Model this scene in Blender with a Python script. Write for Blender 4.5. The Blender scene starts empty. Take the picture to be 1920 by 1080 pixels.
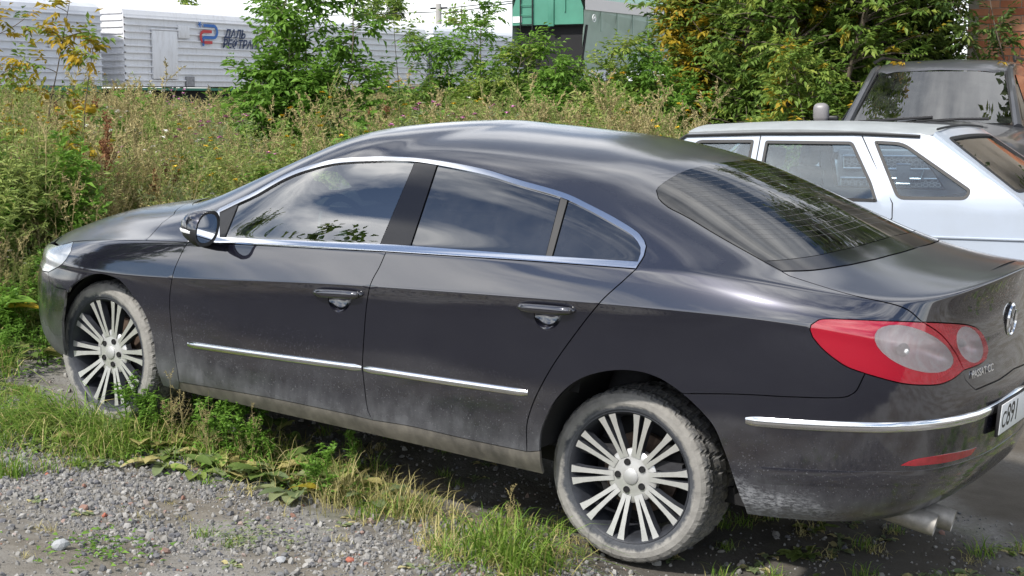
import bpy, bmesh, math, random
import numpy as np
from mathutils import Vector, Matrix
from mathutils.geometry import delaunay_2d_cdt
random.seed(7); RNG = np.random.RandomState(7)
SC = bpy.context.scene
COL = SC.collection
rad = math.radians

# ------------------------------------------------------------------ camera
cd = bpy.data.cameras.new('camera'); cam = bpy.data.objects.new('camera', cd); COL.objects.link(cam)
cd.sensor_width = 36; cd.lens = 56.547; cd.clip_start = .05; cd.clip_end = 4000
_yaw, _pit, _roll = .549731, .116852, -.0027914
_fw = Vector((-math.sin(_yaw)*math.cos(_pit), math.cos(_yaw)*math.cos(_pit), -math.sin(_pit)))
_rt = Vector((math.cos(_yaw), math.sin(_yaw), 0)); _up = _rt.cross(_fw)
_r = _rt*math.cos(_roll)+_up*math.sin(_roll); _u = _up*math.cos(_roll)-_rt*math.sin(_roll)
cam.matrix_world = Matrix(((_r.x,_u.x,-_fw.x,2.752),(_r.y,_u.y,-_fw.y,-6.061),(_r.z,_u.z,-_fw.z,1.738),(0,0,0,1)))
SC.camera = cam

# ------------------------------------------------------------------ sky, sun, exposure
SUN_EL, SUN_AZ = rad(46), rad(190)      # azimuth of the sun measured from +Y clockwise
w = bpy.data.worlds.new('World'); SC.world = w; w.use_nodes = True
nt = w.node_tree; nt.nodes.clear()
def N(t, **k):
    n = nt.nodes.new(t)
    for a, b in k.items(): setattr(n, a, b)
    return n
out = N('ShaderNodeOutputWorld'); bg = N('ShaderNodeBackground'); bg.inputs[1].default_value = .10
sky = N('ShaderNodeTexSky'); sky.sky_type = 'NISHITA'; sky.sun_disc = False
sky.sun_elevation = SUN_EL; sky.sun_rotation = SUN_AZ; sky.air_density = 1.0; sky.dust_density = .5; sky.ozone_density = 2.5
tc = N('ShaderNodeTexCoord'); sep = N('ShaderNodeSeparateXYZ'); nt.links.new(tc.outputs['Generated'], sep.inputs[0])
mp = N('ShaderNodeMapping'); mp.inputs['Scale'].default_value = (1.0, 1.0, 2.9); mp.inputs['Location'].default_value = (1.442, .156, 3.706)
nt.links.new(tc.outputs['Generated'], mp.inputs[0])
no = N('ShaderNodeTexNoise'); no.inputs['Scale'].default_value = 2.1; no.inputs['Detail'].default_value = 9; no.inputs['Roughness'].default_value = .56; no.inputs['Distortion'].default_value = .35
nt.links.new(mp.outputs[0], no.inputs['Vector'])
cr = N('ShaderNodeValToRGB'); cr.color_ramp.elements[0].position = .43; cr.color_ramp.elements[1].position = .60
nt.links.new(no.outputs[0], cr.inputs[0])
n2 = N('ShaderNodeTexNoise'); n2.inputs['Scale'].default_value = 4.5; n2.inputs['Detail'].default_value = 7
nt.links.new(mp.outputs[0], n2.inputs['Vector'])
c2 = N('ShaderNodeValToRGB'); c2.color_ramp.elements[0].position = .3; c2.color_ramp.elements[1].position = .72
c2.color_ramp.elements[0].color = (8.0, 8.6, 9.8, 1); c2.color_ramp.elements[1].color = (22, 21.8, 21.5, 1)
nt.links.new(n2.outputs[0], c2.inputs[0])
hz = N('ShaderNodeMapRange'); hz.interpolation_type = 'SMOOTHSTEP'; nt.links.new(sep.outputs[2], hz.inputs[0])      # cloud thickens to a white veil at the horizon
for i_, v_ in enumerate((.02, .24, .62, 0.)): hz.inputs[i_+1].default_value = v_
mxh = N('ShaderNodeMath', operation='MAXIMUM'); nt.links.new(cr.outputs[0], mxh.inputs[0]); nt.links.new(hz.outputs[0], mxh.inputs[1])
mixc = N('ShaderNodeMix', data_type='RGBA'); nt.links.new(mxh.outputs[0], mixc.inputs[0]); nt.links.new(sky.outputs[0], mixc.inputs[6]); nt.links.new(c2.outputs[0], mixc.inputs[7])
nt.links.new(mixc.outputs[2], bg.inputs[0]); nt.links.new(bg.outputs[0], out.inputs[0])
sl = bpy.data.lights.new('sun', 'SUN'); sl.energy = 4.0; sl.angle = rad(3.0); sl.color = (1, .955, .89)
sun = bpy.data.objects.new('sun', sl); COL.objects.link(sun)
_sd = Vector((math.sin(SUN_AZ)*math.cos(SUN_EL), math.cos(SUN_AZ)*math.cos(SUN_EL), math.sin(SUN_EL)))
sun.rotation_euler = _sd.to_track_quat('Z', 'Y').to_euler(); sun.location = _sd*40
SC.view_settings.view_transform = 'Standard'; SC.view_settings.look = 'None'; SC.view_settings.gamma = 1
SC.view_settings.use_curve_mapping = False; SC.view_settings.exposure = 0.42
SC.cycles.use_denoising = True
SC.cycles.max_bounces = 8; SC.cycles.transparent_max_bounces = 16; SC.cycles.glossy_bounces = 4; SC.cycles.diffuse_bounces = 3
SC.cycles.caustics_reflective = False; SC.cycles.caustics_refractive = False

# ------------------------------------------------------------------ helpers
def tag(o, label=None, cat=None, group=None, kind=None):
    for k, v in (('label', label), ('category', cat), ('group', group), ('kind', kind)):
        if v: o[k] = v
    return o
def empty(name, loc=(0,0,0), rz=0):
    o = bpy.data.objects.new(name, None); COL.objects.link(o); o.location = loc; o.rotation_euler = (0,0,rz); o.empty_display_size = .1
    return o
def mesh_obj(name, me, parent=None, mat=None, loc=None):
    o = bpy.data.objects.new(name, me); COL.objects.link(o)
    if parent is not None: o.parent = parent
    if loc is not None: o.location = loc
    if mat is not None:
        for m in (mat if isinstance(mat, (list, tuple)) else [mat]): me.materials.append(m)
    return o
def pyd(name, v, f, parent=None, mat=None, smooth=False, mi=None, loc=None):
    me = bpy.data.meshes.new(name); me.from_pydata([tuple(map(float, p)) for p in v], [], [tuple(int(i) for i in q) for q in f])
    if smooth: me.polygons.foreach_set('use_smooth', [True]*len(me.polygons))
    if mi is not None: me.polygons.foreach_set('material_index', list(mi))
    me.update(); return mesh_obj(name, me, parent, mat, loc)
class MB:
    """collects simple shapes and links them as one mesh"""
    def __init__(s): s.v=[]; s.f=[]; s.m=[]; s.cur=0
    def add(s, v, f):
        b=len(s.v); s.v += [tuple(map(float,p)) for p in v]; s.f += [tuple(i+b for i in q) for q in f]; s.m += [s.cur]*len(f); return s
    def box(s, c, d, rot=None):
        x,y,z=[k/2 for k in d]; P=[(-x,-y,-z),(x,-y,-z),(x,y,-z),(-x,y,-z),(-x,-y,z),(x,-y,z),(x,y,z),(-x,y,z)]
        if rot is not None: P=[tuple(rot@Vector(p)) for p in P]
        P=[(p[0]+c[0],p[1]+c[1],p[2]+c[2]) for p in P]
        return s.add(P,[(0,3,2,1),(4,5,6,7),(0,1,5,4),(1,2,6,5),(2,3,7,6),(3,0,4,7)])
    def tube(s, pts, r, n=8, cap=True):
        pts=[Vector(p) for p in pts]; rr=r if isinstance(r,(list,tuple)) else [r]*len(pts); V=[]; F=[]
        a=None
        for i,p in enumerate(pts):
            t=(pts[min(i+1,len(pts)-1)]-pts[max(i-1,0)]).normalized()
            if a is None: a=t.orthogonal().normalized()
            a=(a-t*a.dot(t)).normalized(); b=t.cross(a)
            for k in range(n):
                q=2*math.pi*k/n; V.append(p+(a*math.cos(q)+b*math.sin(q))*rr[i])
        for i in range(len(pts)-1):
            for k in range(n): F.append((i*n+k,i*n+(k+1)%n,(i+1)*n+(k+1)%n,(i+1)*n+k))
        if cap: F.append(tuple(range(n))[::-1]); F.append(tuple((len(pts)-1)*n+k for k in range(n)))
        return s.add(V,F)
    def lathe(s, prof, n=48, axis='y', c=(0,0,0), close=False):
        V=[]; F=[]; m=len(prof)
        for k in range(n):
            a=2*math.pi*k/n
            for (r,h) in prof:
                p={'y':(r*math.cos(a),h,r*math.sin(a)),'z':(r*math.cos(a),r*math.sin(a),h),'x':(h,r*math.cos(a),r*math.sin(a))}[axis]
                V.append((p[0]+c[0],p[1]+c[1],p[2]+c[2]))
        for k in range(n):
            k2=(k+1)%n
            for i in range(m-1 if not close else m):
                j=(i+1)%m; F.append((k*m+i,k*m+j,k2*m+j,k2*m+i))
        return s.add(V,F)
    def prism(s, poly, h0, h1, axis='y'):
        n=len(poly)
        def P(a,b,h): return {'y':(a,h,b),'z':(a,b,h),'x':(h,a,b)}[axis]
        V=[P(a,b,h0) for a,b in poly]+[P(a,b,h1) for a,b in poly]
        F=[tuple(range(n))[::-1],tuple(range(n,2*n))]+[(i,(i+1)%n,n+(i+1)%n,n+i) for i in range(n)]
        return s.add(V,F)
    def build(s, name, mat, parent=None, smooth=False, bevel=0, loc=None, seg=2, recalc=True):
        me=bpy.data.meshes.new(name); me.from_pydata(s.v,[],s.f); me.polygons.foreach_set('material_index',s.m)
        if bevel or recalc:
            bm=bmesh.new(); bm.from_mesh(me)
            if recalc: bmesh.ops.recalc_face_normals(bm, faces=bm.faces[:])
            if bevel: bmesh.ops.bevel(bm, geom=[e for e in bm.edges if len(e.link_faces)==2 and e.calc_face_angle(0)>.6], offset=bevel, segments=seg, affect='EDGES', profile=.5, clamp_overlap=True)
            bm.to_mesh(me); bm.free()
        if smooth or bevel: me.polygons.foreach_set('use_smooth',[True]*len(me.polygons))
        me.update(); o=mesh_obj(name,me,parent,mat,loc)
        if smooth or bevel: me.set_sharp_from_angle(angle=rad(38))
        return o
def copy_tree(o, parent=None):
    c=o.copy(); COL.objects.link(c)
    if parent is not None: c.parent=parent
    for ch in list(o.children): copy_tree(ch, c)
    return c
def text_mesh(name, body, size, mat, parent, M, extrude=.001, shear=0, bold=0, align='CENTER'):
    cu=bpy.data.curves.new(name,'FONT'); cu.body=body; cu.size=size; cu.extrude=extrude; cu.shear=shear; cu.offset=bold; cu.align_x=align; cu.align_y='CENTER'
    t=bpy.data.objects.new(name,cu); COL.objects.link(t)
    bpy.context.view_layer.update()
    me=bpy.data.meshes.new_from_object(t.evaluated_get(bpy.context.evaluated_depsgraph_get()))
    bpy.data.objects.remove(t); bpy.data.curves.remove(cu)
    me.name=name; o=mesh_obj(name,me,parent,mat); o.matrix_local=M; return o
def frame(o, xd, zd):
    """matrix with local x along xd, local z along zd"""
    z=Vector(zd).normalized(); x=Vector(xd); x=(x-z*x.dot(z)).normalized(); y=z.cross(x)
    return Matrix(((x.x,y.x,z.x,o[0]),(x.y,y.y,z.y,o[1]),(x.z,y.z,z.z,o[2]),(0,0,0,1)))

# ------------------------------------------------------------------ materials
class MT:
    def __init__(s,name):
        s.m=bpy.data.materials.new(name); s.m.use_nodes=True; s.t=s.m.node_tree; s.n=s.t.nodes; s.n.clear()
        s.out=s.n.new('ShaderNodeOutputMaterial'); s.b=s.n.new('ShaderNodeBsdfPrincipled'); s.l(s.b.outputs[0],s.out.inputs[0])
    def l(s,a,b): s.t.links.new(a,b)
    def add(s,t,**k):
        n=s.n.new(t)
        for a,b in k.items(): setattr(n,a,b)
        return n
    def set(s,**k):
        if 'Coat_IOR' in k: pass
        for a,v in k.items():
            i=s.b.inputs[a.replace('_',' ')]
            if hasattr(v,'is_output'): s.l(v,i)
            else: i.default_value=(*v,1) if isinstance(v,tuple) and len(v)==3 else v
        return s
    def coord(s,kind='Object',scale=None):
        o=s.add('ShaderNodeTexCoord').outputs[kind]
        if scale is not None:
            m=s.add('ShaderNodeMapping'); m.inputs['Scale'].default_value=scale; s.l(o,m.inputs[0]); o=m.outputs[0]
        return o
    def noise(s,scale,detail=4,rough=.55,vec=None,dist=0):
        n=s.add('ShaderNodeTexNoise'); n.inputs['Scale'].default_value=scale; n.inputs['Detail'].default_value=detail; n.inputs['Roughness'].default_value=rough; n.inputs['Distortion'].default_value=dist
        s.l(vec if vec is not None else s.coord(),n.inputs['Vector']); return n.outputs[0]
    def ramp(s,x,a,b,ca=(0,0,0),cb=(1,1,1),more=()):
        r=s.add('ShaderNodeValToRGB'); e=r.color_ramp.elements; e[0].position=a; e[1].position=b; e[0].color=(*ca,1); e[1].color=(*cb,1)
        for p,c in more: q=e.new(p); q.color=(*c,1)
        s.l(x,r.inputs[0]); return r.outputs[0]
    def math(s,op,a,b=None,c=None):
        n=s.add('ShaderNodeMath',operation=op)
        for i,v in enumerate((a,b,c)):
            if v is None: continue
            if hasattr(v,'is_output'): s.l(v,n.inputs[i])
            else: n.inputs[i].default_value=v
        return n.outputs[0]
    def maprange(s,x,a,b,c=0,d=1):
        n=s.add('ShaderNodeMapRange'); s.l(x,n.inputs[0])
        for i,v in enumerate((a,b,c,d)): n.inputs[i+1].default_value=v
        n.interpolation_type='SMOOTHSTEP'; return n.outputs[0]
    def mix(s,f,a,b):
        n=s.add('ShaderNodeMix',data_type='RGBA')
        for i,v in ((0,f),(6,a),(7,b)):
            if hasattr(v,'is_output'): s.l(v,n.inputs[i])
            else: n.inputs[i].default_value=(*v,1) if isinstance(v,tuple) else v
        return n.outputs[2]
    def bump(s,h,strength=.3,dist=.01):
        n=s.add('ShaderNodeBump'); n.inputs['Strength'].default_value=strength; n.inputs['Distance'].default_value=dist; s.l(h,n.inputs['Height']); s.l(n.outputs[0],s.b.inputs['Normal']); return s
def simple(name,col,rough=.5,metal=0,var=0,vs=8,coat=0,bump=0,bs=60):
    m=MT(name); c=col
    if var:
        x=m.noise(vs,5,.6); c=m.mix(m.ramp(x,.3,.7),tuple(k*(1-var) for k in col),tuple(min(1,k*(1+var)) for k in col))
    m.set(Base_Color=c,Roughness=rough,Metallic=metal,Coat_Weight=coat)
    if bump: m.bump(m.noise(bs,4),bump,.004)
    return m.m
def glass_mat(name,tint,ior=1.75,rough=.0,dust=0.0,film=None,body=0.):
    m=MT(name); m.n.remove(m.b)
    tr=m.add('ShaderNodeBsdfTransparent'); tr.inputs[0].default_value=(*tint,1)
    gl=m.add('ShaderNodeBsdfGlossy'); gl.inputs['Roughness'].default_value=rough; gl.inputs[0].default_value=(1,1,1,1)
    fr=m.add('ShaderNodeFresnel'); fr.inputs[0].default_value=ior
    base=tr.outputs[0]
    if body:
        bd=m.add('ShaderNodeBsdfDiffuse'); bd.inputs[0].default_value=(*film,1); mb_=m.add('ShaderNodeMixShader'); mb_.inputs[0].default_value=body; m.l(tr.outputs[0],mb_.inputs[1]); m.l(bd.outputs[0],mb_.inputs[2]); base=mb_.outputs[0]
    mx=m.add('ShaderNodeMixShader'); m.l(fr.outputs[0],mx.inputs[0]); m.l(base,mx.inputs[1]); m.l(gl.outputs[0],mx.inputs[2])
    last=mx.outputs[0]
    if dust:
        df=m.add('ShaderNodeBsdfDiffuse'); df.inputs[0].default_value=(.5,.5,.48,1); m2=m.add('ShaderNodeMixShader')
        x=m.noise(9,6,.65); m.l(m.math('MULTIPLY',m.ramp(x,.35,.75),dust),m2.inputs[0]); m.l(last,m2.inputs[1]); m.l(df.outputs[0],m2.inputs[2]); last=m2.outputs[0]
    m.l(last,m.out.inputs[0]); return m.m
def leaf_mat(name,cols,rough=.5,trans=.42,vs=1.2):
    """foliage: colour varies from leaf to leaf through the colour attribute and from clump to clump through noise"""
    m=MT(name); at=m.add('ShaderNodeAttribute'); at.attribute_name='tint'
    x=m.noise(vs,3,.6); v=m.math('ADD',m.math('MULTIPLY',at.outputs['Fac'],.75),m.math('MULTIPLY',x,.5))
    r=m.add('ShaderNodeValToRGB'); e=r.color_ramp.elements; n=len(cols)
    e[0].position=.1; e[0].color=(*cols[0],1); e[1].position=1; e[1].color=(*cols[-1],1)
    for i in range(1,n-1): q=e.new(.1+.9*i/(n-1)); q.color=(*cols[i],1)
    m.l(v,r.inputs[0])
    m.set(Base_Color=r.outputs[0],Roughness=rough,Specular_IOR_Level=.25)
    tl=m.add('ShaderNodeBsdfTranslucent'); m.l(r.outputs[0],tl.inputs[0]); mx=m.add('ShaderNodeMixShader'); mx.inputs[0].default_value=trans
    m.l(m.b.outputs[0],mx.inputs[1]); m.l(tl.outputs[0],mx.inputs[2]); m.l(mx.outputs[0],m.out.inputs[0]); return m.m
M={}
M['chrome']=simple('chrome',(.82,.83,.85),.12,1)
M['alu']=simple('machined_alloy',(.66,.655,.64),.36,.65,.08,30)
M['black']=simple('black_plastic',(.012,.012,.013),.45,0,.3,20)
M['gloss_black']=simple('gloss_black',(.008,.008,.010),.10,0,0,8,.0)
M['dark']=simple('dark_void',(.006,.006,.007),.8)
M['rubber']=simple('rubber_seal',(.018,.018,.019),.6)
M['grey_fabric']=simple('grey_fabric',(.022,.022,.025),.9,0,.3,40)
M['dash']=simple('dashboard_plastic',(.045,.045,.048),.55)
M['mirror']=simple('mirror_glass',(.85,.87,.9),.02,1)
M['glass_front']=glass_mat('front_side_glass',(.46,.58,.58),3.0)
M['glass_tint']=glass_mat('tinted_glass',(.045,.045,.05),2.5,0,.03)
M['glass_rear']=glass_mat('rear_window_glass',(.03,.032,.036),1.65,0,.05)
M['glass_lada']=glass_mat('hatchback_glass',(.82,.90,.94),1.7,0,.03)
M['glass_suv']=glass_mat('windscreen_glass',(.35,.42,.42),2.1,0,.04)
M['white_paint']=simple('white_print',(.75,.76,.76),.4)
def paint(name,col,metal,dirt=True,rough=.32,coat=1.0,dust=.10,topdust=.20,dirtcol=(.30,.275,.23),z0=.29,z1=.56):
    m=MT(name); co=m.coord(); sp=m.add('ShaderNodeSeparateXYZ'); m.l(co,sp.inputs[0]); z=sp.outputs[2]
    n1=m.noise(5,7,.66,co); n2=m.noise(24,6,.62,m.coord('Object',(1,1,.35))); n3=m.noise(150,2,.5,co)
    du=m.math('MULTIPLY',m.ramp(n1,.3,.75),dust)
    ge=m.add('ShaderNodeNewGeometry'); sn=m.add('ShaderNodeSeparateXYZ'); m.l(ge.outputs['Normal'],sn.inputs[0])
    up=m.math('ADD',du,m.math('MULTIPLY',m.maprange(sn.outputs[2],.55,.97),m.math('MULTIPLY',m.ramp(n1,.2,.8,(.7,.7,.7),(1,1,1)),topdust)))
    if dirt:
        h=m.math('SUBTRACT',1.0,m.maprange(m.math('ADD',z,m.math('MULTIPLY',m.math('SUBTRACT',n1,.5),-.30)),z0,z1))
        h2=m.math('MULTIPLY',m.math('MULTIPLY',h,m.ramp(n2,.15,.85)),.62)
        film=m.math('MULTIPLY',h,.14)
        spk=m.math('MULTIPLY',m.ramp(n3,.655,.69),m.math('MULTIPLY',m.math('SUBTRACT',1.0,m.maprange(z,.35,.80)),.55))
        dx=m.math('DIVIDE',m.math('SUBTRACT',sp.outputs[0],.60),.30); dz=m.math('DIVIDE',m.math('SUBTRACT',z,.33),.15)     # mud thrown up behind the rear wheel
        rr_=m.math('SQRT',m.math('ADD',m.math('MULTIPLY',dx,dx),m.math('MULTIPLY',dz,dz)))
        spl=m.math('MULTIPLY',m.math('SUBTRACT',1.0,m.maprange(m.math('ADD',rr_,m.math('MULTIPLY',m.math('SUBTRACT',n1,.5),1.6)),.5,1.15)),m.ramp(m.noise(85,6,.7,m.coord('Object',(.6,.6,1.6))),.40,.60))
        film=m.math('MAXIMUM',film,m.math('MULTIPLY',spl,.85))
        d=m.math('MAXIMUM',m.math('ADD',h2,film),m.math('MAXIMUM',spk,up)); 
    else: d=up
    lowr=m.math('ADD',m.math('MULTIPLY',h,.28),m.math('MULTIPLY',m.math('SUBTRACT',1.0,m.maprange(z,.62,1.0)),.055)) if dirt else 0.
    m.set(Base_Color=m.mix(d,col,dirtcol),Metallic=m.math('MULTIPLY',m.math('SUBTRACT',1.0,d),metal),Roughness=m.math('ADD',rough,m.math('MULTIPLY',d,.45)),
          Coat_Weight=m.math('MULTIPLY',m.math('SUBTRACT',1.0,m.math('MINIMUM',m.math('MULTIPLY',d,1.6),1.0)),coat),Specular_IOR_Level=.15,Coat_IOR=2.15,Coat_Roughness=m.math('ADD',m.math('ADD',.02,lowr),m.math('MULTIPLY',up,.5)))
    return m.m
M['paint']=paint('dark_metallic_paint',(.0075,.0075,.0150),.35,rough=.25,dust=.022,dirtcol=(.232,.238,.248),z0=.27,z1=.56)
M['sill']=paint('dirty_sill_paint',(.020,.020,.023),.1,True,.45,.3,.25,z0=.25,z1=.62)
# ================================================================== ground
def sstep(a,b,x): u=np.clip((np.asarray(x,float)-a)/(b-a),0,1); return u*u*(3-2*u)
def vnoise(x,y,seed=0):
    """smooth value noise"""
    def h(i,j): 
        v=np.sin(i*127.1+j*311.7+seed*74.7)*43758.5453; return v-np.floor(v)
    xi=np.floor(x);yi=np.floor(y);u=x-xi;v=y-yi;u=u*u*(3-2*u);v=v*v*(3-2*v)
    return (h(xi,yi)*(1-u)+h(xi+1,yi)*u)*(1-v)+(h(xi,yi+1)*(1-u)+h(xi+1,yi+1)*u)*v
def gz(x,y,fine=True):
    x=np.asarray(x,float); y=np.asarray(y,float)
    a=-.0950*(np.clip(x,-4.4,1.7)); far=.13+.035*np.clip(-x,0,12)
    k=sstep(1.6,4.2,y); z=a*(1-k)+far*k
    z=z+sstep(-27,-35,x)*(1.05-far)*1.0
    if fine:
        near=np.exp(-((x+1)**2/60+(y+1)**2/40))
        z=z+near*((vnoise(x*1.3,y*1.3,1)-.5)*.05+(vnoise(x*5,y*5,2)-.5)*.018+(vnoise(x*17,y*17,3)-.5)*.008)
        z=z+(1-near)*(vnoise(x*.35,y*.35,4)-.5)*.16
    return z
def _axis(lo,hi,st,far):
    f=list(np.arange(lo,hi+1e-6,st)); a=[];d=st
    q=hi
    while q<far: d*=1.22; q+=d; a.append(q)
    b=[];d=st;q=lo
    while q>-far: d*=1.22; q-=d; b.append(q)
    return np.array(b[::-1]+f+a)
gx=_axis(-6,3.2,.045,1800); gy=_axis(-4.2,1.6,.045,1800)
GX,GY=np.meshgrid(gx,gy); GZ=gz(GX,GY); nx=len(gx)
gv=np.stack([GX,GY,GZ],-1).reshape(-1,3)
gi=np.arange(len(gy)-1)[:,None]*nx+np.arange(nx-1); gf=np.stack([gi,gi+1,gi+nx+1,gi+nx],-1).reshape(-1,4)
gm=MT('gravelly_soil'); co=gm.coord()
a1=gm.noise(1.1,6,.6,co); a2=gm.noise(9,6,.65,co); a3=gm.noise(70,4,.7,co)
vo=gm.add('ShaderNodeTexVoronoi'); vo.inputs['Scale'].default_value=95; gm.l(co,vo.inputs['Vector'])
c_soil=gm.mix(gm.ramp(a2,.3,.7),(.105,.092,.073),(.19,.172,.142)); c_grit=gm.mix(gm.ramp(a3,.3,.7),(.17,.163,.15),(.29,.284,.27))
cc=gm.mix(gm.ramp(a1,.42,.58),c_soil,c_grit); moss=gm.ramp(gm.noise(2.3,5,.6,co),.58,.72)
cc=gm.mix(gm.math('MULTIPLY',moss,.45),cc,(.10,.115,.045))
spx=gm.add('ShaderNodeSeparateXYZ'); gm.l(co,spx.inputs[0]); wob=gm.math('MULTIPLY',gm.math('SUBTRACT',a1,.5),1.6)
yard=gm.maprange(gm.math('ADD',spx.outputs[1],wob),-2.9,-3.5)          # ground out of view, darkened so the lower doors mirror it dark
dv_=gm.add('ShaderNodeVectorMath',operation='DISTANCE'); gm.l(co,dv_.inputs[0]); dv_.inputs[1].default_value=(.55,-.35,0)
dark_soil=gm.math('SUBTRACT',1.0,gm.maprange(gm.math('ADD',dv_.outputs['Value'],wob),.7,1.5))   # patch of darker soil under the sedan's rear, another to its right
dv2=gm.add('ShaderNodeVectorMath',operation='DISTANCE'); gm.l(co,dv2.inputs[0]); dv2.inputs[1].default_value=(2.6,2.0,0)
dark_soil=gm.math('MAXIMUM',dark_soil,gm.math('SUBTRACT',1.0,gm.maprange(gm.math('ADD',dv2.outputs['Value'],wob),1.7,2.6)))
cc=gm.mix(gm.math('MULTIPLY',yard,.92),cc,(.034,.035,.039)); cc=gm.mix(gm.math('MULTIPLY',dark_soil,.75),cc,(.058,.050,.040))
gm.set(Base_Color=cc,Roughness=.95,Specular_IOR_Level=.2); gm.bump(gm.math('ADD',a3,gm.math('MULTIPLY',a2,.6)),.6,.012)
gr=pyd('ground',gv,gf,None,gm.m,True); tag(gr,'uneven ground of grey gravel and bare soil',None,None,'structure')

# ------------------------------------------------------------------ scatter helper (uncountable cover only)
def scatter(name,pts,rot,scl,idx,sources,label,cat):
    """one object whose many small copies of a few source meshes stand on given points"""
    col=bpy.data.collections.new('source_'+name)
    for i,o in enumerate(sources):
        for c in o.users_collection: c.objects.unlink(o)
        o.name='%s_source_%02d'%(name,i); col.objects.link(o)
    me=bpy.data.meshes.new(name); n=len(pts); me.vertices.add(n); me.vertices.foreach_set('co',np.asarray(pts,np.float32).ravel())
    a=me.attributes.new('rot','FLOAT_VECTOR','POINT'); a.data.foreach_set('vector',np.asarray(rot,np.float32).ravel())
    a=me.attributes.new('scl','FLOAT','POINT'); a.data.foreach_set('value',np.asarray(scl,np.float32))
    a=me.attributes.new('idx','INT','POINT'); a.data.foreach_set('value',np.asarray(idx,np.int32))
    o=mesh_obj(name,me); tag(o,label,cat,None,'stuff')
    g=bpy.data.node_groups.new(name,'GeometryNodeTree'); g.interface.new_socket('Geometry',in_out='INPUT',socket_type='NodeSocketGeometry'); g.interface.new_socket('Geometry',in_out='OUTPUT',socket_type='NodeSocketGeometry')
    A=lambda t: g.nodes.new(t); gi_=A('NodeGroupInput'); go=A('NodeGroupOutput'); ci=A('GeometryNodeCollectionInfo'); ci.inputs[0].default_value=col; ci.inputs[1].default_value=True; ci.inputs[2].default_value=True
    ip=A('GeometryNodeInstanceOnPoints'); ip.inputs['Pick Instance'].default_value=True
    def attr(nm,ty):
        q=A('GeometryNodeInputNamedAttribute'); q.data_type=ty; q.inputs[0].default_value=nm; return q.outputs[0]
    g.links.new(gi_.outputs[0],ip.inputs['Points']); g.links.new(ci.outputs[0],ip.inputs['Instance'])
    g.links.new(attr('idx','INT'),ip.inputs['Instance Index']); g.links.new(attr('rot','FLOAT_VECTOR'),ip.inputs['Rotation']); g.links.new(attr('scl','FLOAT'),ip.inputs['Scale'])
    g.links.new(ip.outputs[0],go.inputs[0]); md=o.modifiers.new('scatter','NODES'); md.node_group=g
    return o
stone_m=MT('crushed_stone'); oi=stone_m.add('ShaderNodeObjectInfo'); x=stone_m.noise(22,4,.6)
cst=stone_m.ramp(oi.outputs['Random'],0,1,(.11,.112,.125),(.33,.31,.28),[(.2,(.15,.15,.153)),(.5,(.22,.213,.20)),(.75,(.27,.26,.24)),(.95,(.38,.37,.35)),(.98,(.27,.13,.09))])
stone_m.set(Base_Color=stone_m.mix(stone_m.ramp(x,.25,.75),stone_m.mix(.35,cst,(.08,.075,.07)),cst),Roughness=.9); stone_m=stone_m.m
def stone_mesh(name,seed,r=1.,sub=1):
    rs=np.random.RandomState(seed); bm=bmesh.new(); bmesh.ops.create_icosphere(bm,subdivisions=sub,radius=r)
    sc_=rs.uniform(.6,1.15,3); sc_[2]*=.7; pl=[(Vector(rs.normal(size=3)).normalized(),rs.uniform(.55,.85)*r) for _ in range(6)]
    for v in bm.verts:
        for n_,d_ in pl:
            e=v.co.dot(n_)
            if e>d_: v.co-=n_*(e-d_)
        v.co=Vector((v.co.x*sc_[0],v.co.y*sc_[1],v.co.z*sc_[2]))*(1+rs.uniform(-.06,.06))
    me=bpy.data.meshes.new(name); bm.to_mesh(me); bm.free(); me.materials.append(stone_m); return me
src=[bpy.data.objects.new('stone',stone_mesh('stone',40+i)) for i in range(7)]
for o in src: COL.objects.link(o)
n=215000; X=RNG.uniform(-4.6,2.4,n); Y=RNG.uniform(-3.4,.9,n)
X=np.concatenate([X,RNG.uniform(1.25,4.5,40000)]); Y=np.concatenate([Y,RNG.uniform(-.2,5.0,40000)]); n=len(X)
dn=vnoise(X*.9+3,Y*.9,11)*.6+vnoise(X*2.7,Y*2.7,12)*.4
under=1-.93*sstep(-.98,-.72,Y)*sstep(1.9,1.2,X)
lane=sstep(-2.35,-1.75,Y+.10*X)            # the wheel track nearest the camera is bare soil
pk=RNG.rand(n)<np.clip((dn-.14)*2.8,.06,1)*(.16+.84*lane)*under; X=X[pk];Y=Y[pk]; m=len(X)
sz=.0034+.0165*RNG.rand(m)**6.5+.0042*RNG.rand(m)
P=np.stack([X,Y,gz(X,Y)+sz*.15],-1)
scatter('gravel',P,RNG.uniform(0,6.28,(m,3)),sz,RNG.randint(0,7,m),src,'loose grey gravel strewn over the soil beside the sedan','gravel')
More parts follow.
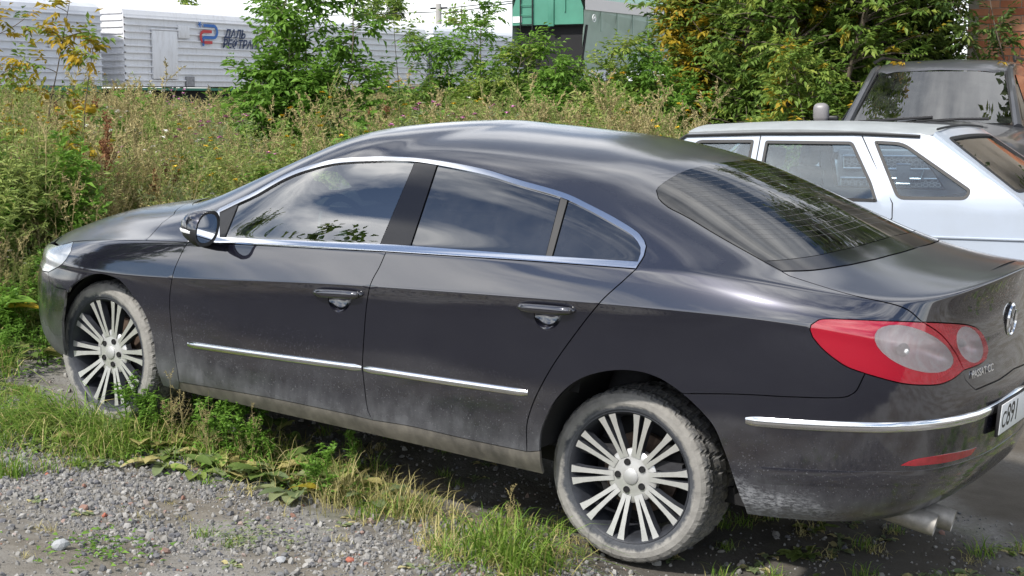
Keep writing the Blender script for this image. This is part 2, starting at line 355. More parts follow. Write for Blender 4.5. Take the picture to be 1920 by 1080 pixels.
# larger stones that can be picked out
def big(px,py,r,label,seed,dark=None):
    me=stone_mesh('stone',seed,1,2); o=mesh_obj('stone',me); o.scale=(r,r,r); z=float(gz(px,py)); o.location=(px,py,z+r*.30); o.rotation_euler=(0,0,seed)
    if dark: me.materials.clear(); me.materials.append(dark)
    tag(o,label,'stone','larger stones lying on the gravel')
NET=np.array([-3.5,0,0.26,-3.488,-0.2578,0.255,-3.405,-0.4505,0.25,-3.256,-0.6244,0.25,-3.055,-0.7508,0.26,-2.791,-0.8306,0.27,-2.448,-0.847,0.265,-2.099,-0.855,0.268,-1.699,-0.86,0.275,-1.3,-0.863,0.283,-0.8997,-0.865,0.29,-0.4997,-0.867,0.293,-0.1,-0.869,0.3,0.2481,-0.867,0.315,0.5427,-0.8504,0.33,0.7735,-0.7814,0.343,0.912,-0.6898,0.36,0.9974,-0.588,0.3725,1.058,-0.4063,0.39,1.09,-0.2015,0.405,1.1,0,0.41,
-3.55,0,0.31,-3.534,-0.2689,0.305,-3.442,-0.4753,0.3,-3.283,-0.6572,0.3,-3.07,-0.7879,0.31,-2.796,-0.8653,0.32,-2.449,-0.8822,0.315,-2.099,-0.8904,0.318,-1.7,-0.8957,0.325,-1.3,-0.8989,0.333,-0.8999,-0.9011,0.34,-0.4999,-0.9033,0.343,-0.1,-0.9056,0.35,0.2492,-0.9038,0.365,0.5469,-0.8872,0.38,0.7895,-0.835,0.385,0.9576,-0.7493,0.395,1.059,-0.6191,0.415,1.119,-0.4198,0.44,1.146,-0.206,0.455,1.15,0,0.46,
-3.59,0,0.4,-3.568,-0.2771,0.4,-3.467,-0.4918,0.4,-3.299,-0.6765,0.4,-3.078,-0.8064,0.385,-2.797,-0.8752,0.3725,-2.449,-0.8922,0.36,-2.1,-0.9004,0.36,-1.7,-0.9057,0.367,-1.3,-0.9089,0.374,-0.8999,-0.9111,0.381,-0.4999,-0.9133,0.388,-0.1,-0.9156,0.395,0.2495,-0.9138,0.42,0.548,-0.8971,0.46,0.7957,-0.8556,0.48,0.9777,-0.7755,0.5,1.088,-0.6337,0.51,1.149,-0.4265,0.52,1.177,-0.2085,0.53,1.18,0,0.54,
-3.6,0,0.55,-3.578,-0.2795,0.55,-3.477,-0.4978,0.55,-3.306,-0.6854,0.55,-3.082,-0.8176,0.55,-2.799,-0.8875,0.54,-2.45,-0.9048,0.52,-2.1,-0.9132,0.515,-1.7,-0.9186,0.54,-1.3,-0.922,0.56,-0.9,-0.9244,0.58,-0.5,-0.9268,0.6,-0.1,-0.9292,0.63,0.2499,-0.9276,0.66,0.5496,-0.911,0.69,0.799,-0.8668,0.7075,0.9834,-0.7829,0.725,1.098,-0.6391,0.74,1.164,-0.4297,0.755,1.194,-0.2099,0.7625,1.2,0,0.77,
-3.59,0,0.63,-3.569,-0.2774,0.6333,-3.47,-0.4931,0.6367,-3.301,-0.6794,0.64,-3.079,-0.8111,0.655,-2.798,-0.8816,0.67,-2.45,-0.9,0.69,-2.1,-0.907,0.725,-1.7,-0.911,0.775,-1.3,-0.914,0.825,-0.8999,-0.916,0.865,-0.4999,-0.918,0.905,-0.1,-0.92,0.94,0.2496,-0.919,0.955,0.5487,-0.9031,0.955,0.7966,-0.8585,0.93,0.9777,-0.7755,0.9,1.073,-0.6264,0.875,1.132,-0.4228,0.8767,1.158,-0.207,0.8783,1.16,0,0.88,
-3.567,0,0.645,-3.548,-0.2724,0.655,-3.453,-0.4821,0.665,-3.289,-0.6649,0.675,-3.075,-0.8004,0.685,-2.797,-0.8763,0.7065,-2.45,-0.9008,0.736,-2.1,-0.9126,0.786,-1.7,-0.9206,0.838,-1.3,-0.9236,0.886,-0.9,-0.9256,0.926,-0.5,-0.9276,0.964,-0.1,-0.9296,1,0.2498,-0.9256,1.026,0.5483,-0.8999,1.033,0.793,-0.8465,1.01,0.9712,-0.7671,0.984,1.057,-0.6184,0.963,1.113,-0.4186,0.9687,1.137,-0.2053,0.9743,1.137,0,0.98,
-3.57,0,0.67,-3.551,-0.273,0.68,-3.455,-0.4835,0.69,-3.291,-0.6668,0.7,-3.076,-0.8027,0.71,-2.798,-0.8782,0.725,-2.45,-0.902,0.748,-2.1,-0.913,0.79,-1.7,-0.921,0.842,-1.3,-0.924,0.89,-0.9,-0.926,0.93,-0.5,-0.928,0.968,-0.1,-0.93,1.004,0.2498,-0.926,1.03,0.5484,-0.9011,1.045,0.7937,-0.8489,1.035,0.9728,-0.7691,1.01,1.06,-0.6196,0.99,1.116,-0.4192,0.9967,1.14,-0.2055,1.003,1.14,0,1.01,
-3.562,0,0.695,-3.544,-0.2712,0.705,-3.449,-0.4794,0.715,-3.286,-0.661,0.725,-3.073,-0.7958,0.735,-2.797,-0.8727,0.7435,-2.45,-0.8984,0.76,-2.1,-0.9118,0.794,-1.7,-0.9198,0.846,-1.3,-0.9228,0.894,-0.9,-0.9248,0.934,-0.5,-0.9268,0.972,-0.1,-0.9288,1.008,0.2498,-0.9248,1.034,0.548,-0.8975,1.057,0.7916,-0.8417,1.06,0.9681,-0.7629,1.036,1.053,-0.616,1.017,1.108,-0.4174,1.025,1.132,-0.2048,1.032,1.131,0,1.04,
-3.54,0,0.715,-3.525,-0.2668,0.7233,-3.435,-0.4707,0.7317,-3.278,-0.6514,0.74,-3.069,-0.786,0.76,-2.795,-0.8593,0.79,-2.449,-0.882,0.83,-2.1,-0.892,0.87,-1.7,-0.899,0.92,-1.3,-0.902,0.963,-0.8999,-0.904,1,-0.4999,-0.906,1.04,-0.1,-0.908,1.075,0.2491,-0.9,1.1,0.5457,-0.8772,1.105,0.7871,-0.8269,1.095,0.9576,-0.7493,1.085,1.046,-0.6129,1.09,1.097,-0.4149,1.11,1.128,-0.2045,1.123,1.135,0,1.135,
-3.493,0,0.7619,-3.468,-0.2756,0.7647,-3.365,-0.4769,0.7674,-3.192,-0.6538,0.7735,-2.996,-0.7719,0.7935,-2.758,-0.8397,0.8356,-2.436,-0.8639,0.8789,-2.1,-0.8773,0.9203,-1.7,-0.8843,0.9669,-1.3,-0.8886,1.007,-0.9,-0.8906,1.044,-0.5,-0.8913,1.082,-0.1,-0.8906,1.115,0.2296,-0.8786,1.14,0.5151,-0.8509,1.145,0.7598,-0.7998,1.139,0.9355,-0.7259,1.137,1.054,-0.6019,1.158,1.125,-0.4022,1.191,1.164,-0.2007,1.214,1.173,0,1.224,
-3.47,0,0.785,-3.44,-0.28,0.785,-3.33,-0.48,0.785,-3.15,-0.655,0.79,-2.96,-0.765,0.81,-2.74,-0.83,0.858,-2.43,-0.855,0.903,-2.1,-0.87,0.945,-1.7,-0.877,0.99,-1.3,-0.882,1.028,-0.9,-0.884,1.066,-0.5,-0.884,1.102,-0.1,-0.882,1.135,0.22,-0.868,1.16,0.5,-0.838,1.165,0.75,-0.79,1.155,0.93,-0.72,1.15,1.055,-0.6,1.17,1.13,-0.4,1.205,1.17,-0.2,1.23,1.18,0,1.24,
-3.335,0,0.8411,-3.308,-0.2701,0.8395,-3.215,-0.4635,0.8361,-3.058,-0.6237,0.8346,-2.881,-0.727,0.8463,-2.667,-0.797,0.8818,-2.387,-0.8336,0.9169,-2.083,-0.8618,0.9532,-1.7,-0.872,0.9966,-1.3,-0.877,1.035,-0.9,-0.8787,1.073,-0.5,-0.8784,1.109,-0.1,-0.8754,1.142,0.2101,-0.8594,1.17,0.4736,-0.8222,1.177,0.7103,-0.7728,1.164,0.892,-0.704,1.157,1.024,-0.5865,1.174,1.098,-0.391,1.206,1.137,-0.1955,1.228,1.147,0,1.238,
-3.06,0,0.955,-3.04,-0.25,0.95,-2.98,-0.43,0.94,-2.87,-0.56,0.925,-2.72,-0.65,0.92,-2.52,-0.73,0.93,-2.3,-0.79,0.945,-2.05,-0.845,0.97,-1.7,-0.862,1.01,-1.3,-0.867,1.05,-0.9,-0.868,1.087,-0.5,-0.867,1.123,-0.1,-0.862,1.157,0.19,-0.842,1.19,0.42,-0.79,1.2,0.6,-0.725,1.19,0.74,-0.64,1.185,0.85,-0.51,1.195,0.92,-0.34,1.21,0.95,-0.17,1.22,0.96,0,1.225,
-2.58,0,1.03,-2.56,-0.25,1.028,-2.51,-0.43,1.025,-2.43,-0.57,1.02,-2.34,-0.675,1.015,-2.23,-0.745,1.01,-2.1,-0.795,1.005,-1.93,-0.83,1.018,-1.64,-0.842,1.055,-1.28,-0.848,1.09,-0.9,-0.848,1.125,-0.52,-0.846,1.16,-0.15,-0.84,1.19,0.1,-0.81,1.225,0.29,-0.755,1.25,0.42,-0.695,1.245,0.52,-0.62,1.235,0.6,-0.5,1.235,0.66,-0.33,1.24,0.69,-0.16,1.245,0.7,0,1.25,
-2.2,0,1.22,-2.18,-0.24,1.217,-2.13,-0.43,1.21,-2.07,-0.56,1.205,-2,-0.64,1.2,-1.91,-0.695,1.198,-1.8,-0.73,1.198,-1.66,-0.752,1.203,-1.45,-0.765,1.215,-1.17,-0.775,1.24,-0.87,-0.778,1.26,-0.57,-0.776,1.28,-0.28,-0.765,1.295,-0.08,-0.735,1.315,0.06,-0.68,1.335,0.16,-0.61,1.345,0.235,-0.53,1.35,0.3,-0.42,1.355,0.345,-0.28,1.36,0.365,-0.14,1.365,0.37,0,1.365,
-1.73,0,1.445,-1.72,-0.22,1.443,-1.69,-0.39,1.435,-1.65,-0.5,1.425,-1.6,-0.57,1.42,-1.53,-0.61,1.415,-1.43,-0.632,1.415,-1.32,-0.63,1.41,-1.17,-0.645,1.42,-1,-0.652,1.425,-0.82,-0.655,1.428,-0.62,-0.652,1.428,-0.45,-0.642,1.43,-0.33,-0.62,1.435,-0.23,-0.58,1.445,-0.15,-0.52,1.455,-0.09,-0.45,1.462,-0.04,-0.355,1.468,0,-0.24,1.475,0.02,-0.12,1.478,0.025,0,1.48,
-1.521,0,1.496,-1.513,-0.176,1.495,-1.49,-0.312,1.491,-1.459,-0.4,1.486,-1.42,-0.456,1.483,-1.365,-0.488,1.481,-1.287,-0.5056,1.481,-1.201,-0.504,1.478,-1.084,-0.516,1.483,-0.9516,-0.5216,1.486,-0.8112,-0.524,1.487,-0.6552,-0.5216,1.487,-0.5226,-0.5136,1.488,-0.429,-0.496,1.491,-0.351,-0.464,1.496,-0.2886,-0.416,1.501,-0.2418,-0.36,1.504,-0.2028,-0.284,1.507,-0.1716,-0.192,1.511,-0.156,-0.096,1.512,-0.1521,0,1.513,
-1.208,0,1.544,-1.203,-0.0924,1.543,-1.19,-0.1638,1.542,-1.171,-0.21,1.541,-1.149,-0.2394,1.54,-1.118,-0.2562,1.539,-1.073,-0.2654,1.539,-1.023,-0.2646,1.538,-0.9555,-0.2709,1.54,-0.879,-0.2738,1.541,-0.798,-0.2751,1.541,-0.708,-0.2738,1.541,-0.6315,-0.2696,1.542,-0.5775,-0.2604,1.542,-0.5325,-0.2436,1.544,-0.4965,-0.2184,1.545,-0.4695,-0.189,1.546,-0.447,-0.1491,1.547,-0.429,-0.1008,1.548,-0.42,-0.0504,1.549,-0.4178,0,1.549,
-0.989,0,1.555,-0.9868,-0,1.555,-0.9802,-0,1.555,-0.9714,-0,1.555,-0.9604,-0,1.555,-0.945,-0,1.555,-0.923,-0,1.555,-0.8988,-0,1.555,-0.8658,-0,1.555,-0.8284,-0,1.555,-0.7888,-0,1.555,-0.7448,-0,1.555,-0.7074,-0,1.555,-0.681,-0,1.555,-0.659,-0,1.555,-0.6414,-0,1.555,-0.6282,-0,1.555,-0.6172,-0,1.555,-0.6084,-0,1.555,-0.604,-0,1.555,-0.6029,0,1.555]).reshape(19,21,3)
PAN={'front_door':[(6.762,10.157),(6.831,10.155),(6.871,10.165),(6.925,10.171),(7.03,10.156),(7.218,10.111),(7.267,10.098),(7.321,10.085),(7.379,10.07),(7.441,10.056),(7.507,10.041),(7.575,10.027),(7.646,10.013),(7.719,10.001),(7.793,9.99),(7.869,9.981),(7.945,9.974),(8.022,9.969),(8.099,9.966),(8.175,9.965),(8.251,9.967),(8.326,9.97),(8.399,9.974),(8.471,9.98),(8.54,9.987),(8.607,9.995),(8.671,10.003),(8.731,10.012),(8.788,10.02),(8.841,10.029),(8.889,10.038),(8.933,10.046),(9.041,10.068),(9.127,10.088),(9.196,10.105),(9.252,10.121),(9.3,10.137),(9.344,10.152),(9.387,10.167),(9.435,10.183),(9.49,10.2),(9.481,9.207),(9.47,8.646),(9.457,8.199),(9.442,7.901),(9.424,7.615),(9.408,7.295),(9.397,6.788),(9.384,4.996),(9.37,4.53),(9.36,4.266),(9.353,4.073),(9.35,3.946),(9.348,3.833),(9.347,3.727),(9.347,3.625),(9.348,3.525),(9.347,3.44),(9.347,3.351),(9.347,3.261),(9.347,3.173),(9.348,3.089),(9.35,3.011),(9.355,2.913),(9.362,2.828),(9.37,2.742),(9.38,2.639),(9.39,2.529),(9.4,2.396),(9.41,2.245),(9.421,2.087),(9.432,1.938),(9.463,1.689),(9.495,1.488),(9.435,1.494),(9.381,1.502),(9.327,1.509),(9.266,1.515),(9.189,1.519),(9.088,1.518),(9.041,1.517),(8.989,1.515),(8.933,1.514),(8.874,1.512),(8.812,1.51),(8.747,1.507),(8.68,1.504),(8.61,1.5),(8.539,1.495),(8.466,1.489),(8.392,1.482),(8.318,1.474),(8.243,1.464),(8.167,1.453),(8.093,1.44),(8.03,1.427),(7.965,1.413),(7.9,1.396),(7.833,1.379),(7.765,1.359),(7.696,1.338),(7.626,1.315),(7.555,1.29),(7.482,1.264),(7.409,1.236),(7.334,1.207),(7.258,1.176),(7.181,1.144),(7.104,1.111),(7.025,1.077),(6.945,1.043),(6.864,1.008),(6.782,0.973),(6.79,1.447),(6.785,1.817),(6.776,2.036),(6.764,2.236),(6.751,2.439),(6.741,2.568),(6.731,2.702),(6.719,2.837),(6.707,2.971),(6.695,3.101),(6.683,3.235),(6.67,3.376),(6.657,3.522),(6.647,3.671),(6.641,3.821),(6.64,4.018),(6.645,4.25),(6.655,4.548),(6.667,5.001),(6.677,6.891),(6.687,7.436),(6.699,7.729),(6.715,8.058),(6.73,8.42),(6.741,8.777),(6.758,9.373),(6.753,10.152)],
'rear_door':[(9.49,10.2),(9.551,10.193),(9.611,10.187),(9.671,10.181),(9.731,10.175),(9.791,10.171),(9.851,10.166),(9.91,10.163),(9.97,10.16),(10.029,10.157),(10.088,10.155),(10.147,10.153),(10.205,10.151),(10.263,10.15),(10.321,10.149),(10.378,10.148),(10.435,10.148),(10.492,10.147),(10.548,10.147),(10.604,10.147),(10.659,10.147),(10.714,10.147),(10.768,10.147),(10.821,10.147),(10.874,10.147),(10.927,10.147),(10.979,10.147),(11.03,10.146),(11.087,10.145),(11.143,10.143),(11.198,10.141),(11.253,10.139),(11.308,10.136),(11.362,10.133),(11.415,10.13),(11.469,10.126),(11.522,10.122),(11.575,10.117),(11.627,10.113),(11.68,10.108),(11.733,10.103),(11.786,10.098),(11.839,10.093),(11.893,10.088),(11.946,10.083),(12,10.077),(12.055,10.072),(12.11,10.067),(12.166,10.063),(12.222,10.059),(12.279,10.057),(12.337,10.055),(12.292,9.274),(12.249,8.777),(12.201,8.332),(12.172,8.114),(12.142,7.906),(12.111,7.697),(12.078,7.471),(12.046,7.203),(12.015,6.776),(11.986,5.291),(11.95,4.785),(11.915,4.523),(11.88,4.341),(11.846,4.199),(11.813,4.081),(11.781,3.98),(11.752,3.9),(11.723,3.824),(11.694,3.751),(11.665,3.681),(11.637,3.614),(11.61,3.551),(11.585,3.491),(11.562,3.435),(11.534,3.366),(11.509,3.3),(11.486,3.237),(11.465,3.177),(11.446,3.118),(11.427,3.062),(11.403,2.981),(11.382,2.905),(11.364,2.83),(11.348,2.753),(11.33,2.65),(11.315,2.545),(11.306,2.415),(11.305,2.315),(11.307,2.195),(11.311,2.052),(11.314,1.877),(11.316,1.648),(11.262,1.646),(11.209,1.643),(11.155,1.64),(11.1,1.637),(11.045,1.633),(10.991,1.629),(10.936,1.626),(10.881,1.622),(10.827,1.619),(10.773,1.616),(10.719,1.613),(10.667,1.611),(10.615,1.61),(10.554,1.61),(10.493,1.611),(10.432,1.615),(10.372,1.619),(10.313,1.623),(10.254,1.628),(10.196,1.632),(10.14,1.635),(10.084,1.637),(10.031,1.636),(9.979,1.633),(9.911,1.625),(9.847,1.612),(9.786,1.595),(9.728,1.576),(9.671,1.555),(9.614,1.532),(9.555,1.51),(9.495,1.488),(9.463,1.689),(9.432,1.938),(9.421,2.087),(9.41,2.245),(9.4,2.396),(9.39,2.529),(9.38,2.639),(9.37,2.742),(9.362,2.828),(9.355,2.913),(9.35,3.011),(9.348,3.089),(9.347,3.173),(9.347,3.261),(9.347,3.351),(9.347,3.44),(9.348,3.525),(9.347,3.625),(9.347,3.727),(9.348,3.833),(9.35,3.946),(9.353,4.073),(9.36,4.266),(9.37,4.53),(9.384,4.996),(9.397,6.788),(9.408,7.295),(9.424,7.615),(9.442,7.901),(9.457,8.199),(9.47,8.646),(9.481,9.207)],
'fender':[(4.317,8.564),(3.757,9.917),(3.933,10.083),(4.085,10.209),(4.244,10.307),(4.437,10.373),(4.68,10.394),(4.834,10.385),(4.991,10.367),(5.144,10.348),(5.292,10.331),(5.433,10.317),(5.568,10.306),(5.695,10.301),(5.815,10.302),(5.927,10.312),(6.041,10.286),(6.151,10.261),(6.259,10.238),(6.363,10.217),(6.465,10.198),(6.564,10.181),(6.659,10.165),(6.753,10.152),(6.758,9.373),(6.741,8.777),(6.73,8.42),(6.715,8.058),(6.699,7.729),(6.687,7.436),(6.677,6.891),(6.667,5.001),(6.655,4.548),(6.645,4.25),(6.64,4.018),(6.641,3.821),(6.647,3.671),(6.657,3.522),(6.67,3.376),(6.683,3.235),(6.695,3.101),(6.707,2.971),(6.719,2.837),(6.731,2.702),(6.741,2.568),(6.751,2.439),(6.764,2.236),(6.776,2.036),(6.785,1.817),(6.79,1.447),(6.782,0.973),(6.75,0.5),(6.7,0.05),(6.45,0.05),(6.437,0.261),(6.45,0.854),(6.443,1.398),(6.425,1.84),(6.417,2.069),(6.412,2.276),(6.406,2.466),(6.397,2.638),(6.38,2.79),(6.356,2.928),(6.327,3.062),(6.293,3.192),(6.254,3.319),(6.208,3.444),(6.164,3.547),(6.113,3.651),(6.059,3.759),(6.002,3.877),(5.946,4.012),(5.89,4.178),(5.744,4.721),(5.631,4.991),(5.515,5.267),(5.399,5.358),(5.274,5.197),(5.176,4.946),(5.072,4.658),(4.971,4.39),(4.872,4.139),(4.776,3.91),(4.693,3.709),(4.617,3.447),(4.576,3.565),(4.398,3.537),(4.217,3.523),(3.954,3.66),(3.888,3.883),(3.83,4.225),(4.029,4.649),(4.21,5.246),(4.364,6.07),(4.442,6.956),(4.47,7.66),(4.424,8.275)],
'headlight':[(4.317,8.564),(3.757,9.917),(3.689,9.43),(3.616,8.974),(3.492,8.601),(2.9,8.4),(2.4,7.8),(2.15,6.5),(2.4,5),(2.9,4.25),(3.438,4.073),(3.83,4.225),(4.029,4.649),(4.21,5.246),(4.364,6.07),(4.442,6.956),(4.47,7.66),(4.424,8.275)],
'front_bumper':[(0,0),(0.263,0),(0.525,0),(0.788,0),(1.05,0),(1.312,0),(1.575,0),(1.838,0),(2.1,0),(2.363,0),(2.625,0),(2.888,0),(3.15,0),(3.413,0),(3.675,0),(3.938,0),(4.2,0),(4.35,0.8),(4.42,1.6),(4.45,2.4),(4.557,3.207),(4.576,3.565),(4.398,3.537),(4.217,3.523),(3.954,3.66),(3.888,3.883),(3.83,4.225),(3.438,4.073),(2.9,4.25),(2.4,5),(2.15,6.5),(2.4,7.8),(2.7,8.6),(2.2,9.3),(1,9.5),(0,9.55)],
'hood':[(0,9.62),(0.25,9.61),(0.5,9.6),(0.75,9.59),(1,9.58),(1.25,9.544),(1.5,9.508),(1.75,9.472),(2,9.436),(2.25,9.4),(2.575,9.05),(2.9,8.7),(3.594,8.693),(3.549,9.057),(3.643,9.912),(3.777,10.083),(3.946,10.225),(4.157,10.328),(4.406,10.385),(4.68,10.394),(4.838,10.382),(4.997,10.362),(5.15,10.343),(5.296,10.326),(5.436,10.313),(5.57,10.303),(5.696,10.299),(5.816,10.302),(5.927,10.312),(5.611,11.346),(5.24,11.861),(4.841,12.192),(4.422,12.421),(3.6,12.75),(3.333,12.767),(3.067,12.783),(2.8,12.8),(2.533,12.817),(2.267,12.833),(2,12.85),(1.75,12.856),(1.5,12.863),(1.25,12.869),(1,12.875),(0.75,12.881),(0.5,12.887),(0.25,12.894),(0,12.9)],
'windshield':[(0,13),(0.25,12.994),(0.5,12.988),(0.75,12.981),(1,12.975),(1.25,12.969),(1.5,12.962),(1.75,12.956),(2,12.95),(2.3,12.973),(2.6,12.997),(2.9,13.02),(3.1,13.5),(3.25,14),(3.35,14.6),(3.1,14.92),(2.4,15.02),(2.133,15.029),(1.867,15.038),(1.6,15.047),(1.333,15.056),(1.067,15.064),(0.8,15.073),(0.533,15.082),(0.267,15.091),(0,15.1)],
'chrome':[(6.762,10.157),(6.831,10.155),(6.871,10.165),(6.925,10.171),(7.03,10.156),(7.218,10.111),(7.267,10.098),(7.321,10.085),(7.379,10.07),(7.441,10.056),(7.507,10.041),(7.575,10.027),(7.646,10.013),(7.719,10.001),(7.793,9.99),(7.869,9.981),(7.945,9.974),(8.022,9.969),(8.099,9.966),(8.175,9.965),(8.251,9.967),(8.326,9.97),(8.399,9.974),(8.471,9.98),(8.54,9.987),(8.607,9.995),(8.671,10.003),(8.731,10.012),(8.788,10.02),(8.841,10.029),(8.889,10.038),(8.933,10.046),(9.041,10.068),(9.127,10.088),(9.196,10.105),(9.252,10.121),(9.3,10.137),(9.344,10.152),(9.387,10.167),(9.435,10.183),(9.49,10.2),(9.551,10.193),(9.611,10.187),(9.671,10.181),(9.731,10.175),(9.791,10.171),(9.851,10.166),(9.91,10.163),(9.97,10.16),(10.029,10.157),(10.088,10.155),(10.147,10.153),(10.205,10.151),(10.263,10.15),(10.321,10.149),(10.378,10.148),(10.435,10.148),(10.492,10.147),(10.548,10.147),(10.604,10.147),(10.659,10.147),(10.714,10.147),(10.768,10.147),(10.821,10.147),(10.874,10.147),(10.927,10.147),(10.979,10.147),(11.03,10.146),(11.087,10.145),(11.143,10.143),(11.198,10.141),(11.253,10.139),(11.308,10.136),(11.362,10.133),(11.415,10.13),(11.469,10.126),(11.522,10.122),(11.575,10.117),(11.627,10.113),(11.68,10.108),(11.733,10.103),(11.786,10.098),(11.839,10.093),(11.893,10.088),(11.946,10.083),(12,10.077),(12.055,10.072),(12.11,10.067),(12.166,10.063),(12.222,10.059),(12.279,10.057),(12.337,10.055),(12.368,11.274),(12.426,11.967),(12.501,12.361),(12.655,12.908),(12.711,13.15),(12.73,13.378),(12.716,13.466),(12.69,13.555),(12.653,13.642),(12.609,13.727),(12.56,13.808),(12.514,13.876),(12.461,13.943),(12.402,14.008),(12.339,14.071),(12.274,14.131),(12.208,14.187),(12.145,14.239),(12.086,14.288),(12.025,14.334),(11.957,14.379),(11.877,14.423),(11.779,14.466),(11.701,14.495),(11.613,14.523),(11.517,14.551),(11.415,14.578),(11.31,14.604),(11.204,14.63),(11.098,14.654),(10.995,14.679),(10.897,14.703),(10.781,14.733),(10.67,14.764),(10.562,14.794),(10.454,14.823),(10.34,14.851),(10.219,14.877),(10.084,14.901),(9.969,14.917),(9.844,14.933),(9.713,14.949),(9.574,14.963),(9.432,14.976),(9.285,14.988),(9.138,14.999),(8.991,15.008),(8.848,15.015),(8.691,15.022),(8.537,15.028),(8.384,15.032),(8.23,15.035),(8.073,15.035),(7.91,15.032),(7.74,15.027),(7.559,15.018),(7.418,15.009),(7.268,14.998),(7.111,14.983),(6.95,14.966),(6.787,14.946),(6.625,14.924),(6.465,14.9),(6.309,14.875),(6.159,14.85),(6.019,14.825),(5.892,14.801),(5.698,14.756),(5.548,14.71),(5.433,14.664),(5.343,14.617),(5.264,14.571),(5.183,14.525),(5.087,14.471),(5.011,14.42),(4.957,14.367),(4.923,14.311),(4.908,14.248),(4.919,14.187),(4.954,14.118),(5,14.045),(5.046,13.973),(5.083,13.905),(5.102,13.846),(5.096,13.761),(5.065,13.699),(5.04,13.628),(5.032,13.559),(5.03,13.484),(5.033,13.405),(5.041,13.323),(5.221,13.226),(5.399,13.118),(5.575,12.999),(5.746,12.864),(5.91,12.713),(6.102,12.493),(6.292,12.204),(6.474,11.782),(6.632,11.08)],
'chrome_hole':[(5.376,13.249),(5.37,13.334),(5.369,13.416),(5.373,13.493),(5.382,13.562),(5.407,13.634),(5.437,13.697),(5.446,13.783),(5.432,13.842),(5.403,13.911),(5.367,13.984),(5.331,14.057),(5.305,14.127),(5.3,14.188),(5.316,14.25),(5.347,14.305),(5.396,14.357),(5.465,14.407),(5.556,14.458),(5.637,14.501),(5.719,14.544),(5.812,14.586),(5.927,14.627),(6.07,14.669),(6.249,14.71),(6.366,14.733),(6.496,14.756),(6.635,14.78),(6.782,14.803),(6.932,14.824),(7.084,14.844),(7.235,14.862),(7.383,14.877),(7.523,14.89),(7.655,14.901),(7.775,14.91),(7.941,14.919),(8.084,14.925),(8.217,14.928),(8.347,14.926),(8.483,14.921),(8.632,14.914),(8.8,14.903),(8.919,14.894),(9.047,14.884),(9.181,14.872),(9.318,14.859),(9.454,14.844),(9.589,14.829),(9.719,14.814),(9.843,14.798),(9.96,14.782),(10.067,14.767),(10.164,14.751),(10.299,14.727),(10.418,14.7),(10.526,14.673),(10.626,14.645),(10.724,14.616),(10.822,14.588),(10.924,14.56),(11.019,14.535),(11.116,14.512),(11.214,14.488),(11.311,14.463),(11.406,14.438),(11.496,14.412),(11.58,14.385),(11.656,14.357),(11.744,14.318),(11.819,14.279),(11.886,14.238),(11.949,14.194),(12.009,14.147),(12.071,14.096),(12.135,14.039),(12.199,13.975),(12.26,13.907),(12.316,13.837),(12.367,13.766),(12.413,13.699),(12.472,13.605),(12.524,13.513),(12.564,13.421),(12.589,13.323),(12.59,13.096),(12.559,12.855),(12.476,12.477),(12.363,11.623),(12.301,11.637),(12.24,11.651),(12.179,11.665),(12.119,11.678),(12.059,11.69),(11.999,11.7),(11.94,11.71),(11.882,11.718),(11.825,11.725),(11.767,11.731),(11.711,11.737),(11.654,11.741),(11.599,11.745),(11.543,11.749),(11.488,11.752),(11.433,11.755),(11.379,11.758),(11.325,11.761),(11.271,11.764),(11.218,11.767),(11.165,11.77),(11.112,11.774),(11.059,11.778),(11.007,11.783),(10.95,11.79),(10.891,11.797),(10.831,11.805),(10.77,11.815),(10.708,11.825),(10.646,11.836),(10.584,11.847),(10.521,11.859),(10.459,11.871),(10.397,11.884),(10.335,11.896),(10.275,11.909),(10.215,11.921),(10.157,11.934),(10.1,11.945),(10.046,11.957),(9.993,11.968),(9.943,11.978),(9.895,11.987),(9.85,11.996),(9.809,12.003),(9.771,12.01),(9.651,12.03),(9.591,12.04),(9.561,12.042),(9.531,12.039),(9.47,12.034),(9.423,12.031),(9.378,12.029),(9.333,12.025),(9.284,12.021),(9.228,12.015),(9.164,12.007),(9.088,11.996),(8.997,11.982),(8.888,11.966),(8.843,11.959),(8.796,11.951),(8.745,11.943),(8.692,11.935),(8.636,11.927),(8.578,11.918),(8.517,11.909),(8.453,11.9),(8.388,11.892),(8.32,11.883),(8.25,11.875),(8.178,11.868),(8.105,11.861),(8.029,11.855),(7.952,11.85),(7.873,11.845),(7.793,11.842),(7.711,11.839),(7.627,11.837),(7.542,11.835),(7.455,11.833),(7.367,11.83),(7.278,11.826),(7.188,11.821),(7.096,11.815)],
'sail':[(5.376,13.249),(5.365,13.327),(5.36,13.402),(5.357,13.474),(5.358,13.543),(5.676,13.437),(5.966,13.319),(6.236,13.183),(6.488,13.018),(6.726,12.802),(6.954,12.477),(7.168,11.851),(7.096,11.815)],
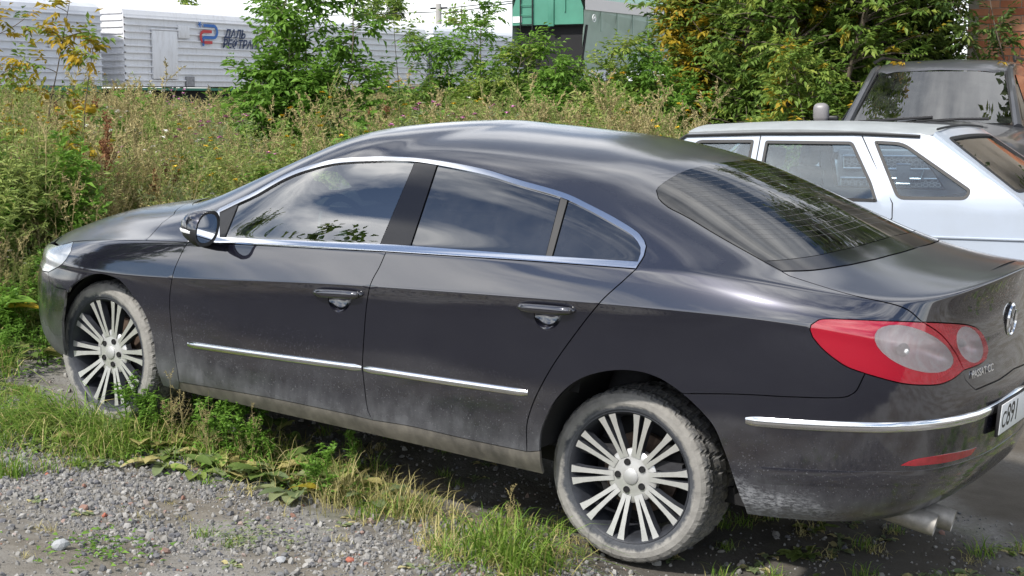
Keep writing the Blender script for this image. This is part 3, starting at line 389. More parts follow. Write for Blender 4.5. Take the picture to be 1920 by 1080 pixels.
'front_glass':[(5.381,13.546),(5.408,13.62),(5.437,13.691),(5.446,13.783),(5.432,13.843),(5.403,13.912),(5.367,13.985),(5.331,14.058),(5.305,14.127),(5.3,14.188),(5.316,14.25),(5.347,14.305),(5.396,14.357),(5.465,14.407),(5.556,14.458),(5.637,14.501),(5.719,14.544),(5.812,14.586),(5.927,14.627),(6.07,14.669),(6.249,14.71),(6.368,14.733),(6.505,14.757),(6.653,14.78),(6.809,14.803),(6.968,14.825),(7.126,14.844),(7.28,14.862),(7.425,14.877),(7.558,14.89),(7.676,14.901),(7.775,14.91),(7.977,14.922),(8.116,14.92),(8.229,14.912),(8.349,14.908),(8.482,14.782),(8.598,14.663),(8.699,14.549),(8.788,14.438),(8.867,14.329),(8.937,14.22),(9,14.11),(9.056,13.998),(9.105,13.884),(9.149,13.765),(9.189,13.641),(9.224,13.51),(9.256,13.369),(9.284,13.214),(9.31,13.037),(9.332,12.818),(9.351,12.521),(9.364,12.04),(9.305,12.031),(9.258,12.023),(9.213,12.016),(9.163,12.009),(9.097,11.998),(9.009,11.984),(8.888,11.966),(8.845,11.959),(8.798,11.952),(8.749,11.945),(8.696,11.937),(8.64,11.93),(8.582,11.922),(8.52,11.914),(8.456,11.907),(8.39,11.899),(8.321,11.892),(8.251,11.886),(8.178,11.88),(8.103,11.875),(8.026,11.87),(7.948,11.867),(7.868,11.865),(7.786,11.864),(7.702,11.863),(7.618,11.863),(7.532,11.863),(7.444,11.862),(7.356,11.861),(7.267,11.859),(7.177,11.856),(6.965,12.479),(6.739,12.804),(6.504,13.021),(6.254,13.185),(5.985,13.321),(5.697,13.44)],
'b_pillar':[(8.375,14.91),(8.529,14.908),(8.679,14.906),(8.8,14.903),(8.979,14.889),(9.086,14.757),(9.178,14.632),(9.258,14.513),(9.328,14.396),(9.389,14.281),(9.444,14.165),(9.492,14.048),(9.534,13.929),(9.572,13.805),(9.605,13.676),(9.635,13.539),(9.661,13.393),(9.684,13.232),(9.705,13.048),(9.722,12.82),(9.736,12.508),(9.746,11.992),(9.685,12.001),(9.624,12.01),(9.563,12.02),(9.501,12.029),(9.439,12.039),(9.377,12.049),(9.364,12.525),(9.345,12.821),(9.324,13.039),(9.299,13.216),(9.271,13.371),(9.239,13.511),(9.204,13.643),(9.165,13.767),(9.122,13.885),(9.073,14),(9.018,14.112),(8.956,14.221),(8.887,14.331),(8.809,14.44),(8.721,14.551),(8.621,14.665),(8.507,14.784)],
'rear_glass_side':[(9.02,14.877),(9.163,14.862),(9.303,14.849),(9.44,14.836),(9.573,14.823),(9.702,14.81),(9.827,14.797),(9.945,14.783),(10.058,14.768),(10.164,14.751),(10.29,14.728),(10.405,14.702),(10.513,14.675),(10.616,14.647),(10.717,14.618),(10.819,14.588),(10.924,14.56),(11.02,14.534),(11.116,14.509),(11.213,14.483),(11.309,14.456),(11.405,14.429),(11.5,14.402),(11.593,14.374),(11.684,14.347),(11.639,14.217),(11.598,14.087),(11.559,13.956),(11.524,13.82),(11.49,13.679),(11.458,13.531),(11.427,13.372),(11.398,13.197),(11.37,12.995),(11.342,12.741),(11.315,12.387),(11.294,11.796),(11.251,11.791),(11.222,11.782),(11.187,11.775),(11.122,11.774),(11.007,11.783),(10.972,11.788),(10.933,11.793),(10.89,11.799),(10.845,11.806),(10.796,11.813),(10.745,11.821),(10.691,11.83),(10.635,11.84),(10.578,11.85),(10.518,11.861),(10.457,11.872),(10.394,11.883),(10.331,11.895),(10.267,11.907),(10.202,11.919),(10.137,11.931),(10.072,11.943),(10.008,11.955),(9.944,11.967),(9.881,11.979),(9.819,11.99),(9.758,12.001),(9.749,12.51),(9.736,12.82),(9.719,13.046),(9.699,13.23),(9.677,13.39),(9.651,13.536),(9.623,13.672),(9.591,13.8),(9.554,13.923),(9.513,14.042),(9.467,14.159),(9.414,14.274),(9.355,14.388),(9.288,14.504),(9.211,14.623),(9.122,14.746)],
'divider':[(11.701,14.335),(11.806,14.277),(11.755,14.153),(11.708,14.029),(11.664,13.901),(11.624,13.769),(11.586,13.632),(11.551,13.487),(11.517,13.331),(11.484,13.159),(11.453,12.96),(11.422,12.708),(11.392,12.358),(11.37,11.782),(11.305,11.807),(11.327,12.389),(11.354,12.74),(11.382,12.991),(11.411,13.192),(11.441,13.367),(11.472,13.525),(11.504,13.672),(11.538,13.812),(11.575,13.947),(11.613,14.078),(11.655,14.206)],
'quarter_glass':[(11.822,14.265),(11.902,14.217),(11.98,14.168),(12.071,14.096),(12.127,14.045),(12.188,13.983),(12.251,13.914),(12.311,13.841),(12.366,13.768),(12.413,13.699),(12.472,13.605),(12.524,13.513),(12.564,13.421),(12.589,13.323),(12.59,13.096),(12.559,12.855),(12.476,12.477),(12.363,11.623),(12.301,11.639),(12.24,11.655),(12.179,11.67),(12.119,11.685),(12.059,11.699),(12,11.712),(11.942,11.724),(11.884,11.734),(11.827,11.744),(11.77,11.752),(11.714,11.76),(11.658,11.767),(11.602,11.773),(11.547,11.779),(11.491,11.784),(11.436,11.788),(11.381,11.793),(11.407,12.398),(11.44,12.758),(11.474,13.014),(11.509,13.22),(11.545,13.398),(11.584,13.561),(11.624,13.712),(11.668,13.857),(11.715,13.996),(11.766,14.131)],
'lid':[(14.541,11.915),(14.672,11.984),(14.806,12.044),(14.947,12.1),(15.097,12.157),(15.263,12.216),(15.448,12.279),(15.624,12.337),(15.813,12.393),(16.008,12.444),(16.202,12.488),(16.393,12.524),(16.578,12.553),(16.756,12.573),(17.4,12.65),(17.7,12.67),(18,12.69),(18.3,12.71),(18.583,12.715),(18.867,12.72),(19.15,12.725),(19.433,12.73),(19.717,12.735),(20,12.74),(20,12.329),(20,11.918),(20,11.507),(20,11.096),(20,10.685),(20,10.275),(20,9.864),(20,9.453),(20,9.042),(20,8.631),(20,8.22),(20,7.809),(20,7.398),(20,6.987),(20,6.576),(20,6.165),(20,5.755),(20,5.344),(20,4.933),(20,4.522),(20,4.111),(20,3.7),(19.5,3.66),(19.079,3.625),(18.85,3.631),(18.64,3.631),(18.445,3.626),(18.264,3.617),(18.094,3.605),(17.921,3.796),(17.789,3.984),(17.751,4.151),(17.743,4.318),(17.903,4.331),(18.072,4.339),(18.229,4.353),(18.43,4.391),(18.586,4.46),(18.705,4.779),(18.688,5.051),(18.604,5.517),(18.478,6.315),(18.334,6.876),(18.16,7.163),(17.898,7.388),(17.738,7.486),(17.551,7.585),(17.358,7.676),(17.178,7.753),(17.029,7.812),(16.842,7.873),(16.693,7.908),(16.551,7.933),(16.453,8.114),(16.374,8.302),(16.293,8.499),(16.195,8.71),(16.068,8.94),(15.998,9.051),(15.921,9.165),(15.84,9.28),(15.756,9.395),(15.669,9.509),(15.582,9.622),(15.496,9.735),(15.412,9.85),(15.331,9.973),(15.256,10.108),(15.188,10.261),(15.13,10.417),(15.072,10.576),(15.013,10.731),(14.955,10.876),(14.896,11.009),(14.839,11.13),(14.782,11.24),(14.728,11.34),(14.677,11.43),(14.631,11.509),(14.591,11.578),(14.559,11.634)],
'lamp_outer':[(16.551,7.933),(16.427,7.95),(16.307,7.96),(16.19,7.962),(16.078,7.958),(15.971,7.946),(15.868,7.927),(15.77,7.903),(15.676,7.874),(15.587,7.842),(15.503,7.807),(15.401,7.76),(15.301,7.71),(15.205,7.658),(15.114,7.605),(15.03,7.554),(14.954,7.504),(14.887,7.457),(14.831,7.413),(14.709,7.288),(14.65,7.143),(14.557,6.425),(14.55,5.591),(14.598,4.942),(14.692,4.624),(14.738,4.526),(14.793,4.432),(14.86,4.346),(14.919,4.284),(14.987,4.222),(15.059,4.167),(15.133,4.125),(15.206,4.097),(15.283,4.08),(15.361,4.066),(15.441,4.049),(15.544,4.034),(15.65,4.018),(15.764,4.002),(15.857,3.99),(15.956,3.978),(16.06,3.966),(16.167,3.959),(16.278,3.956),(16.395,3.957),(16.514,3.959),(16.63,3.962),(16.777,3.964),(16.919,3.969),(17.056,3.984),(17.189,4.016),(17.316,4.061),(17.436,4.114),(17.593,4.21),(17.743,4.318),(17.688,4.497),(17.634,4.696),(17.571,4.934),(17.488,5.258),(17.379,5.783),(17.271,6.427),(17.164,6.882),(17.049,7.186),(16.926,7.409),(16.798,7.593),(16.671,7.761)],
'lamp_inner':[(16.551,7.933),(16.671,7.761),(16.798,7.593),(16.926,7.409),(17.049,7.186),(17.164,6.882),(17.271,6.427),(17.379,5.783),(17.488,5.258),(17.571,4.934),(17.634,4.696),(17.688,4.497),(17.743,4.318),(17.903,4.331),(18.072,4.339),(18.229,4.353),(18.43,4.391),(18.586,4.46),(18.705,4.779),(18.688,5.051),(18.604,5.517),(18.478,6.315),(18.334,6.876),(18.16,7.163),(17.898,7.388),(17.738,7.486),(17.551,7.585),(17.358,7.676),(17.178,7.753),(17.029,7.812),(16.842,7.873),(16.693,7.908)],
'rear_bumper':[(13.033,3.229),(13.09,3.236),(13.148,3.244),(13.206,3.251),(13.264,3.259),(13.323,3.267),(13.381,3.274),(13.441,3.282),(13.5,3.289),(13.56,3.296),(13.62,3.303),(13.68,3.31),(13.741,3.316),(13.804,3.322),(13.867,3.328),(13.931,3.333),(13.996,3.339),(14.06,3.344),(14.124,3.35),(14.187,3.356),(14.25,3.362),(14.311,3.368),(14.37,3.375),(14.452,3.385),(14.534,3.395),(14.615,3.406),(14.695,3.416),(14.772,3.427),(14.844,3.437),(14.91,3.447),(14.968,3.457),(15.081,3.478),(15.15,3.497),(15.207,3.523),(15.285,3.587),(15.339,3.665),(15.393,3.85),(15.441,4.049),(15.544,4.034),(15.65,4.018),(15.764,4.002),(15.857,3.99),(15.956,3.978),(16.06,3.966),(16.167,3.959),(16.278,3.956),(16.395,3.957),(16.514,3.959),(16.63,3.962),(16.777,3.964),(16.919,3.969),(17.056,3.984),(17.189,4.016),(17.316,4.061),(17.436,4.114),(17.593,4.21),(17.743,4.318),(17.751,4.151),(17.789,3.984),(17.921,3.796),(18.094,3.605),(18.264,3.617),(18.445,3.626),(18.64,3.631),(18.85,3.631),(19.079,3.625),(19.5,3.66),(20,3.7),(20,3.289),(20,2.878),(20,2.467),(20,2.056),(20,1.644),(20,1.233),(20,0.822),(20,0.411),(20,0),(19.747,0),(19.493,0),(19.24,0),(18.987,0),(18.733,0),(18.48,0),(18.227,0),(17.973,0),(17.72,0),(17.467,0),(17.213,0),(16.96,0),(16.707,0),(16.453,0),(16.2,0),(15.947,0),(15.693,0),(15.44,0),(15.187,0),(14.933,0),(14.68,0),(14.427,0),(14.173,0),(13.92,0),(13.9,0.6),(13.836,1.288),(13.81,1.509),(13.783,1.688),(13.757,1.839),(13.732,1.965),(13.708,2.077),(13.681,2.186),(13.658,2.27),(13.632,2.353),(13.605,2.435),(13.575,2.516),(13.546,2.596),(13.514,2.677),(13.48,2.755),(13.441,2.825),(13.396,2.888),(13.345,2.946),(13.293,3.001),(13.24,3.052),(13.189,3.099),(13.137,3.144),(13.084,3.186)],
'cover':[(14.473,12.409),(14.622,12.469),(14.778,12.525),(14.945,12.58),(15.127,12.635),(15.329,12.693),(15.508,12.739),(15.69,12.781),(15.877,12.819),(16.071,12.855),(16.275,12.888),(16.494,12.92),(16.67,12.944),(16.857,12.968),(17.052,12.99),(17.252,13.01),(17.457,13.028),(17.666,13.043),(17.878,13.056),(18.093,13.065),(18.8,13.1),(19.1,13.105),(19.4,13.11),(19.7,13.115),(20,13.12),(20,12.74),(19.717,12.735),(19.433,12.73),(19.15,12.725),(18.867,12.72),(18.583,12.715),(18.3,12.71),(18,12.69),(17.7,12.67),(17.4,12.65),(16.756,12.573),(16.578,12.553),(16.393,12.524),(16.202,12.488),(16.008,12.444),(15.813,12.393),(15.624,12.337),(15.448,12.279),(15.263,12.216),(15.097,12.157),(14.947,12.1),(14.806,12.044),(14.672,11.984),(14.541,11.915)],
'rear_glass':[(20,15.36),(19.72,15.364),(19.44,15.368),(19.16,15.372),(18.88,15.376),(18.6,15.38),(18.256,15.372),(17.857,15.33),(17.494,15.292),(17.149,15.251),(16.813,15.205),(16.483,15.149),(16.063,15.064),(15.646,14.971),(15.27,14.882),(14.968,14.806),(14.562,14.69),(14.301,14.588),(14.039,14.376),(13.98,14.262),(13.974,14.139),(13.999,14.076),(14.042,14.014),(14.091,13.942),(14.136,13.852),(14.157,13.791),(14.177,13.723),(14.196,13.649),(14.215,13.569),(14.236,13.484),(14.258,13.395),(14.283,13.301),(14.303,13.232),(14.324,13.159),(14.345,13.081),(14.367,12.999),(14.388,12.912),(14.408,12.821),(14.427,12.725),(14.444,12.625),(14.459,12.519),(14.473,12.409),(14.622,12.469),(14.778,12.525),(14.945,12.58),(15.127,12.635),(15.329,12.693),(15.508,12.739),(15.69,12.781),(15.877,12.819),(16.071,12.855),(16.275,12.888),(16.494,12.92),(16.67,12.944),(16.857,12.968),(17.052,12.99),(17.252,13.01),(17.457,13.028),(17.666,13.043),(17.878,13.056),(18.093,13.065),(18.8,13.1),(19.1,13.105),(19.4,13.11),(19.7,13.115),(20,13.12),(20,13.568),(20,14.016),(20,14.464),(20,14.912)],
'sill':[(6.782,0.973),(6.864,1.008),(6.945,1.043),(7.025,1.077),(7.104,1.111),(7.181,1.144),(7.258,1.176),(7.334,1.207),(7.409,1.236),(7.482,1.264),(7.555,1.29),(7.626,1.315),(7.696,1.338),(7.765,1.359),(7.833,1.379),(7.9,1.396),(7.965,1.413),(8.03,1.427),(8.093,1.44),(8.167,1.453),(8.243,1.464),(8.318,1.474),(8.392,1.482),(8.466,1.489),(8.539,1.495),(8.61,1.5),(8.68,1.504),(8.747,1.507),(8.812,1.51),(8.874,1.512),(8.933,1.514),(8.989,1.515),(9.041,1.517),(9.088,1.518),(9.189,1.519),(9.266,1.515),(9.327,1.509),(9.381,1.502),(9.435,1.494),(9.495,1.488),(9.555,1.51),(9.614,1.532),(9.671,1.555),(9.728,1.576),(9.786,1.595),(9.847,1.612),(9.911,1.625),(9.979,1.633),(10.031,1.636),(10.084,1.637),(10.14,1.635),(10.196,1.632),(10.254,1.628),(10.313,1.623),(10.372,1.619),(10.432,1.615),(10.493,1.611),(10.554,1.61),(10.615,1.61),(10.667,1.611),(10.719,1.613),(10.773,1.616),(10.827,1.619),(10.881,1.622),(10.936,1.626),(10.991,1.629),(11.045,1.633),(11.1,1.637),(11.155,1.64),(11.209,1.643),(11.262,1.646),(11.316,1.648),(11.387,1.725),(11.459,1.793),(11.46,0.9),(11.45,0),(11.195,0),(10.939,0),(10.684,0),(10.429,0),(10.174,0),(9.918,0),(9.663,0),(9.408,0),(9.153,0),(8.897,0),(8.642,0),(8.387,0),(8.132,0),(7.876,0),(7.621,0),(7.366,0),(7.111,0),(6.855,0),(6.6,0),(6.7,0.5)],
'body':[(6.753,10.152),(6.659,10.165),(6.564,10.181),(6.465,10.198),(6.363,10.217),(6.259,10.238),(6.151,10.261),(6.041,10.286),(5.927,10.312),(5.611,11.346),(5.24,11.861),(4.841,12.192),(4.422,12.421),(3.6,12.75),(3.333,12.767),(3.067,12.783),(2.8,12.8),(2.533,12.817),(2.267,12.833),(2,12.85),(1.75,12.856),(1.5,12.863),(1.25,12.869),(1,12.875),(0.75,12.881),(0.5,12.887),(0.25,12.894),(0,12.9),(0,13.325),(0,13.75),(0,14.175),(0,14.6),(0,15.025),(0,15.45),(0,15.875),(0,16.3),(0,16.725),(0,17.15),(0,17.575),(0,18),(0.25,18),(0.5,18),(0.75,18),(1,18),(1.25,18),(1.5,18),(1.75,18),(2,18),(2.25,18),(2.5,18),(2.75,18),(3,18),(3.25,18),(3.5,18),(3.75,18),(4,18),(4.25,18),(4.5,18),(4.75,18),(5,18),(5.25,18),(5.5,18),(5.75,18),(6,18),(6.25,18),(6.5,18),(6.75,18),(7,18),(7.25,18),(7.5,18),(7.75,18),(8,18),(8.25,18),(8.5,18),(8.75,18),(9,18),(9.25,18),(9.5,18),(9.75,18),(10,18),(10.25,18),(10.5,18),(10.75,18),(11,18),(11.25,18),(11.5,18),(11.75,18),(12,18),(12.25,18),(12.5,18),(12.75,18),(13,18),(13.25,18),(13.5,18),(13.75,18),(14,18),(14.25,18),(14.5,18),(14.75,18),(15,18),(15.25,18),(15.5,18),(15.75,18),(16,18),(16.25,18),(16.5,18),(16.75,18),(17,18),(17.25,18),(17.5,18),(17.75,18),(18,18),(18.25,18),(18.5,18),(18.75,18),(19,18),(19.25,18),(19.5,18),(19.75,18),(20,18),(20,17.595),(20,17.191),(20,16.786),(20,16.382),(20,15.977),(20,15.572),(20,15.168),(20,14.763),(20,14.358),(20,13.954),(20,13.549),(20,13.145),(20,12.74),(19.717,12.735),(19.433,12.73),(19.15,12.725),(18.867,12.72),(18.583,12.715),(18.3,12.71),(18,12.69),(17.7,12.67),(17.4,12.65),(16.756,12.573),(16.578,12.553),(16.393,12.524),(16.202,12.488),(16.008,12.444),(15.813,12.393),(15.624,12.337),(15.448,12.279),(15.263,12.216),(15.097,12.157),(14.947,12.1),(14.806,12.044),(14.672,11.984),(14.541,11.915),(14.559,11.634),(14.591,11.578),(14.631,11.509),(14.677,11.43),(14.728,11.34),(14.782,11.24),(14.839,11.13),(14.896,11.009),(14.955,10.876),(15.013,10.731),(15.072,10.576),(15.13,10.417),(15.188,10.261),(15.256,10.108),(15.331,9.973),(15.412,9.85),(15.496,9.735),(15.582,9.622),(15.669,9.509),(15.756,9.395),(15.84,9.28),(15.921,9.165),(15.998,9.051),(16.068,8.94),(16.195,8.71),(16.293,8.499),(16.374,8.302),(16.453,8.114),(16.551,7.933),(16.427,7.95),(16.307,7.96),(16.19,7.962),(16.078,7.958),(15.971,7.946),(15.868,7.927),(15.77,7.903),(15.676,7.874),(15.587,7.842),(15.503,7.807),(15.401,7.76),(15.301,7.71),(15.205,7.658),(15.114,7.605),(15.03,7.554),(14.954,7.504),(14.887,7.457),(14.831,7.413),(14.709,7.288),(14.65,7.143),(14.557,6.425),(14.55,5.591),(14.598,4.942),(14.692,4.624),(14.738,4.526),(14.793,4.432),(14.86,4.346),(14.919,4.284),(14.987,4.222),(15.059,4.167),(15.133,4.125),(15.206,4.097),(15.283,4.08),(15.361,4.066),(15.441,4.049),(15.393,3.85),(15.339,3.665),(15.285,3.587),(15.207,3.523),(15.15,3.497),(15.081,3.478),(14.968,3.457),(14.91,3.447),(14.844,3.437),(14.772,3.427),(14.695,3.416),(14.615,3.406),(14.534,3.395),(14.452,3.385),(14.37,3.375),(14.311,3.368),(14.25,3.362),(14.187,3.356),(14.124,3.35),(14.06,3.344),(13.996,3.339),(13.931,3.333),(13.867,3.328),(13.804,3.322),(13.741,3.316),(13.68,3.31),(13.62,3.303),(13.56,3.296),(13.5,3.289),(13.441,3.282),(13.381,3.274),(13.323,3.267),(13.264,3.259),(13.206,3.251),(13.148,3.244),(13.09,3.236),(13.033,3.229),(12.978,3.262),(12.923,3.297),(12.869,3.33),(12.814,3.361),(12.761,3.387),(12.694,3.411),(12.629,3.43),(12.563,3.443),(12.496,3.45),(12.441,3.451),(12.385,3.449),(12.329,3.444),(12.273,3.435),(12.218,3.423),(12.163,3.408),(12.108,3.389),(12.053,3.367),(12,3.343),(11.952,3.317),(11.897,3.282),(11.847,3.244),(11.8,3.202),(11.756,3.155),(11.714,3.102),(11.675,3.043),(11.638,2.98),(11.606,2.916),(11.571,2.827),(11.543,2.733),(11.519,2.634),(11.496,2.528),(11.477,2.414),(11.464,2.292),(11.459,2.158),(11.459,2.005),(11.459,1.813),(11.459,1.793),(11.387,1.725),(11.316,1.648),(11.314,1.877),(11.311,2.052),(11.307,2.195),(11.305,2.315),(11.306,2.415),(11.315,2.545),(11.33,2.65),(11.348,2.753),(11.364,2.83),(11.382,2.905),(11.403,2.981),(11.427,3.062),(11.446,3.118),(11.465,3.177),(11.486,3.237),(11.509,3.3),(11.534,3.366),(11.562,3.435),(11.585,3.491),(11.61,3.551),(11.637,3.614),(11.665,3.681),(11.694,3.751),(11.723,3.824),(11.752,3.9),(11.781,3.98),(11.813,4.081),(11.846,4.199),(11.88,4.341),(11.915,4.523),(11.95,4.785),(11.986,5.291),(12.015,6.776),(12.046,7.203),(12.078,7.471),(12.111,7.697),(12.142,7.906),(12.172,8.114),(12.201,8.332),(12.249,8.777),(12.292,9.274),(12.337,10.055),(12.368,11.274),(12.426,11.967),(12.501,12.361),(12.655,12.908),(12.711,13.15),(12.73,13.378),(12.716,13.466),(12.69,13.555),(12.653,13.642),(12.609,13.727),(12.56,13.808),(12.514,13.876),(12.461,13.943),(12.402,14.008),(12.339,14.071),(12.274,14.131),(12.208,14.187),(12.145,14.239),(12.086,14.288),(12.025,14.334),(11.957,14.379),(11.877,14.423),(11.779,14.466),(11.701,14.495),(11.613,14.523),(11.517,14.551),(11.415,14.578),(11.31,14.604),(11.204,14.63),(11.098,14.654),(10.995,14.679),(10.897,14.703),(10.781,14.733),(10.67,14.764),(10.562,14.794),(10.454,14.823),(10.34,14.851),(10.219,14.877),(10.084,14.901),(9.969,14.917),(9.844,14.933),(9.713,14.949),(9.574,14.963),(9.432,14.976),(9.285,14.988),(9.138,14.999),(8.991,15.008),(8.848,15.015),(8.691,15.022),(8.537,15.028),(8.384,15.032),(8.23,15.035),(8.073,15.035),(7.91,15.032),(7.74,15.027),(7.559,15.018),(7.418,15.009),(7.268,14.998),(7.111,14.983),(6.95,14.966),(6.787,14.946),(6.625,14.924),(6.465,14.9),(6.309,14.875),(6.159,14.85),(6.019,14.825),(5.892,14.801),(5.698,14.756),(5.548,14.71),(5.433,14.664),(5.343,14.617),(5.264,14.571),(5.183,14.525),(5.087,14.471),(5.011,14.42),(4.957,14.367),(4.923,14.311),(4.908,14.248),(4.919,14.187),(4.954,14.118),(5,14.045),(5.046,13.973),(5.083,13.905),(5.102,13.846),(5.096,13.761),(5.065,13.699),(5.04,13.628),(5.032,13.559),(5.03,13.484),(5.033,13.405),(5.041,13.323),(5.221,13.226),(5.399,13.118),(5.575,12.999),(5.746,12.864),(5.91,12.713),(6.114,12.474),(6.328,12.127),(6.51,11.651),(6.632,11.08),(6.762,10.157)]}
CUR={'door_strip_f':[(6.958,2.847),(7.035,2.854),(7.109,2.859),(7.183,2.864),(7.255,2.868),(7.326,2.871),(7.396,2.874),(7.465,2.877),(7.534,2.879),(7.603,2.881),(7.672,2.883),(7.742,2.885),(7.811,2.887),(7.882,2.889),(7.953,2.89),(8.025,2.893),(8.098,2.895),(8.161,2.897),(8.225,2.899),(8.289,2.901),(8.354,2.903),(8.42,2.906),(8.486,2.908),(8.552,2.911),(8.618,2.913),(8.685,2.916),(8.752,2.919),(8.819,2.921),(8.885,2.924),(8.951,2.926),(9.017,2.929),(9.083,2.932),(9.148,2.934),(9.212,2.937),(9.276,2.939),(9.339,2.941)],
'door_strip_r':[(9.366,2.938),(9.428,2.939),(9.49,2.939),(9.552,2.94),(9.614,2.941),(9.675,2.942),(9.737,2.942),(9.798,2.943),(9.859,2.944),(9.919,2.944),(9.979,2.945),(10.039,2.946),(10.098,2.947),(10.157,2.947),(10.215,2.948),(10.273,2.949),(10.331,2.95),(10.388,2.95),(10.448,2.951),(10.507,2.952),(10.566,2.953),(10.624,2.954),(10.682,2.954),(10.739,2.955),(10.796,2.956),(10.852,2.956),(10.909,2.957),(10.965,2.957),(11.02,2.958),(11.076,2.958),(11.131,2.958),(11.187,2.959),(11.242,2.959),(11.297,2.959)],
'bump_strip':[(13.834,2.958),(13.897,2.96),(13.96,2.962),(14.023,2.964),(14.087,2.966),(14.151,2.968),(14.216,2.97),(14.282,2.973),(14.351,2.976),(14.422,2.979),(14.496,2.983),(14.561,2.987),(14.629,2.991),(14.701,2.995),(14.775,2.999),(14.85,3.003),(14.927,3.007),(15.005,3.011),(15.084,3.015),(15.162,3.019),(15.239,3.022),(15.314,3.025),(15.386,3.028),(15.479,3.031),(15.569,3.034),(15.657,3.036),(15.744,3.038),(15.83,3.04),(15.918,3.042),(16.007,3.044),(16.099,3.046),(16.197,3.048),(16.3,3.05),(16.409,3.051),(16.523,3.052),(16.64,3.052),(16.759,3.051),(16.88,3.048),(16.999,3.044),(17.116,3.038),(17.228,3.032),(17.384,3.023),(17.53,3.016),(17.67,3.009),(17.81,3.002),(17.956,2.993),(18.119,2.979),(19.06,2.98),(19.5,3),(20,3.02)],
'refl':[(16.287,2.365),(16.365,2.396),(16.444,2.425),(16.569,2.448),(16.665,2.455),(16.783,2.457),(16.918,2.455),(17.062,2.45),(17.207,2.441),(17.342,2.433),(17.498,2.421),(17.659,2.407),(17.817,2.392),(17.963,2.376),(18.085,2.363),(18.296,2.354),(18.128,2.247),(18.009,2.245),(17.865,2.249),(17.706,2.255),(17.544,2.263),(17.385,2.272),(17.253,2.283),(17.116,2.295),(16.979,2.307),(16.845,2.317),(16.715,2.324),(16.593,2.328)],
'lens_main':[(17.427,4.961),(17.426,4.687),(17.345,4.513),(17.195,4.411),(16.993,4.364),(16.755,4.358),(16.63,4.368),(16.504,4.387),(16.381,4.414),(16.261,4.449),(16.148,4.495),(16.042,4.552),(15.945,4.622),(15.856,4.707),(15.71,4.937),(15.606,5.299),(15.547,5.907),(15.538,6.596),(15.58,7.102),(15.671,7.439),(15.81,7.643),(15.991,7.722),(16.095,7.715),(16.208,7.68),(16.328,7.617),(16.454,7.527),(16.585,7.413),(16.716,7.272),(16.844,7.103),(16.965,6.893),(17.171,6.263),(17.336,5.441)],
'lens_small':[(18.476,5.058),(18.466,4.745),(18.386,4.561),(18.259,4.476),(18.105,4.482),(17.946,4.578),(17.796,4.769),(17.666,5.089),(17.558,5.678),(17.506,6.481),(17.516,6.971),(17.569,7.239),(17.666,7.366),(17.802,7.364),(17.964,7.237),(18.131,6.973),(18.274,6.485),(18.396,5.653)]}
# ================================================================== the dark sedan
CTH, CCR = .094719, .0109295
_c,_s=math.cos(CTH),math.sin(CTH); _a,_b=math.cos(CCR),math.sin(CCR)
CAR_R=Matrix(((_c,0,_s),(0,1,0),(-_s,0,_c)))@Matrix(((1,0,0),(0,_a,-_b),(0,_b,_a)))
car=empty('sedan_car'); car.matrix_world=CAR_R.to_4x4()
tag(car,'dark grey four-door sedan with chrome window trim parked in the foreground','car')
NR,NC=NET.shape[:2]
def _extend(A):
    m=np.array([1,-1,1]); a=np.concatenate([A[:,1:2]*m,A,A[:,-2:-1]*m],1)
    return np.concatenate([2*a[:1]-a[1:2],a,a[-2:-1]*m],0)
EX=_extend(NET)
def _bs(f): return np.stack([(1-f)**3/6,(3*f**3-6*f**2+4)/6,(-3*f**3+3*f**2+3*f+1)/6,f**3/6],-1)
def _db(f): return np.stack([-(1-f)**2/2,(9*f**2-12*f)/6,(-9*f**2+6*f+3)/6,f**2/2],-1)
def S3(st, clampn=True):
    """position, normal and tangents of the body surface; s runs front to rear round the car, t runs sill to roof"""
    st=np.asarray(st,float).reshape(-1,2); s=np.clip(st[:,0],0,NC-1-1e-9); t=np.clip(st[:,1],0,NR-1-1e-9)
    def ev(s,t):
        i=np.floor(s).astype(int); j=np.floor(t).astype(int)
        idx=EX[j[:,None,None]+np.arange(4)[:,None],i[:,None,None]+np.arange(4)]
        e=lambda a,b: np.einsum('njik,ni,nj->nk',idx,a,b)
        return e(_bs(s-i),_bs(t-j)),e(_db(s-i),_bs(t-j)),e(_bs(s-i),_db(t-j))
    P,_,_=ev(s,t); _,ps,pt=ev(np.clip(s,.04,NC-1.04),np.clip(t,0,NR-1.06))
    n=np.cross(ps,pt); n/=np.linalg.norm(n,axis=1)[:,None]
    e0=(s<.04)|(s>NC-1.04); n[e0,1]*=.0 ; n/=np.linalg.norm(n,axis=1)[:,None]
    return P,n,ps,pt
def inside(poly,q):
    poly=np.asarray(poly); r=np.zeros(len(q),bool); x,y=q[:,0],q[:,1]; a=poly; b=np.roll(poly,-1,0)
    for (x0,y0),(x1,y1) in zip(a,b):
        if y0==y1: continue
        c=((y0>y)!=(y1>y)); r^= c&(x<(x1-x0)*(y-y0)/(y1-y0)+x0)
    return r
SX,TX=.36,.11
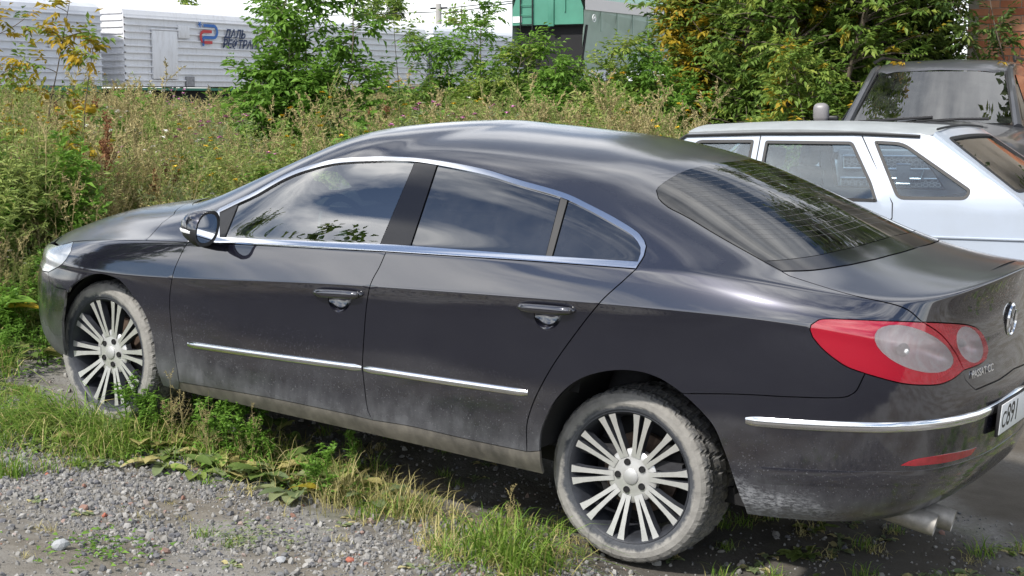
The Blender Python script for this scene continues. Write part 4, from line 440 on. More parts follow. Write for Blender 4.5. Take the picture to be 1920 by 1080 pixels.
def inset(poly,d):
    """pull a panel outline in by d metres along the surface; outline pieces on the centre line or the bottom edge stay"""
    p=np.asarray(poly,float); P,n,ps,pt=S3(p)
    T=np.roll(P,-1,0)-np.roll(P,1,0); T/=np.linalg.norm(T,axis=1)[:,None]+1e-12
    q=p*[SX,TX]; area=np.sum(q[:,0]*np.roll(q[:,1],-1)-np.roll(q[:,0],-1)*q[:,1])
    D=np.cross(n,T)*(1 if area>0 else -1)
    ss=(ps*ps).sum(1); tt=(pt*pt).sum(1); s_t=(ps*pt).sum(1); ds=(ps*D).sum(1); dt=(pt*D).sum(1); det=ss*tt-s_t**2+1e-12
    a=(ds*tt-dt*s_t)/det*d; b=(dt*ss-ds*s_t)/det*d
    a=np.clip(a,-.08,.08); b=np.clip(b,-.25,.25)
    cs=(p[:,0]<.01)|(p[:,0]>NC-1.01); ct=(p[:,1]>NR-1.02)|(p[:,1]<.02)
    a[cs]=0; b[ct]=0
    return p+np.stack([a,b],1)
def tess(poly,holes=(),ds=.1,dt=.125):
    p=np.asarray(poly,float); lo,hi=p.min(0),p.max(0)
    g=np.stack(np.meshgrid(np.arange(math.floor(lo[0]/ds)*ds,hi[0]+ds,ds),np.arange(math.floor(lo[1]/dt)*dt,hi[1]+dt,dt)),-1).reshape(-1,2)
    g=g[inside(p,g)]
    for h in holes: g=g[~inside(h,g)]
    V=[]; E=[]
    for loop in [p]+[np.asarray(h,float) for h in holes]:
        b=len(V); n=len(loop); V+=[(x*SX,y*TX) for x,y in loop]; E+=[(b+i,b+(i+1)%n) for i in range(n)]
    # keep grid points clear of the outline
    bd=np.array(V); gg=g*[SX,TX]; keep=np.ones(len(gg),bool)
    for (i,j) in E:
        a,b2=bd[i],bd[j]; ab=b2-a; L2=ab@ab+1e-12; u=np.clip(((gg-a)@ab)/L2,0,1); d=np.linalg.norm(gg-a-u[:,None]*ab,axis=1); keep&=d>.0035
    gg=gg[keep]; V+=[tuple(x) for x in gg]
    r=delaunay_2d_cdt([Vector(v) for v in V],E,[],0,1e-6)
    q=np.array([(v.x/SX,v.y/TX) for v in r[0]]); tr=np.array([f for f in r[2] if len(f)==3])
    c=q[tr].mean(1); k=inside(p,c)
    for h in holes: k&=~inside(h,c)
    tr=tr[k]
    # anticlockwise in (s,t)
    a,b,c3=q[tr[:,0]],q[tr[:,1]],q[tr[:,2]]; ar=(b[:,0]-a[:,0])*(c3[:,1]-a[:,1])-(c3[:,0]-a[:,0])*(b[:,1]-a[:,1])
    tr=tr[np.abs(ar)>1e-9]; ar=ar[np.abs(ar)>1e-9]; tr[ar<0]=tr[ar<0][:,::-1]
    used=np.unique(tr); remap=-np.ones(len(q),int); remap[used]=np.arange(len(used))
    return q[used],remap[tr]
def panel(name,poly,mat,parent=car,sides=(-1,),off=0.,flange=.012,gap=.0022,holes=(),ds=.1,dt=.125):
    """one body panel cut from the body surface, with its edge turned in; sides -1 near, 1 far, both for panels across the centre line"""
    p=inset(poly,gap) if gap else np.asarray(poly,float)
    q,tr=tess(p,holes,ds,dt); P,n,_,_=S3(q); P=P+n*off
    cnt={}
    for t in tr:
        for a,b in ((t[0],t[1]),(t[1],t[2]),(t[2],t[0])): cnt[(a,b)]=1
    be=[e for e in cnt if (e[1],e[0]) not in cnt]
    if len(sides)==2: be=[e for e in be if not ((q[e[0],0]<.01 and q[e[1],0]<.01) or (q[e[0],0]>NC-1.01 and q[e[1],0]>NC-1.01) or (q[e[0],1]>NR-1.01 and q[e[1],1]>NR-1.01))]
    V=[];Nn=[];F=[]
    for sd in sides:
        m=np.array([1,-sd,1.]); b=len(V)
        V+=list(P*m); Nn+=list(n*m); F+=[tuple(x+b for x in (t if sd<0 else t[::-1])) for t in tr]
        if flange:
            for (i,j) in be:
                d=P[j]-P[i]; o=np.cross(d,n[i]); o/=np.linalg.norm(o)+1e-12; k=len(V)
                V+=[P[i]*m,P[j]*m,(P[j]-n[j]*flange)*m,(P[i]-n[i]*flange)*m]; Nn+=[o*m]*4
                F.append((k,k+3,k+2,k+1) if sd<0 else (k,k+1,k+2,k+3))
    me=bpy.data.meshes.new(name); me.from_pydata([tuple(v) for v in V],[],F); me.polygons.foreach_set('use_smooth',[True]*len(F)); me.update()
    me.normals_split_custom_set_from_vertices([tuple(x) for x in Nn])
    return mesh_obj(name,me,parent,mat)
def pt(s,t,side=-1,off=0):
    P,n,ps,pt_=S3([(s,t)]); m=np.array([1,-side,1.]); return (P[0]+n[0]*off)*m,n[0]*m,ps[0]*m
def strip(name,curve,mat,parent,side=(-1,),w=.022,h=.008,taper=(1,1),both=False):
    """trim strip of domed section laid along a curve on the body surface"""
    V=[];F=[]
    for sd in side:
        m=np.array([1,-sd,1.]); c=np.asarray(curve,float)
        P,n,ps,pt_=S3(c); k=len(c); T=np.gradient(P,axis=0); T/=np.linalg.norm(T,axis=1)[:,None]; B=np.cross(n,T)
        d=np.concatenate([[0],np.cumsum(np.linalg.norm(np.diff(P,axis=0),axis=1))]); L=d[-1]
        prof=[(-.5,-.3),(-.5,.55),(-.28,1.),(.28,1.),(.5,.55),(.5,-.3)]; b=len(V)
        for i in range(k):
            e=1.
            if taper[0]: e=min(e,.25+.75*min(1,d[i]/.03))
            if taper[1]: e=min(e,.25+.75*min(1,(L-d[i])/.03))
            for (u,v) in prof: V.append(tuple((P[i]+B[i]*u*w*(.5+.5*e)+n[i]*v*h*e)*m))
        for i in range(k-1):
            for j in range(5):
                f=(b+i*6+j,b+i*6+j+1,b+(i+1)*6+j+1,b+(i+1)*6+j); F.append(f if sd>0 else f[::-1])
        F.append(tuple(range(b,b+6))); F.append(tuple(b+(k-1)*6+x for x in range(6))[::-1])
    o=pyd(name,V,F,parent,mat,True); o.data.set_sharp_from_angle(angle=rad(50)); return o
def dens(c,n=60):
    c=np.asarray(c,float); d=np.concatenate([[0],np.cumsum(np.linalg.norm(np.diff(c*[SX,TX],axis=0),axis=1))]); u=np.linspace(0,d[-1],n)
    return np.stack([np.interp(u,d,c[:,0]),np.interp(u,d,c[:,1])],1)
def ell(s0,t0,rx,rz,n=24,rot=0):
    """ellipse of rx by rz metres on the surface"""
    P,nn,ps,p_t=S3([(s0,t0)]); a=np.linspace(0,2*np.pi,n,endpoint=False); ls=np.linalg.norm(ps[0]); lt=np.linalg.norm(p_t[0])
    x=rx*np.cos(a); z=rz*np.sin(a); return np.stack([s0+(x*math.cos(rot)-z*math.sin(rot))/ls, t0+(x*math.sin(rot)+z*math.cos(rot))/lt],1)

BOTH=(-1,1)
panel('body_shell',PAN['body'],M['paint'],car,BOTH,holes=[np.array(PAN['windshield']),np.array(PAN['rear_glass'])])
panel('hood',PAN['hood'],M['paint'],car,BOTH)
panel('windshield',PAN['windshield'],M['glass_front'],car,BOTH,off=-.004,flange=0,gap=0,ds=.2,dt=.25)
rw=panel('rear_window',PAN['rear_glass'],M['glass_rear'],car,BOTH,off=.002,flange=.006,gap=.003)
panel('deck_cover',PAN['cover'],M['gloss_black'],car,BOTH,off=.003,flange=.012,gap=.002)
lid=panel('trunk_lid',PAN['lid'],M['paint'],car,BOTH)
rb=panel('rear_bumper',PAN['rear_bumper'],M['paint'],car,BOTH,off=.002)
fbm=panel('front_bumper',PAN['front_bumper'],M['paint'],car,BOTH)
HAND={'front':(8.994,4.458),'rear':(11.425,4.462)}
lampm=MT('red_lamp_plastic'); _x=lampm.noise(30,3,.5,lampm.coord('Object',(1,1,6)))
lampm.set(Base_Color=lampm.mix(lampm.ramp(_x,.3,.7),(.30,.002,.008),(.46,.006,.020)),Roughness=.10,Coat_Weight=1.,Coat_Roughness=.02,Subsurface_Weight=.0); lampm=lampm.m
lensm=MT('clear_lamp_lens'); _x=lensm.noise(55,4,.6,lensm.coord('Object',(1,1,.35))); _y=lensm.noise(260,2,.6)
lensm.set(Base_Color=lensm.mix(lensm.ramp(_x,.35,.68),(.62,.40,.42),(.74,.72,.74)),Roughness=.16,Coat_Weight=1.,Metallic=.25); lensm.bump(_y,.25,.002); lensm=lensm.m
reflm=simple('red_reflector',(.30,.012,.02),.25,0,.2,60,.8)
for sd in (-1,1):
    panel('fender',PAN['fender'],M['paint'],car,(sd,))
    panel('headlight',PAN['headlight'],simple('headlight_lens',(.40,.42,.44),.12,.3,.25,12,1) if sd<0 else bpy.data.materials['headlight_lens'],car,(sd,),off=.001)
    panel('sill',PAN['sill'],M['sill'],car,(sd,),off=-.002)
    for nm in ('front','rear'):
        hs,ht=HAND[nm]; hole=ell(hs+.02,ht-.16,.060,.044)
        d=panel('door',PAN[nm+'_door'],M['paint'],car,(sd,),holes=[hole],off=.0005)
        d['label']='%s door of the sedan on its %s side'%(nm,'near' if sd<0 else 'far')
        # dish behind the handle
        P,n,_,_=S3(hole); c,nc,_=pt(hs+.02,ht-.16); mm=np.array([1,-sd,1.]); V=[];F=[]
        for k,(e,dp) in enumerate(((1.05,-.002),(.92,-.014),(.6,-.026),(.2,-.030))):
            for q in P: V.append((c+(q-c)*e+nc*dp)*mm)
        for k in range(3):
            for i in range(24): F.append((k*24+i,k*24+(i+1)%24,(k+1)*24+(i+1)%24,(k+1)*24+i))
        F.append(tuple(range(72,96))); pyd('handle_dish',V,F,d,M['paint'],True)
        # handle bar
        h0,nn,tx=pt(hs,ht+.10); tx=tx/np.linalg.norm(tx); up=np.cross(tx,nn)*(1); up=up if up[2]>0 else -up
        L=.125; V=[];F=[];K=14
        for i in range(K+1):
            u=-1+2*i/K; e=max(0.,1-abs(u)**3.2)**.5; w_=.0175*(.35+.65*e); st_=.034*(.30+.70*max(0,1-u**6))
            base=h0+tx*u*L
            for a in range(10):
                q=2*math.pi*a/10; V.append((base+up*math.cos(q)*w_*1.05+nn*(st_-.012+math.sin(q)*.012))*mm)
        for i in range(K):
            for a in range(10): F.append((i*10+a,i*10+(a+1)%10,(i+1)*10+(a+1)%10,(i+1)*10+a))
        F+= [tuple(range(10)),tuple(K*10+a for a in range(10))]
        ho=pyd('handle',V,F,d,M['paint'],True)
        bm=bmesh.new(); bm.from_mesh(ho.data); bmesh.ops.recalc_face_normals(bm,faces=bm.faces[:]); bm.to_mesh(ho.data); bm.free()
        for u in (-.78,.80):
            q=(h0+tx*u*L)*mm; MB().box(q+nn*mm*.008,(.035,.03,.016)).build('handle_mount',M['black'],d,bevel=.003)
        strip('trim_strip',dens(CUR['door_strip_'+nm[0]],30),M['chrome'],d,(sd,),w=.026,h=.010)
    # window surround and panes
    panel('window_trim',PAN['chrome'],M['chrome'],car,(sd,),off=.005,flange=.012,gap=.0008,holes=[np.array(PAN['chrome_hole'])],ds=.1,dt=.12)
    panel('mirror_sail',PAN['sail'],M['black'],car,(sd,),off=.001,gap=0)
    panel('side_window',PAN['front_glass'],M['glass_front'],car,(sd,),off=-.003,flange=0,gap=0)['label']='clear front side window'
    panel('window_pillar',PAN['b_pillar'],M['gloss_black'],car,(sd,),off=.001,gap=0)
    panel('side_window',PAN['rear_glass_side'],M['glass_tint'],car,(sd,),off=-.003,flange=0,gap=0)['label']='dark tinted rear side window'
    panel('window_divider',PAN['divider'],M['rubber'],car,(sd,),off=.002,gap=0)
    panel('side_window',PAN['quarter_glass'],M['glass_tint'],car,(sd,),off=-.003,flange=0,gap=0)['label']='small tinted window behind the rear door glass'
    # tail lamps
    def lamp(poly,lens,parent,bulb,rb_,deep):
        lp=np.array(lens); c0=lp.mean(0)
        t_=panel('tail_light',poly,M['lamp_red'],parent,(sd,),off=.004,holes=[lp])
        panel('lamp_lens',lp,M['lamp_clear'],t_,(sd,),off=.004,flange=0,gap=0)
        panel('lamp_back',poly,M['lamp_back'],t_,(sd,),off=-.030,flange=0,gap=.012,holes=[lp])
        P,n_,_,_=S3(lp); cc=S3([c0])[0][0]; nc=S3([c0])[1][0]; mm_=np.array([1,-sd,1.]); V=[];F=[];K=len(lp)
        for e,dp in ((1.,.003),(.96,-.012),(.80,-.030),(.55,-.042),(.25,-.048)):
            for q in P: V.append((cc+(q-cc)*e+nc*dp)*mm_)
        for r in range(4):
            for i in range(K): F.append((r*K+i,r*K+(i+1)%K,(r+1)*K+(i+1)%K,(r+1)*K+i))
        F.append(tuple(range(4*K,5*K))); pyd('reflector_bowl',V,F,t_,M['lamp_bowl'],True)
        bp,bn,_=pt(bulb[0],bulb[1]); g=MB(); g.lathe([(0,rb_*1.2),(rb_*.55,rb_),(rb_*.9,rb_*.4),(rb_,0),(rb_*.6,-rb_*.6)],20,'z'); o=g.build('lamp_bulb',M['white_paint'],t_,True); o.matrix_local=frame((bp-bn*.022)*mm_,(1,0,0),tuple(bn*mm_))
    if 'lamp_red' not in M:
        M['lamp_red']=glass_mat('red_lamp_shell',(.90,.05,.08),1.9,0,0,(.60,.008,.035),.48); M['lamp_clear']=glass_mat('clear_lamp_shell',(.97,.92,.92),1.55,.06,.14,(.78,.70,.71),.16)
        q=MT('ribbed_red_reflector'); wv=q.add('ShaderNodeTexWave'); wv.inputs['Scale'].default_value=34; wv.bands_direction='DIAGONAL'; q.l(q.coord(),wv.inputs['Vector']); q.set(Base_Color=q.mix(wv.outputs[0],(.42,.10,.11),(.80,.62,.62)),Metallic=.35,Roughness=.32); q.bump(wv.outputs[0],.5,.004); M['lamp_back']=q.m
        q=MT('lamp_bowl'); x=q.noise(30,4,.6,q.coord('Object',(1,1,.25))); q.set(Base_Color=q.mix(q.ramp(x,.35,.7),(.78,.56,.58),(.92,.90,.91)),Metallic=.35,Roughness=.28); M['lamp_bowl']=q.m
    lamp(PAN['lamp_outer'],CUR['lens_main'],car,(16.18,5.37),.024,.05)
    lamp(PAN['lamp_inner'],CUR['lens_small'],lid,(17.87,5.85),.016,.04)
    panel('reflector',CUR['refl'],reflm,rb,(sd,),off=.0045,flange=.005,gap=0)
    # mirror
    mr=empty('door_mirror'); mr.parent=car; mm=Matrix.Diagonal((1,-sd,1,1))
    def ring(x,cy,cz,ry,rz,n=20,sq=2.6,sk=0.):
        r=[]
        for k in range(n):
            a=2*math.pi*k/n; ca,sa=math.cos(a),math.sin(a); e=2/sq
            yy=ry*math.copysign(abs(ca)**e,ca); zz=rz*math.copysign(abs(sa)**e,sa)
            r.append((x,cy+yy+sk*zz,cz+zz))
        return r
    mx_,my_,mz_=-2.01,-.975,1.032
    rings=[ring(mx_-.085,my_+.010,mz_-.004,.018,.012),ring(mx_-.072,my_+.006,mz_-.002,.040,.033),ring(mx_-.040,my_+.002,mz_,.062,.056),ring(mx_,my_,mz_,.073,.073),ring(mx_+.035,my_,mz_,.077,.079,20,2.4,.18),ring(mx_+.050,my_,mz_,.073,.075,20,2.4,.18)]
    V=[p for r in rings for p in r]; F=[(i*20+k,i*20+(k+1)%20,(i+1)*20+(k+1)%20,(i+1)*20+k) for i in range(5) for k in range(20)]; F.append(tuple(range(20)))
    inner=ring(mx_+.045,my_,mz_,.064,.065,20,2.3,.18); b=len(V); V+=inner; F+=[(100+k,100+(k+1)%20,b+(k+1)%20,b+k) for k in range(20)]; F.append(tuple(b+k for k in range(20)))
    V=[tuple(mm@Vector(p)) for p in V]
    mat_i=[0 if (np.mean([V[i][2] for i in f])>1.025 and max(f)<120) else 1 for f in F]
    ho=pyd('mirror_housing',V,F,mr,[M['paint'],M['black']],True,mat_i)
    bm=bmesh.new(); bm.from_mesh(ho.data); bmesh.ops.recalc_face_normals(bm,faces=bm.faces[:]); bm.to_mesh(ho.data); bm.free(); ho.data.set_sharp_from_angle(angle=rad(45))
    g=ring(mx_+.0465,my_,mz_,.060,.061,20,2.3,.18); pyd('mirror_pane',[tuple(mm@Vector(p)) for p in g],[tuple(range(20))],mr,M['mirror'])
    g=MB(); 
    for k in range(9):
        a=math.pi*(1.05+.55*k/8-.35); 
    arc=[tuple(mm@Vector((mx_-.078+.10*(k/8)**1.6,my_-.005-.066*math.sin(math.pi/2*k/8),mz_-.014))) for k in range(9)]
    g.tube(arc,.008,6); g.build('indicator',M['white_paint'],mr,True)
    g=MB(); g.tube([tuple(mm@Vector(p)) for p in ((-2.06,-.86,.955),(-2.06,-.89,.960),(-2.05,-.93,.968),(-2.035,-.965,.985))],[.034,.028,.022,.022],10); g.build('mirror_arm',M['black'],mr,True)
strip('chrome_strip',dens(CUR['bump_strip'],90),M['chrome'],rb,BOTH,w=.034,h=.012,taper=(1,0))
# lower bumper step
lo=dens([(13.98,2.05),(15,2.11),(16,2.11),(17,2.04),(18.2,1.96),(19.2,1.9),(20,1.88)],80)
strip('bumper_lip',lo,M['paint'],rb,BOTH,w=.06,h=.005,taper=(1,0))
# number plate
P0,n0,_=pt(20,2.72); px_=P0[0]+.012
mb=MB(); mb.box((px_,0,.700),(.012,.535,.125)); pf=mb.build('plate_holder',M['black'],rb,bevel=.003)
mb=MB(); mb.box((px_+.007,0,.701),(.004,.52,.112)); pl=mb.build('number_plate',M['white_paint'],rb,bevel=.001)
blk=M['black']
Mx=frame((px_+.0092,-.212,.692),(0,1,0),(1,0,0)); text_mesh('plate_letter','C',.085,blk,pl,Mx,.0003,0,.001)
Mx=frame((px_+.0092,-.095,.700),(0,1,0),(1,0,0)); text_mesh('plate_number','891',.112,blk,pl,Mx,.0003,0,.001)
# emblem and lettering on the lid
eP,en,_=pt(20,6.63); en=np.array([1.,0,.0]); 
mb=MB(); mb.lathe([(.052,0),(.058,.006),(.064,0)],40,'x'); mb.v=[(x,y,z) for x,y,z in mb.v]
def bar(a,b,wd=.0085):
    a=Vector((0,*a));b=Vector((0,*b)); d=(b-a); L=d.length; u=d.normalized(); p=Vector((1,0,0)).cross(u)*wd/2
    mb.add([a-p,b-p,b+p,a+p,a-p+Vector((.004,0,0)),b-p+Vector((.004,0,0)),b+p+Vector((.004,0,0)),a+p+Vector((.004,0,0))],[(0,1,2,3),(4,5,6,7),(0,1,5,4),(1,2,6,5),(2,3,7,6),(3,0,4,7)])
bar((-.022,.050),(0,.008)); bar((.022,.050),(0,.008))
for sgn in (1,-1): bar((sgn*.046,.030),(sgn*.020,-.048)); bar((sgn*.020,-.048),(0,.000))
em=mb.build('emblem',M['chrome'],lid,True,loc=(eP[0]+.006,0,eP[2]))
mb=MB(); mb.lathe([(.0,0),(.055,0),(.056,-.012)],40,'x'); mb.build('emblem_disc',M['gloss_black'],lid,True,loc=(eP[0]+.004,0,eP[2]))
a0,an,_=pt(17.94,4.07); a1,an1,_=pt(18.83,4.11); tm=(a0+a1)/2; tn=(an+an1)/2
text_mesh('lettering','PASSAT CC',.036,M['chrome'],lid,frame(tm+tn/np.linalg.norm(tn)*.006,a1-a0,tn),.0015,.25,.0006)
# heating lines of the rear window
mb=MB()
for k in range(16):
    t=13.35+k*.115; c=dens([(15.2-.02*k,t),(20,t+.12)],14)
    for sd in BOTH:
        Pq,nq,_,_=S3(c); m_=np.array([1,-sd,1.]); Vv=[]
        for p,n in zip(Pq,nq): Vv+= [(p+n*.0028+np.array([.0005,0,0]))*m_,(p+n*.0028-np.array([.0005,0,0]))*m_]
        mb.add(Vv,[(2*i,2*i+1,2*i+3,2*i+2) for i in range(13)])
mb.build('heating_lines',simple('heater_line',(.30,.29,.30),.5),rw,recalc=False)
# exhaust pipes
for sd in (-1,):
    for yy,xx in ((-.50,.0),(-.40,.035)):
        mb=MB(); mb.lathe([(.036,0),(.040,.004),(.041,-.02),(.041,-.30),(.034,-.30),(.034,-.02),(.036,0)],28,'x'); o=mb.build('exhaust_pipe',simple('dusty_steel',(.30,.285,.26),.5,.5,.25,25,0,.1) if 'dusty_steel' not in bpy.data.materials else bpy.data.materials['dusty_steel'],car,True,loc=(1.085+xx,yy,.335)); o.rotation_euler=(0,rad(9),rad(8))
        mb=MB(); mb.lathe([(.0,0),(.033,0)],20,'x'); mb.build('exhaust_bore',M['dark'],o,loc=(-.12,0,0))
# dark inner shell, floor, arch liners
for sd in BOTH:
    gs=np.arange(.5,20.01,.25); gt=np.array([.6,1.2,2,3,4,6,8,9.6]); V=[];F=[]; G,nG,_,_=S3(np.stack(np.meshgrid(gs,gt),-1).reshape(-1,2)); G=(G-nG*.075)*[1,-sd,1]
    ok=[]
    nS=len(gs)
    for j in range(len(gt)-1):
        for i in range(nS-1):
            c=G[[j*nS+i,j*nS+i+1,(j+1)*nS+i,(j+1)*nS+i+1]].mean(0)
            if np.hypot(c[0]-.07,c[2]-.40)<.46 or np.hypot(c[0]+2.66,c[2]-.37)<.45: continue
            F.append((j*nS+i,j*nS+i+1,(j+1)*nS+i+1,(j+1)*nS+i))
    pyd('inner_shell',G,F,car,M['dark'])
    for cx,cz,r,yo in ((.07,.385,.405,-.895),(-2.64,.345,.385,-.79)):
        mb=MB(); V=[];F=[]
        for k in range(25):
            a=rad(2+176*k/24)
            for y in (yo,-.46): V.append((cx+r*math.cos(a),y*-sd,cz+r*math.sin(a)))
        F=[(2*k,2*k+1,2*k+3,2*k+2) for k in range(24)]
        V.append((cx,-.46*-sd,cz)); F+=[(2*k+1,len(V)-1,2*k+3) for k in range(24)]
        pyd('arch_liner',V,F,car,M['dark'],True)
mb=MB(); mb.box((-1.25,0,.30),(3.7,1.2,.06)); mb.box((.70,0,.50),(.5,1.2,.1)); mb.build('underbody',M['dark'],car)
# cabin
mb=MB(); mb.prism([(-2.45,.90),(-2.2,1.0),(-1.95,1.02),(-1.80,.98),(-1.78,.80),(-2.4,.6)],-.74,.74); mb.build('dashboard',M['dash'],car,bevel=.02)
mb=MB(); mb.prism([(-2.03,1.0),(-1.98,1.07),(-1.86,1.065),(-1.80,1.0)],-.62,-.16); mb.build('instrument_hood',M['dash'],car,bevel=.015)
mb=MB(); mb.lathe([(.185+.014*math.cos(a),.014*math.sin(a)) for a in np.linspace(0,2*np.pi,9)[:-1]],40,'x',close=True); mb.box((0,0,-.02),(.03,.34,.035)); mb.box((0,0,-.09),(.03,.03,.16)); mb.lathe([(0,-.02),(.06,-.02),(.07,.0),(.05,.03)],20,'x')
sw=mb.build('steering_wheel',M['dash'],car,True,loc=(-1.66,-.39,.98)); sw.rotation_euler=(0,rad(-24),0)
for sx,sy in ((-1.08,-.39),(-1.08,.39),(-.30,-.38),(-.30,.38)):
    st=empty('seat',(sx,sy,.36)); st.parent=car
    mb=MB(); mb.box((-.1,0,.08),(.54,.50,.17)); mb.build('seat_cushion',M['grey_fabric'],st,bevel=.05,seg=3)
    mb=MB(); r=Matrix.Rotation(rad(14),3,'Y'); mb.box((.20,0,.42),(.15,.48,.62),r); mb.build('backrest',M['grey_fabric'],st,bevel=.05,seg=3)
    mb=MB(); mb.box((.29,0,.80),(.10,.26,.17),r); mb.build('headrest',M['grey_fabric'],st,bevel=.04,seg=3)
mb=MB(); mb.box((-1.1,0,.40),(2.6,1.5,.04)); mb.build('cabin_floor',M['grey_fabric'],car)
mb=MB(); mb.prism([(-.1,1.08),(.50,1.14),(.50,1.12),(-.1,1.04)],-.62,.62); mb.build('parcel_shelf',M['grey_fabric'],car)

# ------------------------------------------------------------------ wheels
mudt=MT('muddy_tyre'); _co=mudt.coord(); _sp=mudt.add('ShaderNodeVectorMath',operation='LENGTH'); 
_mm=mudt.add('ShaderNodeMapping'); _mm.inputs['Scale'].default_value=(1,0,1); mudt.l(_co,_mm.inputs[0]); mudt.l(_mm.outputs[0],_sp.inputs[0])
_r=_sp.outputs['Value']; _n=mudt.noise(16,7,.66); _n2=mudt.noise(70,5,.7)
_mask=mudt.maprange(mudt.math('ADD',_r,mudt.math('MULTIPLY',mudt.math('SUBTRACT',_n,.5),.055)),.268,.284)
_tread=mudt.math('SUBTRACT',1.0,mudt.math('MULTIPLY',mudt.maprange(_r,.318,.330),mudt.ramp(_n2,.35,.62)))
_mask=mudt.math('MULTIPLY',_mask,_tread)
mudt.set(Base_Color=mudt.mix(_mask,mudt.mix(_n2,(.030,.034,.042),(.08,.085,.095)),mudt.mix(mudt.ramp(_n,.3,.7),(.185,.178,.164),(.285,.275,.255))),Roughness=.85); mudt.bump(_n2,.5,.006)
M['tyre']=mudt.m
M['rim_dark']=simple('dusty_dark_rim',(.035,.038,.046),.5,.2,.5,12)
def make_wheel():
    w=empty('wheel'); w.parent=car
    # tyre: profile across the width, tread cut into blocks; y<0 is the outer face
    n=288; V=[];F=[]
    side=[(.2465,-.010),(.262,-.024),(.285,-.032),(.305,-.030),(.321,-.020)]
    tread=[(.330,-.006),(.3345,.012),(.3365,.045),(.337,.085),(.337,.13),(.3365,.165),(.3345,.198),(.330,.216)]
    inn=[(.321,.23),(.30,.238),(.27,.236),(.2465,.222)]
    prof=side+tread+inn; m=len(prof)
    for k in range(n):
        a=2*math.pi*k/n
        for i,(r,y) in enumerate(prof):
            rr=r
            if 4<=i<=13:
                row=(i-4)//2; ph=(k+row*3+(2 if i%2 else 0))%8
                if ph in (0,1): rr-=.0060 if i>4 else .003
                if i in (7,10): rr-=.007
            V.append((rr*math.cos(a),y,rr*math.sin(a)))
    for k in range(n):
        for i in range(m-1): F.append((k*m+i,k*m+i+1,((k+1)%n)*m+i+1,((k+1)%n)*m+i))
    pyd('tyre',V,F,w,M['tyre'],False)
    rim=MB(); rim.lathe([(.248,-.012),(.2545,-.017),(.2525,-.020),(.246,-.014),(.236,.010),(.225,.05),(.222,.19),(.240,.215),(.2465,.222)],72,'y'); ro=rim.build('rim',M['rim_dark'],w,True)
    # spokes: ten forked pairs
    def yface(r): return -.016+.030*(1-min(1,abs(r-.02)/.235))**.9
    sp=MB()
    for j in range(10):
        A=2*math.pi*(j+.27)/10
        for sg in (-1,1):
            pts=[(.075,sg*.0088,.0098),(.105,sg*.0108,.0088),(.15,sg*.0146,.0086),(.20,sg*.0192,.0100),(.232,sg*.0232,.0128),(.2475,sg*.0252,.0150)]
            Vv=[];Ff=[]
            for (r,o,hw) in pts:
                for (e,dy) in ((-1,0),(1,0),(1.25,.030),(-1.25,.030)):
                    x=r; z=o+e*hw; Vv.append((x*math.cos(A)-z*math.sin(A),yface(r)+dy,x*math.sin(A)+z*math.cos(A)))
            k=len(pts)
            sp.cur=0; sp.add(Vv,[(4*i,4*i+1,4*i+5,4*i+4) for i in range(k-1)])
            sp.cur=1; sp.add(Vv,[f for i in range(k-1) for f in ((4*i+1,4*i+2,4*i+6,4*i+5),(4*i+3,4*i,4*i+4,4*i+7),(4*i+2,4*i+3,4*i+7,4*i+6))]+[(4*k-4,4*k-3,4*k-2,4*k-1)])
    sp.build('spokes',[M['alu'],M['rim_dark']],ro)
    hb=MB(); hb.lathe([(.0,.004),(.03,.0045),(.055,.0085),(.075,.0105),(.096,.0105),(.104,.016),(.104,.045)],50,'y'); hb.build('hub',M['alu'],ro,True)
    cp=MB(); cp.lathe([(0,-.004),(.026,-.003),(.031,.001),(.032,.008)],30,'y'); cp.build('centre_cap',simple('cap_grey',(.45,.45,.44),.45,.4) if 'cap_grey' not in bpy.data.materials else bpy.data.materials['cap_grey'],ro,True)
    for j in range(5):
        A=2*math.pi*(j+.55)/5; lg=MB(); lg.lathe([(0,.0065),(.0115,.0065),(.0125,.003),(.0135,.0085)],14,'y',c=(.056*math.cos(A),-.0012,.056*math.sin(A))); lg.build('bolt_hole',M['dark'],ro,True)
    br=MB(); br.lathe([(.05,.10),(.05,.085),(.155,.085),(.155,.11),(.05,.11)],48,'y'); br.build('brake_disc',simple('rusty_iron',(.12,.085,.065),.6,.5,.4,20) if 'rusty_iron' not in bpy.data.materials else bpy.data.materials['rusty_iron'],w,True)
    ca=MB(); ca.box((.13,.09,.07),(.10,.07,.12)); ca.build('brake_caliper',M['dark'],w,bevel=.01)
    bk=MB(); bk.lathe([(0,.14),(.215,.14)],32,'y'); bk.build('backing_plate',M['dark'],w)
    return w
w0=make_wheel(); w0.location=(0,-.768,.335)
wf=copy_tree(w0,car); wf.location=(-2.711,-.768,.335); wf.rotation_euler=(0,rad(40),rad(-5.7)); 
w2=copy_tree(w0,car); w2.location=(0,.768,.335); w2.rotation_euler=(0,0,rad(180))
w3=copy_tree(w0,car); w3.location=(-2.711,.768,.335); w3.rotation_euler=(0,0,rad(174.3))
